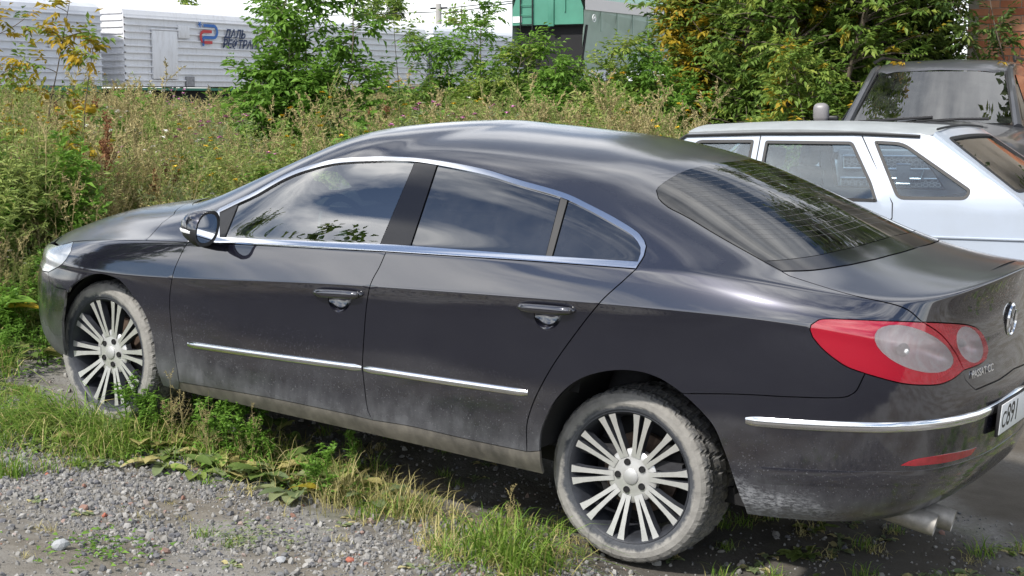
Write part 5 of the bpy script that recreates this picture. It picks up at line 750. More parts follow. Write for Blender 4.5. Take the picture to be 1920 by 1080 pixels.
# ================================================================== vegetation helpers
def nrm(a): return a/(np.linalg.norm(a,axis=-1,keepdims=True)+1e-9)
def leaves(P,D,U,L,W,rs,fold=.25,droop=.25):
    """folded six-point leaves: P base, D direction, U face normal hint, L length, W width; returns verts, faces"""
    P=np.asarray(P,float); n=len(P); D=nrm(D); B=nrm(np.cross(D,U)); Nn=nrm(np.cross(B,D)); L=np.broadcast_to(L,n)[:,None]; W=np.broadcast_to(W,n)[:,None]
    mid=P+D*L*.42; tip=P+D*L-Nn*L*droop
    V=np.stack([P,mid-B*W*.5+Nn*W*fold,tip,mid+B*W*.5+Nn*W*fold,mid-Nn*L*droop*.12],1).reshape(-1,3)
    i=np.arange(n)[:,None]*5; F=np.concatenate([i+[0,1,4],i+[1,2,4],i+[0,4,3],i+[4,2,3]],0) if False else np.concatenate([i+[0,4,1],i+[4,2,1],i+[0,3,4],i+[3,2,4]],0)
    return V,F
def leaves2(P,D,U,L,W,fold=.22,droop=.2):
    P=np.asarray(P,float); n=len(P); D=nrm(D); B=nrm(np.cross(D,U)); Nn=nrm(np.cross(B,D)); L=np.broadcast_to(L,n)[:,None]; W=np.broadcast_to(W,n)[:,None]
    mid=P+D*L*.42; tip=P+D*L-Nn*L*droop
    V=np.stack([P,mid-B*W*.5+Nn*W*fold,tip,mid+B*W*.5+Nn*W*fold],1).reshape(-1,3); i=np.arange(n)[:,None]*4
    return V,np.concatenate([i+[0,2,1],i+[0,3,2]],0)
class PB:
    """collects leaf and stem geometry of one plant; parts by material slot"""
    def __init__(s): s.V=[];s.F=[];s.M=[];s.T=[];s.n=0
    def add(s,V,F,mi,tint):
        V=np.asarray(V,float);F=np.asarray(F,int); s.V.append(V); s.F.append(F+s.n); s.M.append(np.full(len(F),mi)); s.T.append(np.broadcast_to(tint,len(V)).astype(float)); s.n+=len(V)
    def leaf(s,P,D,U,L,W,rs,mi=0,tint=None,**k):
        V,F=leaves(P,D,U,L,W,rs,**k); n=len(P); t=rs.rand(n) if tint is None else np.broadcast_to(tint,n)+rs.normal(0,.1,n)
        s.add(V,F,mi,np.repeat(np.clip(t,0,1),5))
    def stem(s,pts,r,mi=1,n=3,tint=.5):
        pts=np.asarray(pts,float); k=len(pts); r=np.broadcast_to(r,k); T=nrm(np.gradient(pts,axis=0)); A=nrm(np.cross(T,[.3,.2,.9])); B=np.cross(T,A); V=[]
        for j in range(n):
            q=2*math.pi*j/n; V.append(pts+(A*math.cos(q)+B*math.sin(q))*r[:,None])
        V=np.stack(V,1).reshape(-1,3); F=[]
        for i in range(k-1):
            for j in range(n): a,b,c,d=i*n+j,i*n+(j+1)%n,(i+1)*n+(j+1)%n,(i+1)*n+j; F+= [(a,b,c),(a,c,d)]
        s.add(V,F,mi,tint)
    def blades(s,P,D,L,W,rs,mi=0,bend=.5,seg=4,tint=None):
        """arching grass blades"""
        P=np.asarray(P,float);n=len(P); D=nrm(D); L=np.broadcast_to(L,n);W=np.broadcast_to(W,n); side=nrm(np.cross(D,[0,0,1.])+rs.normal(0,.05,(n,3))); out=nrm(D*[1,1,0]+1e-6)
        vs=[]
        for k in range(seg+1):
            u=k/seg; c=P+D*(L*u)[:,None]+(out*.35-np.array([0,0,1.]))*(L*bend*u**2.2)[:,None]; w_=(W*(1-u**1.6)*.5+.0002)[:,None]; vs+= [c-side*w_,c+side*w_]
        V=np.stack(vs,1); m=2*(seg+1); V=V.reshape(-1,3); i=np.arange(n)[:,None]*m; F=[]
        for k in range(seg): F+=[i+[2*k,2*k+1,2*k+3],i+[2*k,2*k+3,2*k+2]]
        t=rs.rand(n) if tint is None else np.clip(np.broadcast_to(tint,n)+rs.normal(0,.12,n),0,1)
        s.add(V,np.concatenate(F,0),mi,np.repeat(t,m))
    def mesh(s,name,mats):
        V=np.concatenate(s.V);F=np.concatenate(s.F);me=bpy.data.meshes.new(name); me.vertices.add(len(V)); me.vertices.foreach_set('co',V.astype(np.float32).ravel())
        me.loops.add(len(F)*3); me.loops.foreach_set('vertex_index',F.astype(np.int32).ravel()); me.polygons.add(len(F)); me.polygons.foreach_set('loop_start',np.arange(0,len(F)*3,3,dtype=np.int32)); 
        me.polygons.foreach_set('material_index',np.concatenate(s.M).astype(np.int32)); me.update(calc_edges=True)
        a=me.attributes.new('tint','FLOAT','POINT'); a.data.foreach_set('value',np.concatenate(s.T).astype(np.float32))
        for m in mats: me.materials.append(m)
        return me
L_=leaf_mat
M['leaf_maple']=L_('maple_leaf',[(0.072, 0.129, 0.028), (0.129, 0.221, 0.042), (0.207, 0.306, 0.058), (0.335, 0.391, 0.079)])
M['leaf_dark']=L_('dark_maple_leaf',[(0.039, 0.076, 0.025), (0.072, 0.129, 0.034), (0.129, 0.2, 0.045), (0.221, 0.278, 0.065)])
M['leaf_yellow']=L_('yellowing_leaf',[(.10,.14,.02),(.24,.22,.025),(.44,.31,.03),(.52,.33,.04)],.5,.4)
M['leaf_lush']=L_('lush_leaf',[(0.079, 0.164, 0.029), (0.136, 0.264, 0.039), (0.207, 0.363, 0.058)])
M['leaf_weed']=L_('weed_leaf',[(0.1, 0.161, 0.048), (0.17, 0.248, 0.066), (0.291, 0.36, 0.1), (0.447, 0.464, 0.153)])
M['leaf_grey']=L_('grey_green_leaf',[(0.135, 0.187, 0.092), (0.221, 0.282, 0.135), (0.343, 0.377, 0.187)])
M['dry']=L_('dry_stalk',[(0.187, 0.138, 0.059), (0.297, 0.236, 0.102), (0.419, 0.358, 0.175), (0.516, 0.455, 0.26)],.8,.2)
M['rust']=L_('rusty_dock',[(.14,.06,.03),(.24,.11,.055),(.33,.18,.09)],.8,.15)
M['straw']=L_('straw_grass',[(0.248, 0.224, 0.077), (0.407, 0.358, 0.138), (0.516, 0.455, 0.224)],.7,.3)
M['blade']=L_('grass_blade',[(.07,.15,.018),(.13,.24,.03),(.20,.32,.05),(.31,.38,.09)],.5,.4)
M['bark']=simple('bark',(.12,.095,.07),.9,0,.3,14,0,.4)
M['twig']=simple('twig',(.17,.14,.10),.85,0,.3,14)
M['pink']=simple('pink_flower',(.55,.20,.42),.7,0,.25,20); M['yellow']=simple('yellow_flower',(.72,.48,.03),.7,0,.2,20); M['white']=simple('white_flower',(.62,.60,.55),.8,0,.2,20)

# ------------------------------------------------------------------ small plants
def up_dirs(n,rs,tilt): 
    a=rs.uniform(0,6.283,n); t=rs.normal(0,tilt,n); return np.stack([np.sin(t)*np.cos(a),np.sin(t)*np.sin(a),np.cos(t)],-1)
def curve(p,d,L,rs,k=6,wob=.06,droop=0):
    pts=[np.array(p,float)]; d=np.array(d,float)
    for i in range(k): d=d+rs.normal(0,wob,3)+np.array([0,0,-droop]); d/=np.linalg.norm(d); pts.append(pts[-1]+d*L/k)
    return np.array(pts)
def along(pts,u):
    k=len(pts)-1; x=np.clip(u*k,0,k-1e-6); i=np.floor(x).astype(int); f=(x-i)[:,None]; return pts[i]*(1-f)+pts[i+1]*f, nrm(pts[i+1]-pts[i])
def weed_leafy(seed,h=1.,mat='leaf_weed',lw=.012,ll=.07,nst=4,per=46,flower=None,spread=.10):
    rs=np.random.RandomState(seed); b=PB()
    for k in range(nst):
        q=curve((rs.normal(0,.05),rs.normal(0,.05),0),up_dirs(1,rs,.16)[0],h*rs.uniform(.7,1.),rs,7,.07); b.stem(q,np.linspace(.006,.002,8)*.8,1)
        u=rs.uniform(.08,1,per); P,T=along(q,u); a=rs.uniform(0,6.28,per); R=np.stack([np.cos(a),np.sin(a),rs.uniform(.0,.8,per)],-1)
        b.leaf(P,R,np.tile([0,0,1.],(per,1))+rs.normal(0,.3,(per,3)),ll*rs.uniform(.6,1.25,per)*(1.15-.5*u),lw*rs.uniform(.7,1.3,per),rs,0,.25+.5*u)
        # side shoots
        for j in range(4):
            uu=np.array([rs.uniform(.4,.9)]); p,t=along(q,uu); d=nrm(t[0]+np.array([*rs.normal(0,.7,2),.2])); qq=curve(p[0],d,h*.28,rs,4,.08); b.stem(qq,np.linspace(.002,.001,5),1); u2=rs.uniform(.1,1,18); P,T=along(qq,u2); a=rs.uniform(0,6.28,18); R=np.stack([np.cos(a),np.sin(a),rs.uniform(-.1,.9,18)],-1)
            b.leaf(P,R,np.tile([0,0,1.],(18,1))+rs.normal(0,.4,(18,3)),ll*.6*rs.uniform(.6,1.2,18),lw*.75,rs,0,.55)
            if flower: 
                e=qq[-1]; m=14; a=rs.uniform(0,6.28,m); R=np.stack([np.cos(a),np.sin(a),rs.uniform(.0,1.1,m)],-1); b.leaf(np.tile(e,(m,1)),R,np.tile([0,0,1.],(m,1)),.022,.010,rs,2,.6)
    return b.mesh('weed',[M[mat],M['dry'] if mat in('straw','dry','rust') else M[mat],M[flower] if flower else M[mat]])
def feathery(seed,h=1.1,mat='leaf_grey',top='dry',nst=5):
    """wormwood: many upright twigs with hair-thin leaves and seed sprays at the top"""
    rs=np.random.RandomState(seed); b=PB()
    for k in range(nst):
        q=curve((rs.normal(0,.06),rs.normal(0,.06),0),up_dirs(1,rs,.18)[0],h*rs.uniform(.65,1.),rs,7,.05); b.stem(q,np.linspace(.006,.0015,8)*.8,1)
        for j in range(13):
            uu=np.array([rs.uniform(.18,.98)]); p,t=along(q,uu); a=rs.uniform(0,6.28); d=nrm(t[0]*1.1+np.array([math.cos(a),math.sin(a),.1])*.75); Lq=h*.26*(1.15-uu[0]*.75); qq=curve(p[0],d,Lq,rs,4,.08); b.stem(qq,np.linspace(.0016,.0008,5),1)
            m=26; u2=rs.uniform(.05,1,m); P,T=along(qq,u2); R=nrm(T*.7+rs.normal(0,.75,(m,3))); tp=uu[0]>.62
            b.leaf(P,R,rs.normal(0,1,(m,3)),(.018 if tp else .034)*rs.uniform(.6,1.4,m),.0062 if tp else .0048,rs,2 if tp else 0,.5)
    return b.mesh('weed',[M[mat],M['dry'],M[top]])
def dock(seed,h=1.2):
    """dry rust-brown dock spike"""
    rs=np.random.RandomState(seed); b=PB()
    for k in range(3):
        q=curve((rs.normal(0,.04),rs.normal(0,.04),0),up_dirs(1,rs,.07)[0],h*rs.uniform(.75,1.),rs,7,.03); b.stem(q,np.linspace(.007,.002,8),1)
        for j in range(15):
            uu=np.array([.35+.63*j/15]); p,t=along(q,uu); a=rs.uniform(0,6.28); d=nrm(t[0]*1.6+np.array([math.cos(a),math.sin(a),0])*.6); Lq=.20*(1.25-uu[0]); qq=curve(p[0],d,Lq,rs,3,.05); m=44; u2=rs.uniform(0,1,m); P,T=along(qq,u2)
            b.leaf(P+rs.normal(0,.006,(m,3)),rs.normal(0,1,(m,3)),rs.normal(0,1,(m,3)),.017,.012,rs,0,.5)
    return b.mesh('dock',[M['rust'],M['rust']])
def grass_tuft(seed,n=90,L=.3,W=.006,mat='blade',tilt=.5,bend=.45,r=.05,dry=.15,lean=(0,0)):
    rs=np.random.RandomState(seed); b=PB(); P=np.stack([rs.normal(0,r,n),rs.normal(0,r,n),np.zeros(n)],-1); D=up_dirs(n,rs,tilt)+np.array([lean[0],lean[1],0]); D[:,2]=np.abs(D[:,2]); k=rs.rand(n)<dry
    LL=L*rs.uniform(.4,1.15,n)
    if (~k).any(): b.blades(P[~k],D[~k],LL[~k],W*rs.uniform(.6,1.3,(~k).sum()),rs,0,bend)
    if k.any(): b.blades(P[k],D[k],LL[k]*.95,W*.8,rs,1,bend*1.2)
    return b.mesh('grass_tuft',[M[mat],M['straw']])
def rosette(seed,n=7,L=.10,W=.055,mat='leaf_lush',up=.5,stemh=.0,mi2='straw',dryf=0.):
    """plantain or young burdock: broad leaves on stalks"""
    rs=np.random.RandomState(seed); b=PB(); a=rs.uniform(0,6.28,n); R=np.stack([np.cos(a),np.sin(a),up+rs.uniform(-.2,.5,n)],-1); R=nrm(R); P=np.zeros((n,3)); st_=L*rs.uniform(.25,.7,n); Q=P+R*st_[:,None]+[0,0,stemh]
    for p,q in zip(P,Q): b.stem(np.array([p,(p+q)/2+[0,0,.005],q]),.0022,0,3)
    for i in range(n):      # each leaf as a small cupped grid
        d=R[i]*[1,1,.35]; d/=np.linalg.norm(d); sd=np.cross(d,[0,0,1]); sd/=np.linalg.norm(sd); upv=np.cross(sd,d); Lk=L*rs.uniform(.7,1.2); Wk=W*rs.uniform(.8,1.2); V=[];F=[]
        for u in np.linspace(0,1,6):
            wv=Wk*.5*(math.sin(math.pi*min(1,u*.93+.06))**.75)
            for e in (-1,0,1): V.append(Q[i]+d*Lk*u+sd*wv*e+upv*(abs(e)*wv*.35-Lk*.22*u*u+rs.normal(0,.003)))
        for j in range(5):
            for e in range(2): k=j*3+e; F+=[(k,k+1,k+4),(k,k+4,k+3)]
        b.add(V,F,1 if rs.rand()<dryf else 0,rs.rand())
    return b.mesh('rosette',[M[mat],M[mi2]])
def creeper(seed,n=40,r=.12,L=.022,mat='leaf_lush',h=.05):
    rs=np.random.RandomState(seed); b=PB(); P=np.stack([rs.normal(0,r,n),rs.normal(0,r,n),rs.uniform(.0,h,n)],-1); a=rs.uniform(0,6.28,n); b.leaf(P,np.stack([np.cos(a),np.sin(a),rs.uniform(-.1,.5,n)],-1),np.tile([0,0,1.],(n,1))+rs.normal(0,.3,(n,3)),L*rs.uniform(.6,1.5,n),L*.6,rs,0)
    return b.mesh('creeper',[M[mat]])

# ------------------------------------------------------------------ trees and saplings
def tree(name,label,base,h,stems,crown,mats,seed,nspray=900,leaf=.075,lw=.4,group=None,cat='tree',bare=.18,droopy=.25,trunk_r=.03,extra=None,tint0=.5,npair=3,pointy=1.):
    """stems: list of (dx,dy,len factor,lean); leaves hang in pinnate sprays along every twig, the crown is open where twigs are short"""
    rs=np.random.RandomState(seed); root=empty(name,base); tag(root,label,cat,group)
    tb=PB(); lb=PB(); per=max(1,nspray//max(1,len(stems)))
    for (dx,dy,lf,lx,ly) in stems:
        q=curve((dx,dy,-.1),nrm(np.array([lx,ly,1.])),h*lf+.1,rs,9,.055); tb.stem(q,np.linspace(trunk_r,trunk_r*.18,10),0,6)
        nb=max(4,per//9); ub=np.sort(bare+(1-bare)*rs.rand(nb)); PBb,TB=along(q,ub)
        for i in range(nb):
            a=rs.uniform(0,6.28); prof=(np.sin(math.pi*(.12+.80*(ub[i]-bare)/(1-bare)))**.8) if pointy else 1.
            Lb=crown*prof*rs.uniform(.45,1.1)*lf; d=nrm(np.array([math.cos(a),math.sin(a),rs.uniform(.25,.9)])); qb=curve(PBb[i],d,Lb,rs,5,.10,.05); tb.stem(qb,np.linspace(trunk_r*.28,.0025,6),0,4)
            m=9; us=.15+.85*rs.rand(m); us[0]=1.; Ps,Ts=along(qb,us)
            # sprays: rachis with leaflet pairs and an end leaflet, all twigs of the branch at once
            d2=nrm(Ts*.5+rs.normal(0,.55,(m,3))+np.array([0,0,.15-droopy*.3])); Lr=(leaf*2.3*rs.uniform(.6,1.2,m))[:,None]; side=nrm(np.cross(d2,[0,0,1.])+1e-6)
            tn=np.clip(tint0+rs.normal(0,.22,m)+.25*(Ps[:,2]/h-.5),0,1); pos=[];dirs=[]
            for j in range(npair):
                c=Ps+d2*Lr*(.35+.6*j/npair)
                for s_ in (-1,1): pos.append(c); dirs.append(d2*.55+side*s_*.9+np.stack([np.zeros(m),np.zeros(m),-droopy*rs.uniform(.3,1.3,m)],-1))
            pos.append(Ps+d2*Lr); dirs.append(d2+np.array([0,0,-droopy])); k_=len(pos)
            pos=np.concatenate(pos); dirs=np.concatenate(dirs); ll=leaf*rs.uniform(.7,1.2,m*k_); tt=np.tile(tn,k_)
            V,F=leaves2(pos,dirs,np.tile([0,0,1.],(m*k_,1))+rs.normal(0,.35,(m*k_,3)),ll,ll*lw)
            if extra is None: mi=np.zeros(m,int)
            else: mi=np.array([1 if extra(p+np.array(base),rs) else 0 for p in Ps])
            mi=np.tile(np.tile(mi,k_),2); lb.V.append(V); lb.F.append(F+lb.n); lb.M.append(mi); lb.T.append(np.repeat(np.clip(tt+rs.normal(0,.08,m*k_),0,1),4)); lb.n+=len(V)
    o=mesh_obj('trunk',tb.mesh('trunk',[M['bark']]),root); lf=mesh_obj('crown',lb.mesh('crown',mats if isinstance(mats,list) else [mats]),root)
    return root
# ================================================================== flat panels cut from outlines
def flat_panel(name,poly,mp,mat,parent,holes=(),step=.06,thick=.02,smooth=True,side=1):
    """panel cut from a plan outline (a,b), mapped to space by mp(a,b) -> xyz arrays, with an inner face and closed rims"""
    p=np.asarray(poly,float); lo,hi=p.min(0),p.max(0)
    g=np.stack(np.meshgrid(np.arange(lo[0]+step/2,hi[0],step),np.arange(lo[1]+step/2,hi[1],step)),-1).reshape(-1,2); g=g[inside(p,g)]
    for h in holes: g=g[~inside(np.asarray(h),g)]
    V=[];E=[]
    for lp in [p]+[np.asarray(h,float) for h in holes]:
        L=[]
        for a,b in zip(lp,np.roll(lp,-1,0)):
            k=max(1,int(np.linalg.norm(b-a)/step)); L+= [a+(b-a)*i/k for i in range(k)]
        b0=len(V); n=len(L); V+=[tuple(x) for x in L]; E+=[(b0+i,b0+(i+1)%n) for i in range(n)]
    bd=np.array(V); keep=np.ones(len(g),bool)
    for q in bd: keep&=np.linalg.norm(g-q,axis=1)>step*.3
    V+=[tuple(x) for x in g[keep]]
    r=delaunay_2d_cdt([Vector(v) for v in V],E,[],0,1e-6); q=np.array([tuple(v) for v in r[0]]); tr=np.array([f for f in r[2] if len(f)==3]); c=q[tr].mean(1); k=inside(p,c)
    for h in holes: k&=~inside(np.asarray(h),c)
    tr=tr[k]; P=np.array(mp(q[:,0],q[:,1])).T; n=len(P)
    e=1e-4; A=(np.array(mp(q[:,0]+e,q[:,1])).T-P)/e; B=(np.array(mp(q[:,0],q[:,1]+e)).T-P)/e; Nn=nrm(np.cross(A,B))*side
    F=[tuple(t) if side>0 else tuple(t[::-1]) for t in tr]
    a,b,cc=q[tr[:,0]],q[tr[:,1]],q[tr[:,2]]; ar=(b[:,0]-a[:,0])*(cc[:,1]-a[:,1])-(cc[:,0]-a[:,0])*(b[:,1]-a[:,1]); F=[f if s>0 else f[::-1] for f,s in zip(F,ar)]
    cnt={(f[i],f[(i+1)%3]) for f in F for i in range(3)}; be=[x for x in cnt if (x[1],x[0]) not in cnt]
    V3=list(P)+list(P-Nn*thick); F2=F+[tuple(i+n for i in f[::-1]) for f in F]+[(i,i+n,j+n,j) for i,j in be]
    o=pyd(name,V3,F2,parent,mat,smooth); o.data.set_sharp_from_angle(angle=rad(40)); return o
def bez(p,k=5):
    """round the corners of a polygon: p is a list of (x,y,r)"""
    o=[];n=len(p)
    for i in range(n):
        a=np.array(p[i-1][:2]);b=np.array(p[i][:2]);c=np.array(p[(i+1)%n][:2]); r=p[i][2] if len(p[i])>2 else 0
        if r<=0: o.append(tuple(b)); continue
        u=(a-b)/np.linalg.norm(a-b);v=(c-b)/np.linalg.norm(c-b); s,e=b+u*r,b+v*r
        for t in np.linspace(0,1,k): o.append(tuple((1-t)**2*s+2*t*(1-t)*b+t*t*e))
    return o
def shrink(poly,d):
    p=np.asarray(poly,float); a=np.sum(p[:,0]*np.roll(p[:,1],-1)-np.roll(p[:,0],-1)*p[:,1]); T=nrm(np.roll(p,-1,0)-np.roll(p,1,0)); Nn=np.stack([-T[:,1],T[:,0]],1)*(1 if a>0 else -1); return p+Nn*d
def simple_wheel(parent,loc,r,wd,mat_rim,flip=1):
    w=empty('wheel',loc); w.parent=parent
    MB().lathe([(r*.62,-wd*.42),(r*.72,-wd*.5),(r*.93,-wd*.46),(r,-wd*.3),(r,wd*.3),(r*.93,wd*.46),(r*.7,wd*.5)],40,'y').build('tyre',M['rubber'],w,True)
    MB().lathe([(0,-wd*.30),(r*.2,-wd*.34),(r*.45,-wd*.22),(r*.6,-wd*.40),(r*.64,-wd*.44),(r*.6,wd*.2)],32,'y').build('rim',mat_rim,w,True)
    if flip<0: w.rotation_euler=(0,0,math.pi)
    return w

# ================================================================== white hatchback
white=MT('white_car_paint'); _n=white.noise(3,6,.6); white.set(Base_Color=white.mix(white.math('MULTIPLY',white.ramp(_n,.45,.8),.35),(.40,.45,.53),(.32,.34,.36)),Roughness=.28,Coat_Weight=.6,Coat_Roughness=.06); M['white_car']=white.m
hb=empty('hatchback_car',(-.595,5.24,.14)); tag(hb,'white five-door hatchback parked behind the dark sedan','car')
def lean(z,w=.80): z=np.asarray(z,float); return w-np.clip((z-.92)/.43,0,1.2)*.19-.05*np.clip((.5-z)/.3,0,1)**2
side_poly=[(-3.28,.30),(-3.28,.62),(-3.15,.74),(-2.45,.86),(-2.25,.90),(-1.78,1.27),(-1.70,1.345),(-.449,1.375),(.02,1.36),(.10,1.345),(.74,.93),(.80,.86),(.80,.30),(.33,.28),(.31,.42),(.22,.55),(.08,.62),(-.08,.62),(-.22,.55),(-.31,.42),(-.33,.24),(-2.12,.24),(-2.14,.42),(-2.23,.55),(-2.38,.62),(-2.54,.62),(-2.68,.55),(-2.77,.42),(-2.79,.28)]
wins={'front':bez([(-2.02,.93,.02),(-1.172,.91,.03),(-1.172,1.308,.02),(-1.60,1.302,.03)]),'rear':bez([(-1.085,.905,.02),(-.20,.905,.02),(-.262,1.03,.03),(-.445,1.304,.03),(-1.085,1.304,.02)]),'quarter':bez([(-.07,.926,.05),(.395,.936,.04),(.418,1.0,.03),(-.09,1.303,.06),(-.30,1.312,.03)])}
for sd in (-1,1):
    mp=lambda a,b,sd=sd: (a,sd*lean(b),b)
    flat_panel('side_body',side_poly,mp,M['white_car'],hb,[w_ for w_ in wins.values()],.07,.03,side=1 if sd<0 else -1)
    for k,pw in wins.items():
        f=np.asarray(pw)
        inner=shrink(f,.020)
        flat_panel('window_seal',f,lambda a,b,sd=sd:(a,sd*(lean(b)+.004),b),M['rubber'],hb,[inner],.08,.018,side=1 if sd<0 else -1)
        g=shrink(f,.012); flat_panel('side_window',g,lambda a,b,sd=sd:(a,sd*(lean(b)-.012),b),M['glass_lada'],hb,(),.2,.0005,side=1 if sd<0 else -1)['label']='clear %s side window'%k
    # door gaps and drip rail
    for pts in ([(-1.128,1.335),(-1.128,.92),(-1.15,.35)],[(-.385,1.34),(-.10,.90),(-.10,.80),(-.30,.55)],[(-2.12,.90),(-2.12,.40)]):
        MB().tube([(a,sd*(lean(b)+.0005),b) for a,b in pts],.0045,5).build('door_gap',M['rubber'],hb)
    MB().tube([(a,sd*(lean(b)+.012),b) for a,b in ((-1.95,1.13),(-1.80,1.265),(-1.70,1.333),(-1.1,1.352),(-.45,1.358),(.02,1.343))],.011,6).build('drip_rail',M['rubber'],hb)
    MB().tube([(a,sd*(lean(z_)+.006),z_) for a,z_ in ((-2.9,.66),(.78,.69))],.008,6).build('side_moulding',M['white_car'],hb)
    for dx in (-1.30,-.30): MB().box((dx,sd*.815,.80),(.13,.02,.028)).build('door_handle',M['black'],hb,bevel=.006)
    for wx in (0,-2.46): simple_wheel(hb,(wx,sd*.70,.285),.285,.17,M['alu'],1 if sd<0 else -1)
# roof
def roof_mp(a,b):
    u=(a+1.70)/1.80; e=np.abs(b)/.62; z=1.345+.035*np.sin(np.pi*np.clip(u*.9+.08,0,1))+.055*(1-e**2.6); return (a,b,z)
flat_panel('roof',bez([(-1.70,-.612,.03),(.10,-.612,.05),(.13,0,0),(.10,.612,.05),(-1.70,.612,.03),(-1.76,0,0)]),roof_mp,simple('dusty_white_roof',(.34,.36,.37),.5,0,.12,5,.2),hb,(),.09,.03)
# windscreen, bonnet, hatch
flat_panel('windscreen',[(-.60,0),(.60,0),(.68,-.62),(-.68,-.62)],lambda a,b:(-1.72+b*.82+.06*(np.abs(a)**2),a*1.0,1.345+b*.66),M['glass_lada'],hb,(),.15,.004,side=-1)
flat_panel('bonnet',[(-3.22,-.72),(-2.20,-.74),(-2.20,.74),(-3.22,.72)],lambda a,b:(a,b,.74+(a+3.22)*.155+.04*(1-(b/.74)**2)),M['white_car'],hb,(),.12,.02)
def hatch_mp(a,b):  # a across, b down the slope
    return (.10+b*.64+.03*(1-(a/.7)**2),a*(1+.10*b),1.362-b*.425+.03*(1-(a/.7)**2)*(1-b))
hp=bez([(-.60,0,.03),(.60,0,.03),(.68,1.04,.03),(-.68,1.04,.03)]); hh=bez([(-.52,.10,.06),(.52,.10,.06),(.60,.90,.06),(-.60,.90,.06)])
ht=flat_panel('hatch',hp,hatch_mp,M['white_car'],hb,[hh],.08,.03,side=-1)
flat_panel('window_seal',hh,lambda a,b:(hatch_mp(a,b)[0]+.003,hatch_mp(a,b)[1],hatch_mp(a,b)[2]+.004),M['rubber'],ht,[shrink(hh,.035)],.08,.012,side=-1)
flat_panel('rear_window',shrink(hh,.015),lambda a,b:(hatch_mp(a,b)[0]-.004,hatch_mp(a,b)[1],hatch_mp(a,b)[2]-.006),M['glass_lada'],ht,(),.12,.003,side=-1)
MB().tube([(.115,y,1.378+.03*(1-(y/.7)**2)) for y in np.linspace(-.55,.55,13)],.008,6).build('hatch_gap',M['rubber'],hb)
MB().box((.79,0,.60),(.03,1.5,.62)).build('tail_panel',M['white_car'],hb,bevel=.01)
MB().box((.86,0,.40),(.16,1.6,.20)).build('rear_bumper',M['black'],hb,bevel=.04)
MB().box((-3.33,0,.42),(.18,1.58,.22)).build('front_bumper',M['black'],hb,bevel=.04)
MB().box((-3.26,0,.66),(.05,1.3,.14)).build('grille',M['black'],hb,bevel=.01)
for sd in (-1,1):
    MB().box((.805,sd*.62,.68),(.02,.24,.26)).build('tail_light',reflm,hb,bevel=.006)
    MB().box((-3.27,sd*.60,.67),(.05,.24,.14)).build('headlight',M['white_paint'],hb,bevel=.01)
    m_=MB(); m_.box((-1.86,sd*.87,.98),(.09,.16,.11)); m_.build('door_mirror',M['black'],hb,bevel=.02)
MB().box((-1.2,0,.30),(3.6,1.2,.08)).build('underbody',M['dark'],hb); MB().box((-1.1,0,.42),(2.2,1.4,.04)).build('cabin_floor',M['grey_fabric'],hb)
MB().prism([(-2.1,.86),(-1.7,.92),(-1.62,.70),(-2.0,.6)],-.70,.70).build('dashboard',M['dash'],hb,bevel=.02)
MB().box((.28,0,.90),(.55,1.25,.02)).build('parcel_shelf',M['grey_fabric'],hb)
blue_fab=simple('blue_grey_fabric',(.075,.09,.13),.9,0,.25,30)
for sx,sy in ((-1.42,-.36),(-1.42,.36),(-.55,-.34),(-.55,.34)):
    s_=empty('seat',(sx,sy,.42)); s_.parent=hb; r_=Matrix.Rotation(rad(14),3,'Y')
    MB().box((-.1,0,.06),(.5,.48,.16)).build('seat_cushion',blue_fab,s_,bevel=.05,seg=3); MB().box((.20,0,.38 if sx<-1 else .24),(.14,.47,.58 if sx<-1 else .42),r_).build('backrest',blue_fab,s_,bevel=.05,seg=3)
    if sx<-1: MB().box((.29,0,.75),(.09,.26,.16),r_).build('headrest',blue_fab,s_,bevel=.035,seg=3)
# things lying on its parcel shelf
def crumple(name,loc,s,mat,seed):
    rs=np.random.RandomState(seed); bm=bmesh.new(); bmesh.ops.create_icosphere(bm,subdivisions=3,radius=1)
    for v in bm.verts: v.co*=1+rs.uniform(-.22,.22); v.co=Vector((v.co.x*s[0],v.co.y*s[1],max(-.25,v.co.z)*s[2]))
    me=bpy.data.meshes.new(name); bm.to_mesh(me); bm.free(); return mesh_obj(name,me,None,mat,loc)
tag(crumple('paper_bag',(-.28,5.10,1.10),(.10,.12,.075),M['white'],3),'crumpled white paper behind the hatchback rear window, larger one','paper','papers behind the hatchback window')
tag(crumple('paper_bag',(-.12,5.35,1.08),(.08,.09,.06),M['white'],4),'crumpled white paper behind the hatchback rear window, smaller one','paper','papers behind the hatchback window')
o=MB().box((-.20,5.22,1.10),(.16,.22,.07)).build('cardboard_box',simple('cardboard',(.30,.20,.12),.85,0,.15,10),None,bevel=.004); tag(o,'flat brown cardboard box on the hatchback parcel shelf','box')

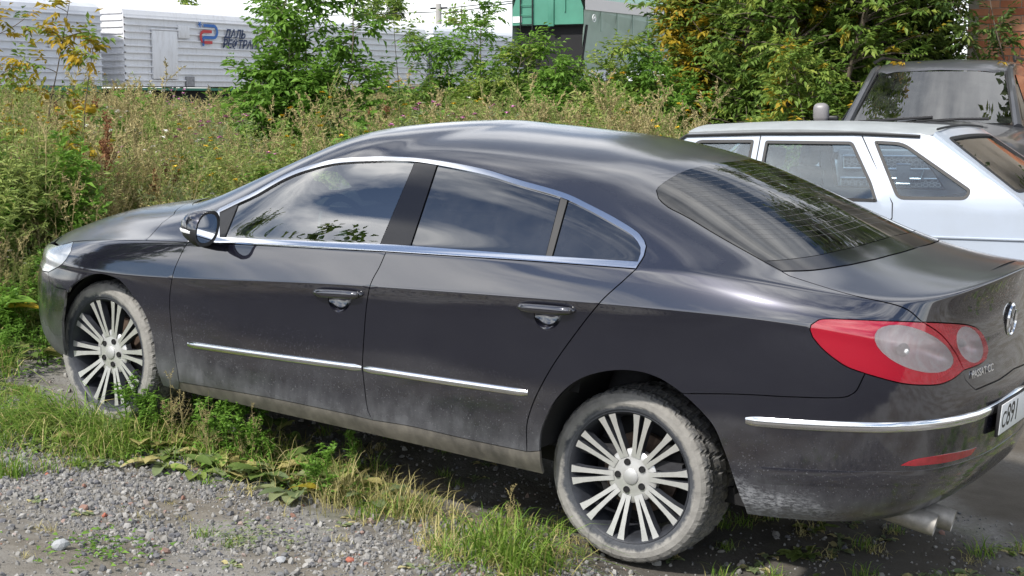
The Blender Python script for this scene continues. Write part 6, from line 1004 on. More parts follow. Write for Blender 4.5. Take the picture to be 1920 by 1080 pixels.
# ================================================================== grey off-road vehicle
suvp=MT('grey_brown_paint'); _n=suvp.noise(4,6,.6); suvp.set(Base_Color=suvp.mix(suvp.math('MULTIPLY',suvp.ramp(_n,.4,.8),.3),(.070,.072,.082),(.165,.165,.170)),Metallic=.35,Roughness=.35,Coat_Weight=.7,Coat_Roughness=.08); M['suv']=suvp.m
sv=empty('offroad_car',(-1.74,8.66,.20),rad(10)); tag(sv,'grey-brown off-road car facing us behind the white hatchback','car')
def loft(name,secs,mat,parent,closed=False,smooth=True,sharp=45):
    n=len(secs[0]); V=[p for s in secs for p in s]; F=[]
    for i in range(len(secs)-1):
        for k in range(n if closed else n-1): F.append((i*n+k,i*n+(k+1)%n,(i+1)*n+(k+1)%n,(i+1)*n+k))
    if closed: F+= [tuple(range(n)),tuple((len(secs)-1)*n+k for k in range(n))]
    o=pyd(name,V,F,parent,mat,smooth); bm=bmesh.new(); bm.from_mesh(o.data); bmesh.ops.recalc_face_normals(bm,faces=bm.faces[:]); bm.to_mesh(o.data); bm.free(); o.data.set_sharp_from_angle(angle=rad(sharp)); return o
def sec(y,w,zb,zt,sh,cr=.04):
    h=[(w*.93,zb),(w,zb+.12),(w*1.005,(zb+sh)/2),(w*.985,sh-.05),(w*.95,sh+.01),(w*.80,zt-.01),(w*.4,zt+cr*.8),(0,zt+cr)]
    return [(-x,y,z) for x,z in h]+[(x,y,z) for x,z in h[::-1][1:]]
loft('body',[sec(-1.60,.88,.45,1.08,.98),sec(-1.50,.92,.40,1.17,1.06),sec(-1.0,.945,.36,1.22,1.14),sec(-.2,.95,.34,1.27,1.21),sec(.1,.95,.34,1.30,1.25)],M['suv'],sv)
loft('cabin_side',[[(x,y,z) for x,y,z in s] for s in (sec(.1,.95,.34,1.30,1.25),sec(1.5,.955,.34,1.30,1.25),sec(3.1,.945,.36,1.30,1.25),sec(3.25,.90,.45,1.28,1.2))],M['suv'],sv)
# roof with rounded edges
def rsec(y,z,w): 
    h=[(w+.03,z-.14),(w+.02,z-.06),(w-.03,z-.012),(w*.7,z+.02),(0,z+.035)]; return [(-x,y,q) for x,q in h]+[(x,y,q) for x,q in h[::-1][1:]]
loft('roof',[[(x,y,z-.03) for x,y,z in rsec(.66,1.80,.60)],rsec(.74,1.83,.615),rsec(1.1,1.875,.64),rsec(2.0,1.90,.655),rsec(2.9,1.88,.65),rsec(3.1,1.83,.63)],M['suv'],sv)
ws=lambda a,b:(a*(.735-.145*b),.02+.70*b-.10*(1-a*a)*(1-b*.3)*-1*-1,1.30+.50*b)
flat_panel('windscreen',bez([(-.985,.02,.05),(.985,.02,.05),(.985,.98,.05),(-.985,.98,.05)]),ws,M['glass_suv'],sv,(),.12,.004,side=1)
for sd in (-1,1):
    MB().tube([(sd*.775,-.02,1.27),(sd*.70,.36,1.55),(sd*.635,.70,1.79),(sd*.64,1.0,1.83)],[.045,.038,.035,.035],8).build('windscreen_pillar',M['suv'],sv,True)
    MB().tube([(sd*.742,.0,1.29),(sd*.668,.35,1.55),(sd*.60,.67,1.785)],.012,6).build('pillar_seal',M['rubber'],sv,True)
    flat_panel('side_window',bez([(.22,1.30,.04),(3.0,1.30,.05),(2.9,1.74,.06),(.82,1.76,.04)]),lambda a,b,sd=sd:(sd*(.90-.22*(b-1.25)/.5),a,b),M['gloss_black'],sv,(),.3,.01,side=1 if sd>0 else -1)
    MB().tube([(sd*.66,.9,1.885),(sd*.63,1.2,1.935),(sd*.64,2.7,1.935),(sd*.66,2.95,1.88)],.016,8).build('roof_rail',M['black'],sv,True)
    m_=empty('door_mirror',(sd*1.02,.06,1.40)); m_.parent=sv
    MB().box((0,0,0),(.15,.12,.19)).build('mirror_housing',simple('light_grey_plastic',(.22,.21,.215),.45,.1) if 'light_grey_plastic' not in bpy.data.materials else bpy.data.materials['light_grey_plastic'],m_,bevel=.055,seg=4)
    MB().box((-sd*.10,.02,-.05),(.12,.06,.05)).build('mirror_arm',M['black'],m_,bevel=.015)
    MB().box((sd*.70,-1.57,.93),(.30,.10,.20)).build('headlight',bpy.data.materials['headlight_lens'],sv,bevel=.03)
    for wy in (-.78,2.1): 
        w_=simple_wheel(sv,(sd*.84,wy,.375),.375,.25,M['alu']); w_.rotation_euler=(0,0,rad(90 if sd>0 else -90))
# grille with the cross-shaped emblem
gl=MB(); gl.box((0,-1.635,.90),(1.10,.06,.44)); gp=gl.build('grille',M['suv'],sv,bevel=.02)
hexm=MB()
for half,(z0,z1,wv) in enumerate(((.955,1.06,.50),(.70,.875,.52))):
    b_=MB(); b_.box((0,-1.665,(z0+z1)/2),(wv*2,.02,z1-z0)); b_.build('grille_opening',M['dark'],gp)
    fr=MB()
    for (a,b,c,d) in ((-wv,z0,wv,z0),(-wv,z1,wv,z1),(-wv,z0,-wv,z1),(wv,z0,wv,z1)): fr.tube([(a,-1.68,b),(c,-1.68,d)],.009,6)
    fr.build('chrome_frame',M['chrome'],gp,True)
    me_=MB(); nx_=int(wv*2/.05)
    for r_ in range(int((z1-z0)/.035)):
        for c_ in range(nx_):
            x0=-wv+.025+c_*.05+(.025 if r_%2 else 0); z_=z0+.02+r_*.035
            if x0<wv-.01: me_.tube([(x0+.022*math.cos(a),-1.677,z_+.017*math.sin(a)) for a in np.linspace(0,2*np.pi,7)],.0035,4,False)
    me_.build('grille_mesh',bpy.data.materials['light_grey_plastic'],gp)
bt=[(-.15,.035),(-.055,.035),(-.055,.075),(.055,.075),(.055,.035),(.16,.035),(.135,-.035),(.055,-.035),(.055,-.075),(-.055,-.075),(-.055,-.035),(-.165,-.035)]
eb=MB(); eb.prism([(a,b+.915) for a,b in bt],-1.70,-1.672); eb.build('emblem',M['suv'],gp,bevel=.004)
er=MB(); er.tube([(a*1.04,-1.703,b*1.06+.915) for a,b in bt+bt[:1]],.0085,6,False); er.build('emblem_rim',M['chrome'],gp)
MB().box((0,-1.64,.50),(1.75,.20,.26)).build('front_bumper',M['suv'],sv,bevel=.06,seg=3)
for a,b in (((-.55,-.07,1.315),(.02,-.015,1.36)),((-.02,-.075,1.315),(.52,-.02,1.345))):
    wp=empty('wiper'); wp.parent=sv; MB().tube([a,((a[0]+b[0])/2,-.05,1.345),b],.010,6).build('wiper_arm',M['black'],wp,True); MB().tube([(a[0]-.1,a[1]+.02,a[2]+.012),((a[0]+b[0])/2,-.03,1.352),(b[0],b[1]+.01,b[2]+.01)],.007,6).build('wiper_blade',M['rubber'],wp,True)
MB().box((-.02,.62,1.70),(.26,.03,.075)).build('rear_view_mirror',M['black'],sv,bevel=.02)
MB().prism([(-.70,1.12),(.70,1.12),(.70,1.30),(-.70,1.30)],.10,.55).build('dashboard',M['dash'],sv,bevel=.03)
q=MB(); q.lathe([(.185+.013*math.cos(a),.013*math.sin(a)) for a in np.linspace(0,2*np.pi,9)[:-1]],36,'y',close=True); q=q.build('steering_wheel',M['dash'],sv,True,loc=(.36,.62,1.30)); q.rotation_euler=(rad(-25),0,0)
for sx in (-.36,.36):
    s_=empty('seat',(sx,1.15,.70)); s_.parent=sv; MB().box((0,.1,.35),(.5,.16,.75)).build('backrest',M['grey_fabric'],s_,bevel=.05,seg=3); MB().box((0,.16,.80),(.28,.10,.18)).build('headrest',M['grey_fabric'],s_,bevel=.04,seg=3); MB().box((0,-.15,-.02),(.5,.5,.16)).build('seat_cushion',M['grey_fabric'],s_,bevel=.05)
MB().box((0,1.6,.55),(1.7,2.9,.05)).build('cabin_floor',M['grey_fabric'],sv)
# fallen leaves on its roof
for i,(lx,ly) in enumerate(((-.50,.80),(-.45,.86),(-.38,.78),(-.22,.95),(.55,.86))):
    b_=PB(); rs=np.random.RandomState(i); b_.leaf(np.zeros((5,3)),rs.normal(0,1,(5,3))*[1,1,.15],np.tile([0,0,1.],(5,1)),.07,.03,rs,0,.8); o=mesh_obj('fallen_leaf',b_.mesh('fallen_leaf',[M['leaf_yellow']])); Mw=sv.matrix_basis@Vector((lx,ly,1.875)); o.location=Mw
    tag(o,'yellow fallen leaf on the front edge of the off-road car roof, '+('leftmost','second from the left','third from the left','fourth from the left','rightmost')[i],'leaf','fallen leaves on the off-road car')
# ================================================================== railway
RD=Vector((-.049,.9988,0)); RN=Vector((.9988,.049,0))      # along the track, and across it towards the camera
WM=MT('white_wagon_paint'); _c=WM.coord(); _n=WM.noise(1.1,6,.62); _d=WM.noise(7,5,.7,WM.coord('Object',(1,1,.25)))
WM.set(Base_Color=WM.mix(WM.math('MULTIPLY',WM.ramp(_d,.50,.78),.5),WM.mix(_n,(.64,.65,.68),(.76,.76,.77)),(.40,.38,.36)),Roughness=.55); M['wagon']=WM.m
M['wagon_grey']=simple('grey_wagon_paint',(.57,.59,.63),.55,0,.10,1.2)
M['green']=simple('green_wagon_frame',(.025,.16,.10),.55,0,.2,2); M['navy']=simple('navy_print',(.015,.03,.09),.5); M['redp']=simple('red_print',(.48,.04,.045),.5); M['bluep']=simple('blue_print',(.03,.13,.42),.5)
M['peel']=simple('peeling_patch',(.24,.24,.25),.8,0,.3,12)
def wagon(name,label,p,L,mat,stripe,logo=False,door=False,h=2.42,peel=0,seed=0):
    """p: near lower corner at the left end; body runs L metres along the track; local x along the track, y away from us, z up"""
    rot=math.atan2(RD.y,RD.x); r=empty(name,p,rot); tag(r,label,'wagon','refrigerator wagons on the railway')
    Wd=3.0; sgn=1
    # local +x = RD, local +y = left of RD = away from the camera
    prof=[(0,0)]; n=10
    for k in range(n):
        z0=k*h/n; prof+=[(0,z0+.03),(0,z0+h/n-.062),(-.065,z0+h/n-.05),(-.065,z0+h/n-.012),(0,z0+h/n)]
    arc=[(0+Wd*.5*(1-math.cos(a)),h+.66*math.sin(a)**.8) for a in np.linspace(.08,math.pi-.08,15)]
    back=[(Wd,h),(Wd,0)]; pr=prof+arc+back
    V=[];F=[];m=len(pr)
    for x in (0,L): V+=[(x,y,z) for y,z in pr]
    F=[(i,i+1,m+i+1,m+i) for i in range(m-1)]; body=pyd('body',V,F,r,mat,False); 
    bm=bmesh.new(); bm.from_mesh(body.data); bmesh.ops.recalc_face_normals(bm,faces=bm.faces[:]); bm.to_mesh(body.data); bm.free()
    for xe in (0,L):
        e=MB(); outl=[(y,z) for y,z in [(0,0)]+[(0,h)]+arc+back]; s_=-1 if xe==0 else 1
        e.add([(xe+s_*.001,y,z) for y,z in outl],[tuple(range(len(outl)))])
        for k in range(11): e.box((xe+s_*.02,Wd/2,.2+k*.235),(.04,Wd-.10,.05))
        e.build('end_wall',mat,r,recalc=False)
    MB().box((L/2,.06,-.10),(L,.06,.20 if stripe else .09)).build('side_sill',M['green'],r)
    MB().box((L/2,Wd/2,-.55),(L-.2,2.3,.95)).build('underframe',M['dark'],r)
    for bx in (2.6,L-2.6):
        b=empty('bogie',(bx,Wd/2,-1.2)); b.parent=r
        MB().box((0,-1.05,.45),(2.6,.16,.42)).build('side_frame',M['dark'],b,bevel=.05)
        MB().box((0,1.05,.45),(2.6,.16,.42)).build('side_frame',M['dark'],b,bevel=.05)
        for wx in (-.95,.95):
            for wy in (-.79,.79): MB().lathe([(0,-.06),(.42,-.06),(.475,-.03),(.46,.07),(0,.07)],28,'y',c=(wx,wy,.46)).build('wheel',M['dark'],b,True)
    if door:
        d=MB().box((2.05,-.06,1.12),(1.35,.07,1.72)).build('door',mat,r,bevel=.01); MB().tube([(1.32,-.09,2.02),(2.8,-.09,2.02)],.03,6).build('door_rail',mat,d)
        MB().box((3.10,-.06,1.98),(.62,.07,.46)).build('hatch',mat,r,bevel=.01)
        MB().box((3.42,-.05,.18),(.46,.05,.36)).build('dark_panel',M['peel'],r)
    if logo:
        lg=empty('printed_logo',(4.0,-.072,1.62)); lg.parent=r
        def stroke(pts,w_,mt,nm):
            V=[];F=[];pp=[np.array(q,float) for q in pts]
            for i,q in enumerate(pp):
                t=nrm((pp[min(i+1,len(pp)-1)]-pp[max(i-1,0)])[None])[0]; nn=np.array([-t[1],t[0]])*w_/2; V+=[(q[0]-nn[0],0,q[1]-nn[1]),(q[0]+nn[0],0,q[1]+nn[1]),(q[0]-nn[0],-.012,q[1]-nn[1]),(q[0]+nn[0],-.012,q[1]+nn[1])]
            for i in range(len(pp)-1): a=4*i; F+=[(a+2,a+3,a+7,a+6),(a,a+2,a+6,a+4),(a+1,a+3,a+7,a+5)]
            pyd(nm,V,F,lg,mt)
        arcp=lambda cx,cz,r_,a0,a1:[(cx+r_*math.cos(rad(a)),cz+r_*math.sin(rad(a))) for a in np.linspace(a0,a1,9)]
        stroke([(.22,.64)]+[(.75,.64)]+arcp(.80,.42,.22,90,-90)+[(.25,.20)]+[(.20,.16),(.20,-.12)],.11,M['bluep'],'blue_mark')
        stroke([(.70,.42),(.25,.42)]+arcp(.25,.22,.20,90,270)+[(.72,.02)],.11,M['redp'],'red_mark')
        for a in range(3): stroke([(.02+.12*math.cos(rad(60*a)),.66+.12*math.sin(rad(60*a))),(.02-.12*math.cos(rad(60*a)),.66-.12*math.sin(rad(60*a)))],.035,M['bluep'],'snowflake_bar')
        text_mesh('lettering','ДАЛЬ',.44,M['navy'],lg,frame((1.42,-.01,.36),(1,0,0),(0,-1,0)),.004,.3,.012,'LEFT')
        text_mesh('lettering','РЕФТРАНС',.44,M['navy'],lg,frame((1.30,-.01,-.02),(1,0,0),(0,-1,0)),.004,.3,.012,'LEFT')
    rs=np.random.RandomState(seed)
    for k in range(peel):
        x0,z0=L-rs.uniform(.3,7),rs.uniform(.3,2.3); n_=9; V=[(x0+rs.uniform(.02,.13)*math.cos(a),-.003,z0+rs.uniform(.01,.06)*math.sin(a)) for a in np.linspace(0,6.28,n_,False)]; pyd('peeled_patch',V,[tuple(range(n_))],r,M['peel'])
    return r
P0=Vector((-38.595,37.162,2.235))
wagon('railway_wagon','white ribbed wagon with a green base stripe, the leftmost one',P0+RD*(-2.96-21),21,M['wagon_grey'],True,peel=14,seed=2)
wagon('railway_wagon','white ribbed wagon with a red and blue logo and plain door',P0+RD*(-1.81),20.1,M['wagon'],False,True,True,seed=3)
wagon('railway_wagon','white ribbed wagon farthest along the track behind the bushes',P0+RD*19.0,21,M['wagon_grey'],True,seed=4)
tx=text_mesh('wagon_number','88 534 121',.16,M['white_paint'],None,frame(P0+RD*(-7.6)+RN*.0+Vector((-.02,0,-.10)),RD,RN),.002); 
for o_ in COL.objects:
    if o_.name=='railway_wagon': tx.parent=o_; tx.matrix_parent_inverse=o_.matrix_basis.inverted(); break
# rails
for dy in (-.76,.76):
    c=P0-RN*1.5+Vector((0,0,-1.25)); a=c+RN*dy-RD*60; b=c+RN*dy+RD*90
    tag(MB().tube([a,b],.05,6).build('rail',M['dark'],None),'steel rail under the white wagons, %s of the pair'%('nearer' if dy>0 else 'farther'),'rail')
# green hopper wagon
hg=simple('green_hopper_paint',(.055,.21,.145),.55,0,.12,1.2); hs_=simple('grey_green_hopper_side',(.30,.39,.33),.6,0,.15,.8)
hw=empty('hopper_wagon',(-27.65,48.92,0),math.atan2(RD.y,RD.x)); tag(hw,'green hopper wagon with a ladder rising above the bushes','wagon')
# local x along the track (away), y away from us, z up
Wd=3.15
endp=[(0.02,4.62),(.03,5.25),(.35,6.1),(.75,6.75),(2.4,6.75),(2.80,6.1),(Wd-.03,5.25),(Wd-.02,4.62)]
MB().prism([(y,z) for y,z in endp],-.02,.02,'x').build('end_wall',hg,hw)
L=13.5
def strip_(name,pts,mat): 
    V=[(x,y,z) for x in (0,L) for y,z in pts]; m=len(pts); return pyd(name,V,[(i,m+i,m+i+1,i+1) for i in range(m-1)],hw,mat)
strip_('side_band',[(-.05,5.16),(-.05,5.60)],simple('white_band',(.62,.60,.58),.6)); strip_('roof_slope',[(-.045,5.60),(.15,5.95),(.75,6.75),(2.4,6.75),(Wd,5.6)],simple('pale_green_roof',(.24,.38,.32),.6,0,.1,1))
sd_=pyd('side_wall',[(0,-.0,5.16),(L,0,5.16),(L,0,4.6),(L,.25,3.7),(L-1.2,.5,2.9),(1.2,.5,2.9),(.35,.25,3.7),(0,0,4.6)],[(7,6,5,4,3,2,1,0)],hw,hs_)
for k in range(1,9): MB().box((k*1.5,-.02,4.75),(.05,.05,.8)).build('side_rib',hs_,sd_)
strip_('far_side',[(Wd,5.6),(Wd,3.0)],hs_)
MB().prism([(0.06,4.6),(Wd-.06,4.6),(Wd-.4,2.4),(.4,2.4)],.35,.5,'x').build('slope_sheet',M['dark'],hw); MB().box((L/2,Wd/2,2.3),(L,2.6,.35)).build('underframe',M['dark'],hw)
for yy in (Wd-.42,Wd-.95): MB().tube([(-.10,yy,3.4),(-.10,yy,6.9)],.028,6).build('ladder_rail',M['dark'],hw)
for k in range(9): MB().tube([(-.10,Wd-.42,3.5+k*.38),(-.10,Wd-.95,3.5+k*.38)],.018,6).build('ladder_rung',hg if k>3 else M['dark'],hw)
MB().box((-.05,Wd-1.75,5.3),(.08,.26,1.5)).build('end_post',hg,hw,bevel=.02); MB().box((-.05,Wd-2.35,5.6),(.05,.06,1.0)).build('end_bar',hg,hw)
MB().box((-.035,Wd-.25,4.85),(.02,.40,.24)).build('white_plate',M['white_paint'],hw)
ci=MB(); ci.tube([(.75+.14*math.cos(a),-.075,4.86+.14*math.sin(a)) for a in np.linspace(0,2*np.pi,21)],.018,5,False); ci.tube([(.68,-.075,4.80),(.82,-.075,4.92)],.018,5); ci.build('round_mark',M['white_paint'],sd_)
for bx in (2.0,L-2.0):
    b=empty('bogie',(bx,Wd/2,1.0)); b.parent=hw
    for wy in (-1.05,1.05): MB().box((0,wy,.5),(2.6,.16,.42)).build('side_frame',M['dark'],b,bevel=.05)
    for wx in (-.95,.95): MB().lathe([(0,-.9),(.47,-.9),(.47,-.75),(.1,-.75),(.1,.75),(.47,.75),(.47,.9),(0,.9)],24,'y',c=(wx,0,.46)).build('wheelset',M['dark'],b,True)
for dy in (-.76,.76):
    c=Vector((-27.65,48.92,1.0))-RN*1.57; tag(MB().tube([c+RN*dy-RD*30,c+RN*dy+RD*40],.05,6).build('rail',M['dark'],None),'steel rail under the green hopper wagon, %s of the pair'%('nearer' if dy>0 else 'farther'),'rail')
# pole and wires
pm=simple('concrete_pole',(.34,.33,.31),.8,0,.15,3); po=empty('utility_pole',(-48.3,69.5,.8)); tag(po,'grey concrete utility pole with wires behind the wagons','pole')
MB().tube([(0,0,-.3),(0,0,6.25)],[.20,.16],12).build('post',pm,po,True); MB().box((0,0,6.0),(1.1,.1,.1)).build('cross_arm',M['dark'],po)
for k,(a,b,lab) in enumerate((((-48.3,69.5,6.75),(-33,95,12.5),'upper'),((-48.2,69.6,6.5),(-20,60,10.0),'lower'),((-48.3,69.5,6.6),(-75,60,8.2),'left-running'))):
    a=Vector(a);b=Vector(b); pts=[a.lerp(b,t)-Vector((0,0,1))*1.2*math.sin(math.pi*t)*.6 for t in np.linspace(0,1,13)]; o=MB().tube(pts,.028,5).build('overhead_wire',M['dark'],None); tag(o,'dark %s overhead wire at the utility pole'%lab,'wire')
# brick building
bw=empty('brick_building',(-3.19,14.70,0),rad(11)); tag(bw,'red brick building behind the off-road car','building')
mort=simple('mortar',(.40,.36,.31),.9,0,.12,20); MB().box((4.05,2.05,2.6),(8.0,4.0,6.6)).build('wall',mort,bw)
bcol=[simple('red_brick_%s'%n,c,.85,0,.16,9,0,.2,50) for n,c in (('a',(.52,.19,.095)),('b',(.58,.24,.13)),('c',(.44,.15,.08)),('d',(.62,.30,.18)))]
bms=[]
for i,mm_ in enumerate(bcol):
    q=MB(); q.box((0,0,0),(.25,.02,.088)); me=bpy.data.meshes.new('brick'); me.from_pydata(q.v,[],q.f); bm=bmesh.new(); bm.from_mesh(me); bmesh.ops.recalc_face_normals(bm,faces=bm.faces[:]); bmesh.ops.bevel(bm,geom=bm.edges[:],offset=.004,segments=1,affect='EDGES'); bm.to_mesh(me); bm.free(); me.materials.append(mm_); bms.append(me)
rs=np.random.RandomState(5)
for row in range(13):
    for c_ in range(9):
        o=bpy.data.objects.new('brick',bms[rs.randint(4)]); COL.objects.link(o); o.parent=bw; o.location=(.05+.125+c_*.262+(.131 if row%2 else 0),.045+rs.uniform(-.003,.003),2.02+row*.1)
# ================================================================== vegetation in place
def spot(lat,dep):      # survey position: metres to the right of and ahead of where the photographer stands
    x=2.752-.5224*dep+.8527*lat; y=-6.061+.8527*dep+.5224*lat; return x,y
def gpos(lat,dep,dz=0): x,y=spot(lat,dep); return (float(x),float(y),float(gz(x,y))+dz)
# -- tall weeds of the field
srcs=[weed_leafy(1,1.0,'leaf_weed',.016,.085),weed_leafy(2,.9,'leaf_weed',.012,.07,5,50),weed_leafy(3,.8,'leaf_lush',.026,.085,5,36),feathery(4,1.1,'leaf_grey','leaf_weed'),feathery(5,1.0,'leaf_weed','dry',6),feathery(6,.9,'dry','dry',6),
      weed_leafy(7,.9,'straw',.010,.06,5,40),weed_leafy(8,1.05,'leaf_grey',.014,.08,4,50,'pink'),weed_leafy(9,.95,'leaf_weed',.014,.075,4,46,'yellow'),weed_leafy(10,.85,'leaf_weed',.012,.06,5,44,'white'),dock(11,1.0),grass_tuft(12,110,.75,.009,'blade',.28,.35,.09,.4)]
so=[bpy.data.objects.new('weed_source',m) for m in srcs]
for o in so: COL.objects.link(o)
pts=[];idx=[];scl=[]
rs=np.random.RandomState(21); n=6500
dep=6.6+ (rs.rand(n)**1.25)*34; lat=(rs.uniform(-1.12,.36,n))*dep*.318
x,y=spot(lat,dep)
ok=np.ones(n,bool)
ok&=~((x>-3.95)&(x<1.7)&(y>-3)&(y<1.55))          # the sedan
ok&=~((x>-2.1+.0*y)&(y<13.2)&(y>-9))                # the yard with the other cars
ok&=~((x>-4.7)&(y<-.25-.30*(x+3.9)))               # open gravel in front
ok&=~((x>-4.15)&(y<1.2))
x,y,dep,lat=x[ok],y[ok],dep[ok],lat[ok]; n=len(x); z=gz(x,y)
zone=vnoise(x*.55,y*.55,31); z2=vnoise(x*1.2,y*1.2,33)
u=rs.rand(n)
def pick(*w):
    w=np.array(w,float); return rs.choice(12,p=w/w.sum())
for i in range(n):
    near=dep[i]<9.5
    dryside=1. if (-.285<lat[i]/dep[i]<-.20 and dep[i]<12.5) else .10
    if dryside>.5 and z2[i]+.35*zone[i]>.52: k=pick(.8,.8,.4,1.5,2.5,4,3,.1,.3,.4,.4,.8)
    elif zone[i]<.46: k=pick(4,3,5,1.5,1,0,0,.5,.3,.25,.05,.8)
    elif zone[i]<.66: k=pick(2,2,2,3.5,3,1.5*dryside,.6*dryside,.3,.2,.3,.1,.8)
    else: k=pick(1,1,.8,2.5,3,4*dryside,2*dryside,.15,.3,.4,.25*dryside,.8)
    h=(.60+.90*z2[i])*rs.uniform(.75,1.15)*(1.0 if dep[i]<14 else 1.12)
    if near: h*=.80
    if x[i]>-4.6 and y[i]<2.5: h*=.55
    idx.append(k); scl.append(h)
P=np.stack([x,y,z-.03],-1); rot=np.stack([rs.normal(0,.10,n),rs.normal(0,.10,n),rs.uniform(0,6.28,n)],-1)
scatter('weeds',P,rot,scl,idx,so,'tall green and straw-coloured weeds filling the field behind the sedan','weeds')
# -- low cover by the front bumper and along the car
lows=[rosette(51,7,.08,.04,'leaf_weed',.5),rosette(52,6,.10,.06,'leaf_weed',.55,0,'straw',.2),creeper(53,60,.10,.024),creeper(54,50,.12,.018,'leaf_weed'),grass_tuft(55,46,.17,.0045,'blade',.6,.5,.035,.25),grass_tuft(56,34,.13,.0038,'straw',.7,.5,.03,.5),weed_leafy(57,.26,'leaf_lush',.014,.04,3,18),grass_tuft(58,60,.24,.005,'blade',.5,.5,.05,.2),rosette(59,6,.06,.034,'leaf_grey',.4,0,'straw',.2),grass_tuft(60,26,.26,.003,'straw',.35,.4,.05,.7),feathery(61,.30,'dry','dry',2)]
lo_=[bpy.data.objects.new('low_source',m) for m in lows]
for o in lo_: COL.objects.link(o)
pts=[];idx=[];scl=[]; rs=np.random.RandomState(22)
def band(n,fx,fy,ks,s0,s1):
    for _ in range(n):
        X=fx();Y=fy(X); pts.append((X,Y,float(gz(X,Y))-.004)); idx.append(ks[rs.randint(len(ks))]); scl.append(rs.uniform(s0,s1))
band(520,lambda:rs.uniform(-6.2,-3.55),lambda X:rs.uniform(-1.7,1.4)-.25*max(0,X+3.9),[0,1,2,3,4,6,6,7,7,7,4],.8,1.7)     # left of the nose
band(150,lambda:rs.uniform(-3.7,-2.2),lambda X:-1.02+rs.normal(0,.16)-.05,[0,2,3,4,4,7,7,4,8,5],.6,1.2)               # by the front wheel
band(150,lambda:rs.uniform(-2.5,-1.2),lambda X:-.82+rs.normal(0,.15),[4,8,8,0,1,1,5,4,9,6,0,8,2],.8,1.35)
band(56,lambda:rs.uniform(-1.3,-.2),lambda X:-.88+rs.normal(0,.15),[4,5,5,4,8,5,9,9,4],.6,1.25)                 # along the sill
band(40,lambda:rs.uniform(-.7,.5),lambda X:-1.12+rs.normal(0,.14),[4,5,5,7,5,8],.55,1.1)
band(90,lambda:rs.uniform(.4,1.9),lambda X:rs.uniform(-1.0,.6),[4,5,5,8,4,8,0],.5,1.0)
band(150,lambda:rs.uniform(-4.2,1.6),lambda X:rs.uniform(-2.6,-1.1),[8,4,5,5,5,8],.3,.7)
band(110,lambda:rs.uniform(1.25,3.2),lambda X:rs.uniform(.0,3.0),[4,5,8,0,6,2],.6,1.2)
band(60,lambda:rs.uniform(-2,.6),lambda X:rs.uniform(-.8,.2),[4,5,8],.4,.8)
P=np.array(pts); m=len(P)
scatter('ground_cover',P,np.stack([rs.normal(0,.08,m),rs.normal(0,.08,m),rs.uniform(0,6.28,m)],-1),scl,idx,lo_,'low clover, plantain and short grass growing round the sedan','ground cover')
# -- single plants that stand out
def plant(name,me,x,y,label,cat,s=1.,rz=0,group=None,dz=-.01):
    o=mesh_obj(name,me,None,None,(x,y,float(gz(x,y))+dz)); o.scale=(s,s,s); o.rotation_euler=(0,0,rz); tag(o,label,cat,group); return o
plant('grass_tuft',grass_tuft(71,330,.42,.0062,'blade',.62,.55,.085,.10,(.15,-.1)),-.30,-1.10,'tall bright green grass tuft against the front edge of the rear wheel','grass tuft')
plant('grass_tuft',grass_tuft(72,420,.50,.0058,'blade',.55,.65,.13,.15,(-.35,-.25)),-2.72,-1.04,'large yellow-green grass tuft bending away under the front wheel','grass tuft')
plant('grass_tuft',grass_tuft(73,120,.20,.0045,'blade',.45,.4,.03,.12),-2.38,-1.62,'small round grass tuft on the gravel before the front wheel','grass tuft')
plant('grass_tuft',grass_tuft(74,90,.28,.004,'straw',.5,.5,.05,.6),-1.20,-.92,'dry straw grass tuft below the middle of the sedan sill','grass tuft')
plant('grass_tuft',grass_tuft(75,80,.30,.004,'straw',.45,.45,.06,.5),-.92,-.88,'dry straw grass tuft below the rear door','grass tuft')
plant('grass_tuft',grass_tuft(76,90,.26,.0042,'straw',.5,.5,.06,.5),.22,-1.22,'thin dry grass tuft in front of the rear tyre','grass tuft')
plant('grass_tuft',grass_tuft(77,120,.30,.0045,'straw',.5,.5,.09,.45),.98,-.78,'yellowish grass tuft under the exhaust pipes','grass tuft')
plant('plantain',rosette(81,9,.13,.075,'leaf_grey',.55,0,'straw',.3),-1.78,-.98,'broad-leaved plantain with pale dusty leaves below the front door','plant')
plant('plantain',rosette(82,8,.12,.08,'leaf_grey',.6,0,'straw',.25),-1.52,-.90,'broad-leaved plantain with one yellow leaf below the door gap','plant')
plant('plantain',rosette(83,7,.13,.06,'leaf_grey',.5,0,'straw',.25),-2.05,-1.06,'plantain with drooping leaves beside the bending grass tuft','plant')
plant('burdock',rosette(84,8,.34,.26,'leaf_lush',.7,.05,'leaf_yellow',.12),-4.35,-.30,'large burdock with broad leaves left of the front bumper','plant',1.,.4)
plant('burdock',rosette(85,7,.22,.17,'leaf_lush',.6,.03,'straw',.1),-3.75,-.72,'smaller burdock at the foot of the front bumper','plant',1.,1.4)
plant('grass_tuft',grass_tuft(78,240,.42,.0055,'blade',.5,.55,.11,.2,(.1,-.2)),-2.42,-1.0,'shaggy green grass tuft hiding the rear foot of the front wheel','grass tuft')
plant('creeping_plant',creeper(86,170,.11,.026,'leaf_lush',.06),-1.42,-2.10,'fresh green creeping plant on the gravel at the bottom of the photo','plant')
plant('creeping_plant',creeper(87,170,.10,.022,'leaf_grey',.07),-1.12,-1.62,'grey-green feathery creeper on the gravel below the sill','plant')
plant('wormwood_plant',feathery(88,.26,'leaf_lush','leaf_lush',2),-1.30,-.84,'slim green seedling standing against the sedan sill','plant')
plant('dock_plant',dock(89,1.35),*spot(-2.62,10.2),'tall rust-brown dry dock spike among the weeds at the left','plant',1.05,0)
plant('dock_plant',dock(90,.8),*spot(-.95,12.2),'small rust-red dry dock spike above the sedan windscreen pillar','plant',1.,0)
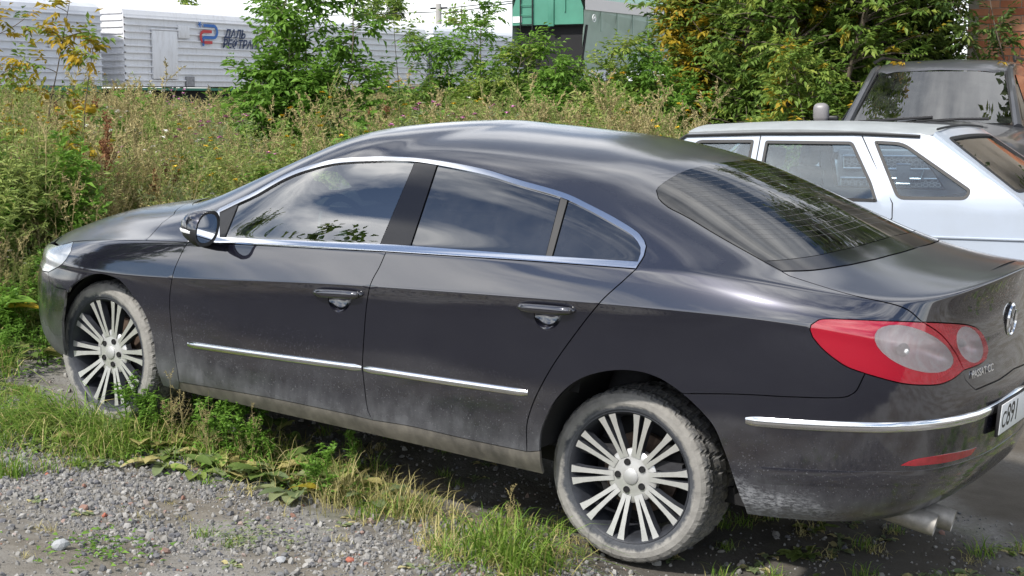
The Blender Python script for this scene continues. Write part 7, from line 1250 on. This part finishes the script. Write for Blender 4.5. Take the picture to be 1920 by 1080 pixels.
for i,(X,Y,s,t) in enumerate(((-2.15,-.90,.45,'beside the front tyre'),(-1.95,-.92,.40,'below the front door edge'),(-1.72,-.90,.36,'below the front door'),(-.42,-.92,.34,'just before the rear tyre'))):
    plant('dry_stalk',feathery(95+i,.9,'dry','dry',2),X,Y,'thin dry brown seed stalk '+t,'plant',s,0,'dry stalks along the sill')

for i,(X,Y,t) in enumerate(((-1.95,-.88,'second dusty plantain under the front door'),(-1.66,-.80,'third dusty plantain close to the sill under the front door'),(-1.40,-1.0,'dusty plantain on the gravel under the door gap'),(-1.10,-.86,'small dusty plantain under the rear door'),(-2.2,-.86,'dusty plantain between the front wheel and the sill'))):
    plant('plantain',rosette(190+i,8,.12+.01*(i%3),.07,'leaf_grey',.55,0,'straw',.25),X,Y,t,'plant',1.,i*1.3)
# fallen leaf and stones
def fallen(x,y,label,s,mat,seed): plant('fallen_leaf',rosette(seed,1,.11,.06,mat,.15),x,y,label,'leaf',s,seed,None,.02)
fallen(-1.42,-1.02,'yellow fallen leaf on the plants below the door gap',1.,'leaf_yellow',3); fallen(.10,-1.55,'pale fallen leaf on the soil near the rear wheel',.5,'straw',5)
pale=simple('pale_stone',(.33,.34,.35),.85,0,.15,9,0,.3,60); red_=simple('brick_fragment',(.36,.12,.08),.85,0,.2,9)
big(-1.52,-2.16,.034,'pale blue-grey stone beside the creeping plant',61,pale); big(-2.75,-1.75,.034,'flat white stone on the gravel before the front wheel',62,pale); big(-.88,-1.72,.026,'white pebble on the gravel below the rear door',63,pale)
big(-.52,-2.02,.024,'whitish pebble at the bottom of the photo before the rear wheel',64,pale); big(-2.02,-2.02,.03,'grey stone between the small tuft and the creeping plant',65); big(-2.28,-1.52,.020,'red brick fragment next to the small round grass tuft',66,red_); big(-.70,-1.55,.018,'red brick fragment on the gravel below the rear door',67,red_); big(-1.72,-1.75,.02,'reddish stone in the middle of the gravel',68,red_); big(1.75,.55,.026,'red brick fragment on the gravel right of the exhaust',69,red_)

# -- saplings and bushes
mp1=[M['leaf_maple'],M['leaf_yellow']]; lush=[M['leaf_lush'],M['leaf_yellow']]
b=gpos(-2.08,15); tree('maple_sapling','tall leafy maple sapling with several stems in front of the logo wagon',b,2.75,[(-.40,-.2,.86,-.06,-.05),(-.2,.1,1.,-.05,0),(.1,0,.97,.06,.03),(.25,.1,.93,.14,.05),(.05,-.2,.75,0,-.1),(-.05,.15,.6,-.12,-.1),(.2,-.1,.62,.25,.1)],.50,[M['leaf_lush'],M['leaf_yellow']],101,2500,.080,.45,None,'sapling',.02,.3,.016)
b=gpos(-1.10,15.2); tree('maple_sapling','slender sparse maple sapling right of the tall leafy one',b,2.2,[(0,0,1.,.02,.02),(.12,.05,.6,.1,.05)],.38,mp1,102,130,.075,.42,None,'sapling',.25,.35,.011)
b=gpos(-3.42,11); tree('yellow_sapling','yellowing sapling at the left edge of the photo',b,2.6,[(0,0,1.,-.02,0),(.22,.1,.78,.08,.05),(.40,.1,.66,.12,.04)],.30,[M['leaf_yellow'],M['leaf_maple']],103,300,.065,.42,None,'sapling',.30,.4,.010,lambda p,r:r.rand()<.35)
specs=[(-.32,19,2.6,.50,-.1,'tallest green bush at the end of the white wagons',104,1800),(.02,18.4,1.9,.5,0,'round green bush left of the hopper ladder',105,1800),(.42,18.8,1.95,.42,.05,'narrow green bush below the hopper ladder',106,1400),(.72,18.6,1.75,.45,.05,'green bush under the middle of the hopper wagon',107,1600),(1.05,18.9,2.05,.5,.05,'pale green bush under the hopper side',108,1800),(1.42,18.6,1.95,.55,.05,'pale green bush next to the big yellowing tree',109,2000),(.55,17.2,1.35,.5,0,'low green bush with bare stems behind the sedan roof',110,1300),(1.25,17.0,1.4,.5,0,'low bush behind the sedan roof beside the big tree',111,1300)]
for la,de,h_,cr_,le,lab,sd_s,ns in specs:
    b=gpos(la,de); tree('bush',lab,b,h_,[(0,0,1.,le,.0),(.2,.1,.8,.2,.05),(-.2,-.1,.82,-.2,0),(.05,.2,.65,.05,.2),(.3,-.1,.55,.3,0)],cr_*1.3,lush if sd_s%3 else mp1,sd_s,int(ns*1.25),.078,.42,'bushes along the railway','bush',.05,.3,.014,None)
yel=lambda lo,hi:(lambda p,r:(r.rand()<.55 if lo(p) else r.rand()<.04))
b=gpos(3.1,19.6)
def yz(p):
    lat=(p[0]-2.752)*.8527+(p[1]+6.061)*.5224; return lat<2.4 or (3.3<lat<3.75 and p[2]>2.5)
tree('maple_tree','big maple tree turning yellow at its left side, right of the bushes',b,7.8,[(-.4,-.2,.9,-.03,0),(.1,.1,1.,0,0),(.6,.1,.95,.10,0),(-.2,.3,.8,-.05,.1),(.3,-.3,.8,.02,-.12),(-.6,0,.42,-.12,-.02),(.9,-.2,.7,.14,-.1)],1.35,[M['leaf_maple'],M['leaf_yellow']],120,13500,.105,.40,None,'tree',.03,.35,.05,yel(yz,0),.45,3)
b=gpos(4.45,22.0); tree('maple_tree','dark green maple tree between the yellowing one and the brick building',b,7.8,[(-.6,0,.9,-.12,0),(0,0,1.,0,0),(.5,.1,.95,.08,0),(-.2,.3,.85,-.05,.1),(.3,-.3,.8,.05,-.12),(.45,0,.7,.02,0),(-.9,-.1,.7,-.12,-.05)],1.35,[M['leaf_dark'],M['leaf_maple']],121,13500,.11,.40,None,'tree',.04,.35,.05,lambda p,r:r.rand()<.5,.4,3)
b=gpos(3.2,16.6); tree('maple_sapling','low green sapling behind the hatchback roof, beside the off-road car',b,2.1,[(0,0,1.,0,0),(-.3,.1,.85,-.15,0),(.3,-.1,.8,.12,0),(-.6,0,.7,-.2,0)],.6,[M['leaf_maple'],M['leaf_yellow']],122,1300,.085,.40,None,'sapling',.05,.35,.016,lambda p,r:r.rand()<.08)
b=gpos(5.55,17.5,1.2); tree('maple_sapling','leafy branches hanging in front of the brick wall',b,1.9,[(0,0,1.,-.1,0),(.3,.1,.8,.1,0),(-.2,0,.8,-.3,0)],.45,[M['leaf_dark'],M['leaf_maple']],123,170,.085,.40,None,'sapling',.2,.35,.016)
# trees far behind the wagons
for i,(la,de,h_,cr_,lab) in enumerate(((-9.6,112,8.2,2.3,'rounded far tree behind the wagons, left of the spruce'),(-7.4,110,7.2,2.0,'small far tree just left of the spruce'),(-4.2,116,6.6,1.2,'thin far tree beside the utility pole'),(-3.2,112,7.2,1.2,'thin far tree right of the utility pole'),(-24,115,8.0,2.0,'far tree behind the logo wagon, left one'),(-21,118,7.6,2.0,'far tree behind the logo wagon, right one'))):
    b=gpos(la,de); tree('far_tree',lab,b,h_,[(0,0,1.,0,0),(.5,.2,.8,.1,0),(-.5,0,.8,-.1,0)],cr_,[M['leaf_maple']],130+i,420,.34,.5,'far trees behind the wagons','tree',.15,.3,.12,None)
b=gpos(-8.0,112); rt=empty('spruce_tree',b); tag(rt,'dark pointed spruce behind the wagons','tree'); MB().tube([(0,0,0),(0,0,8.8)],[.16,.03],8).build('trunk',M['bark'],rt,True)
pb=PB(); rs=np.random.RandomState(9)
for k in range(420):
    u=rs.rand()**.8; z_=1.2+7.8*u; r_=1.5*(1-u)+.08; a=rs.uniform(0,6.28); d=np.array([math.cos(a),math.sin(a),-.25]); base=np.array([0,0,z_]); m_=5; tt=np.linspace(.3,1,m_)[:,None]; pb.leaf(base+d*r_*tt,np.tile(d,(m_,1))+rs.normal(0,.5,(m_,3)),np.tile([0,0,1.],(m_,1)),.34,.13,rs,0,.3)
mesh_obj('crown',pb.mesh('crown',[M['leaf_dark']]),rt)
# trees on the near side of the yard, seen mirrored in the windows
b=(-13.4,-6.3,float(gz(-13.4,-6.3))); tree('yard_tree','tall tree across the yard, mirrored in the sedan windows',b,11.0,[(0,0,1.,0,0),(.6,.2,.85,.12,.05),(-.6,0,.85,-.1,0),(0,.6,.7,0,.15)],2.5,[M['leaf_dark']],140,3600,.22,.45,None,'tree',.3,.3,.16)

b=(1.3,11.0,float(gz(1.3,11.0))); tree('yard_tree','tall tree right of the off-road car, mirrored in the sedan rear window',b,10.5,[(0,0,1.,0,0),(.6,.2,.9,.10,.05),(-.5,0,.85,-.06,.05),(0,.6,.8,0,.12)],1.9,[M['leaf_dark']],142,4200,.17,.42,None,'tree',.28,.3,.16)

for X,Y,h_,lab,sd_ in ((-2.2,18.6,12.5,'very tall tree rising behind the brick building',143),(-7.2,17.6,11.5,'very tall tree behind the yellowing maple',144)):
    tree('maple_tree',lab,(X,Y,float(gz(X,Y))),h_,[(0,0,1.,0,0),(.7,.2,.9,.08,.05),(-.7,0,.9,-.08,.05),(0,.6,.8,0,.10),(.2,-.5,.85,.03,-.06)],1.9,[M['leaf_dark'],M['leaf_maple']],sd_,5200,.16,.42,None,'tree',.04,.3,.14,lambda p,r:r.rand()<.3)

b=gpos(5.40,20.6); tree('maple_sapling','dark leafy young tree beside the corner of the brick wall',b,3.9,[(0,0,1.,-.02,0),(-.3,.1,.9,-.06,0),(-.5,0,.95,-.05,.02),(.1,.1,.8,0,.03)],.62,[M['leaf_dark'],M['leaf_maple']],150,2300,.10,.42,None,'sapling',.15,.35,.025,lambda p,r:r.rand()<.3)
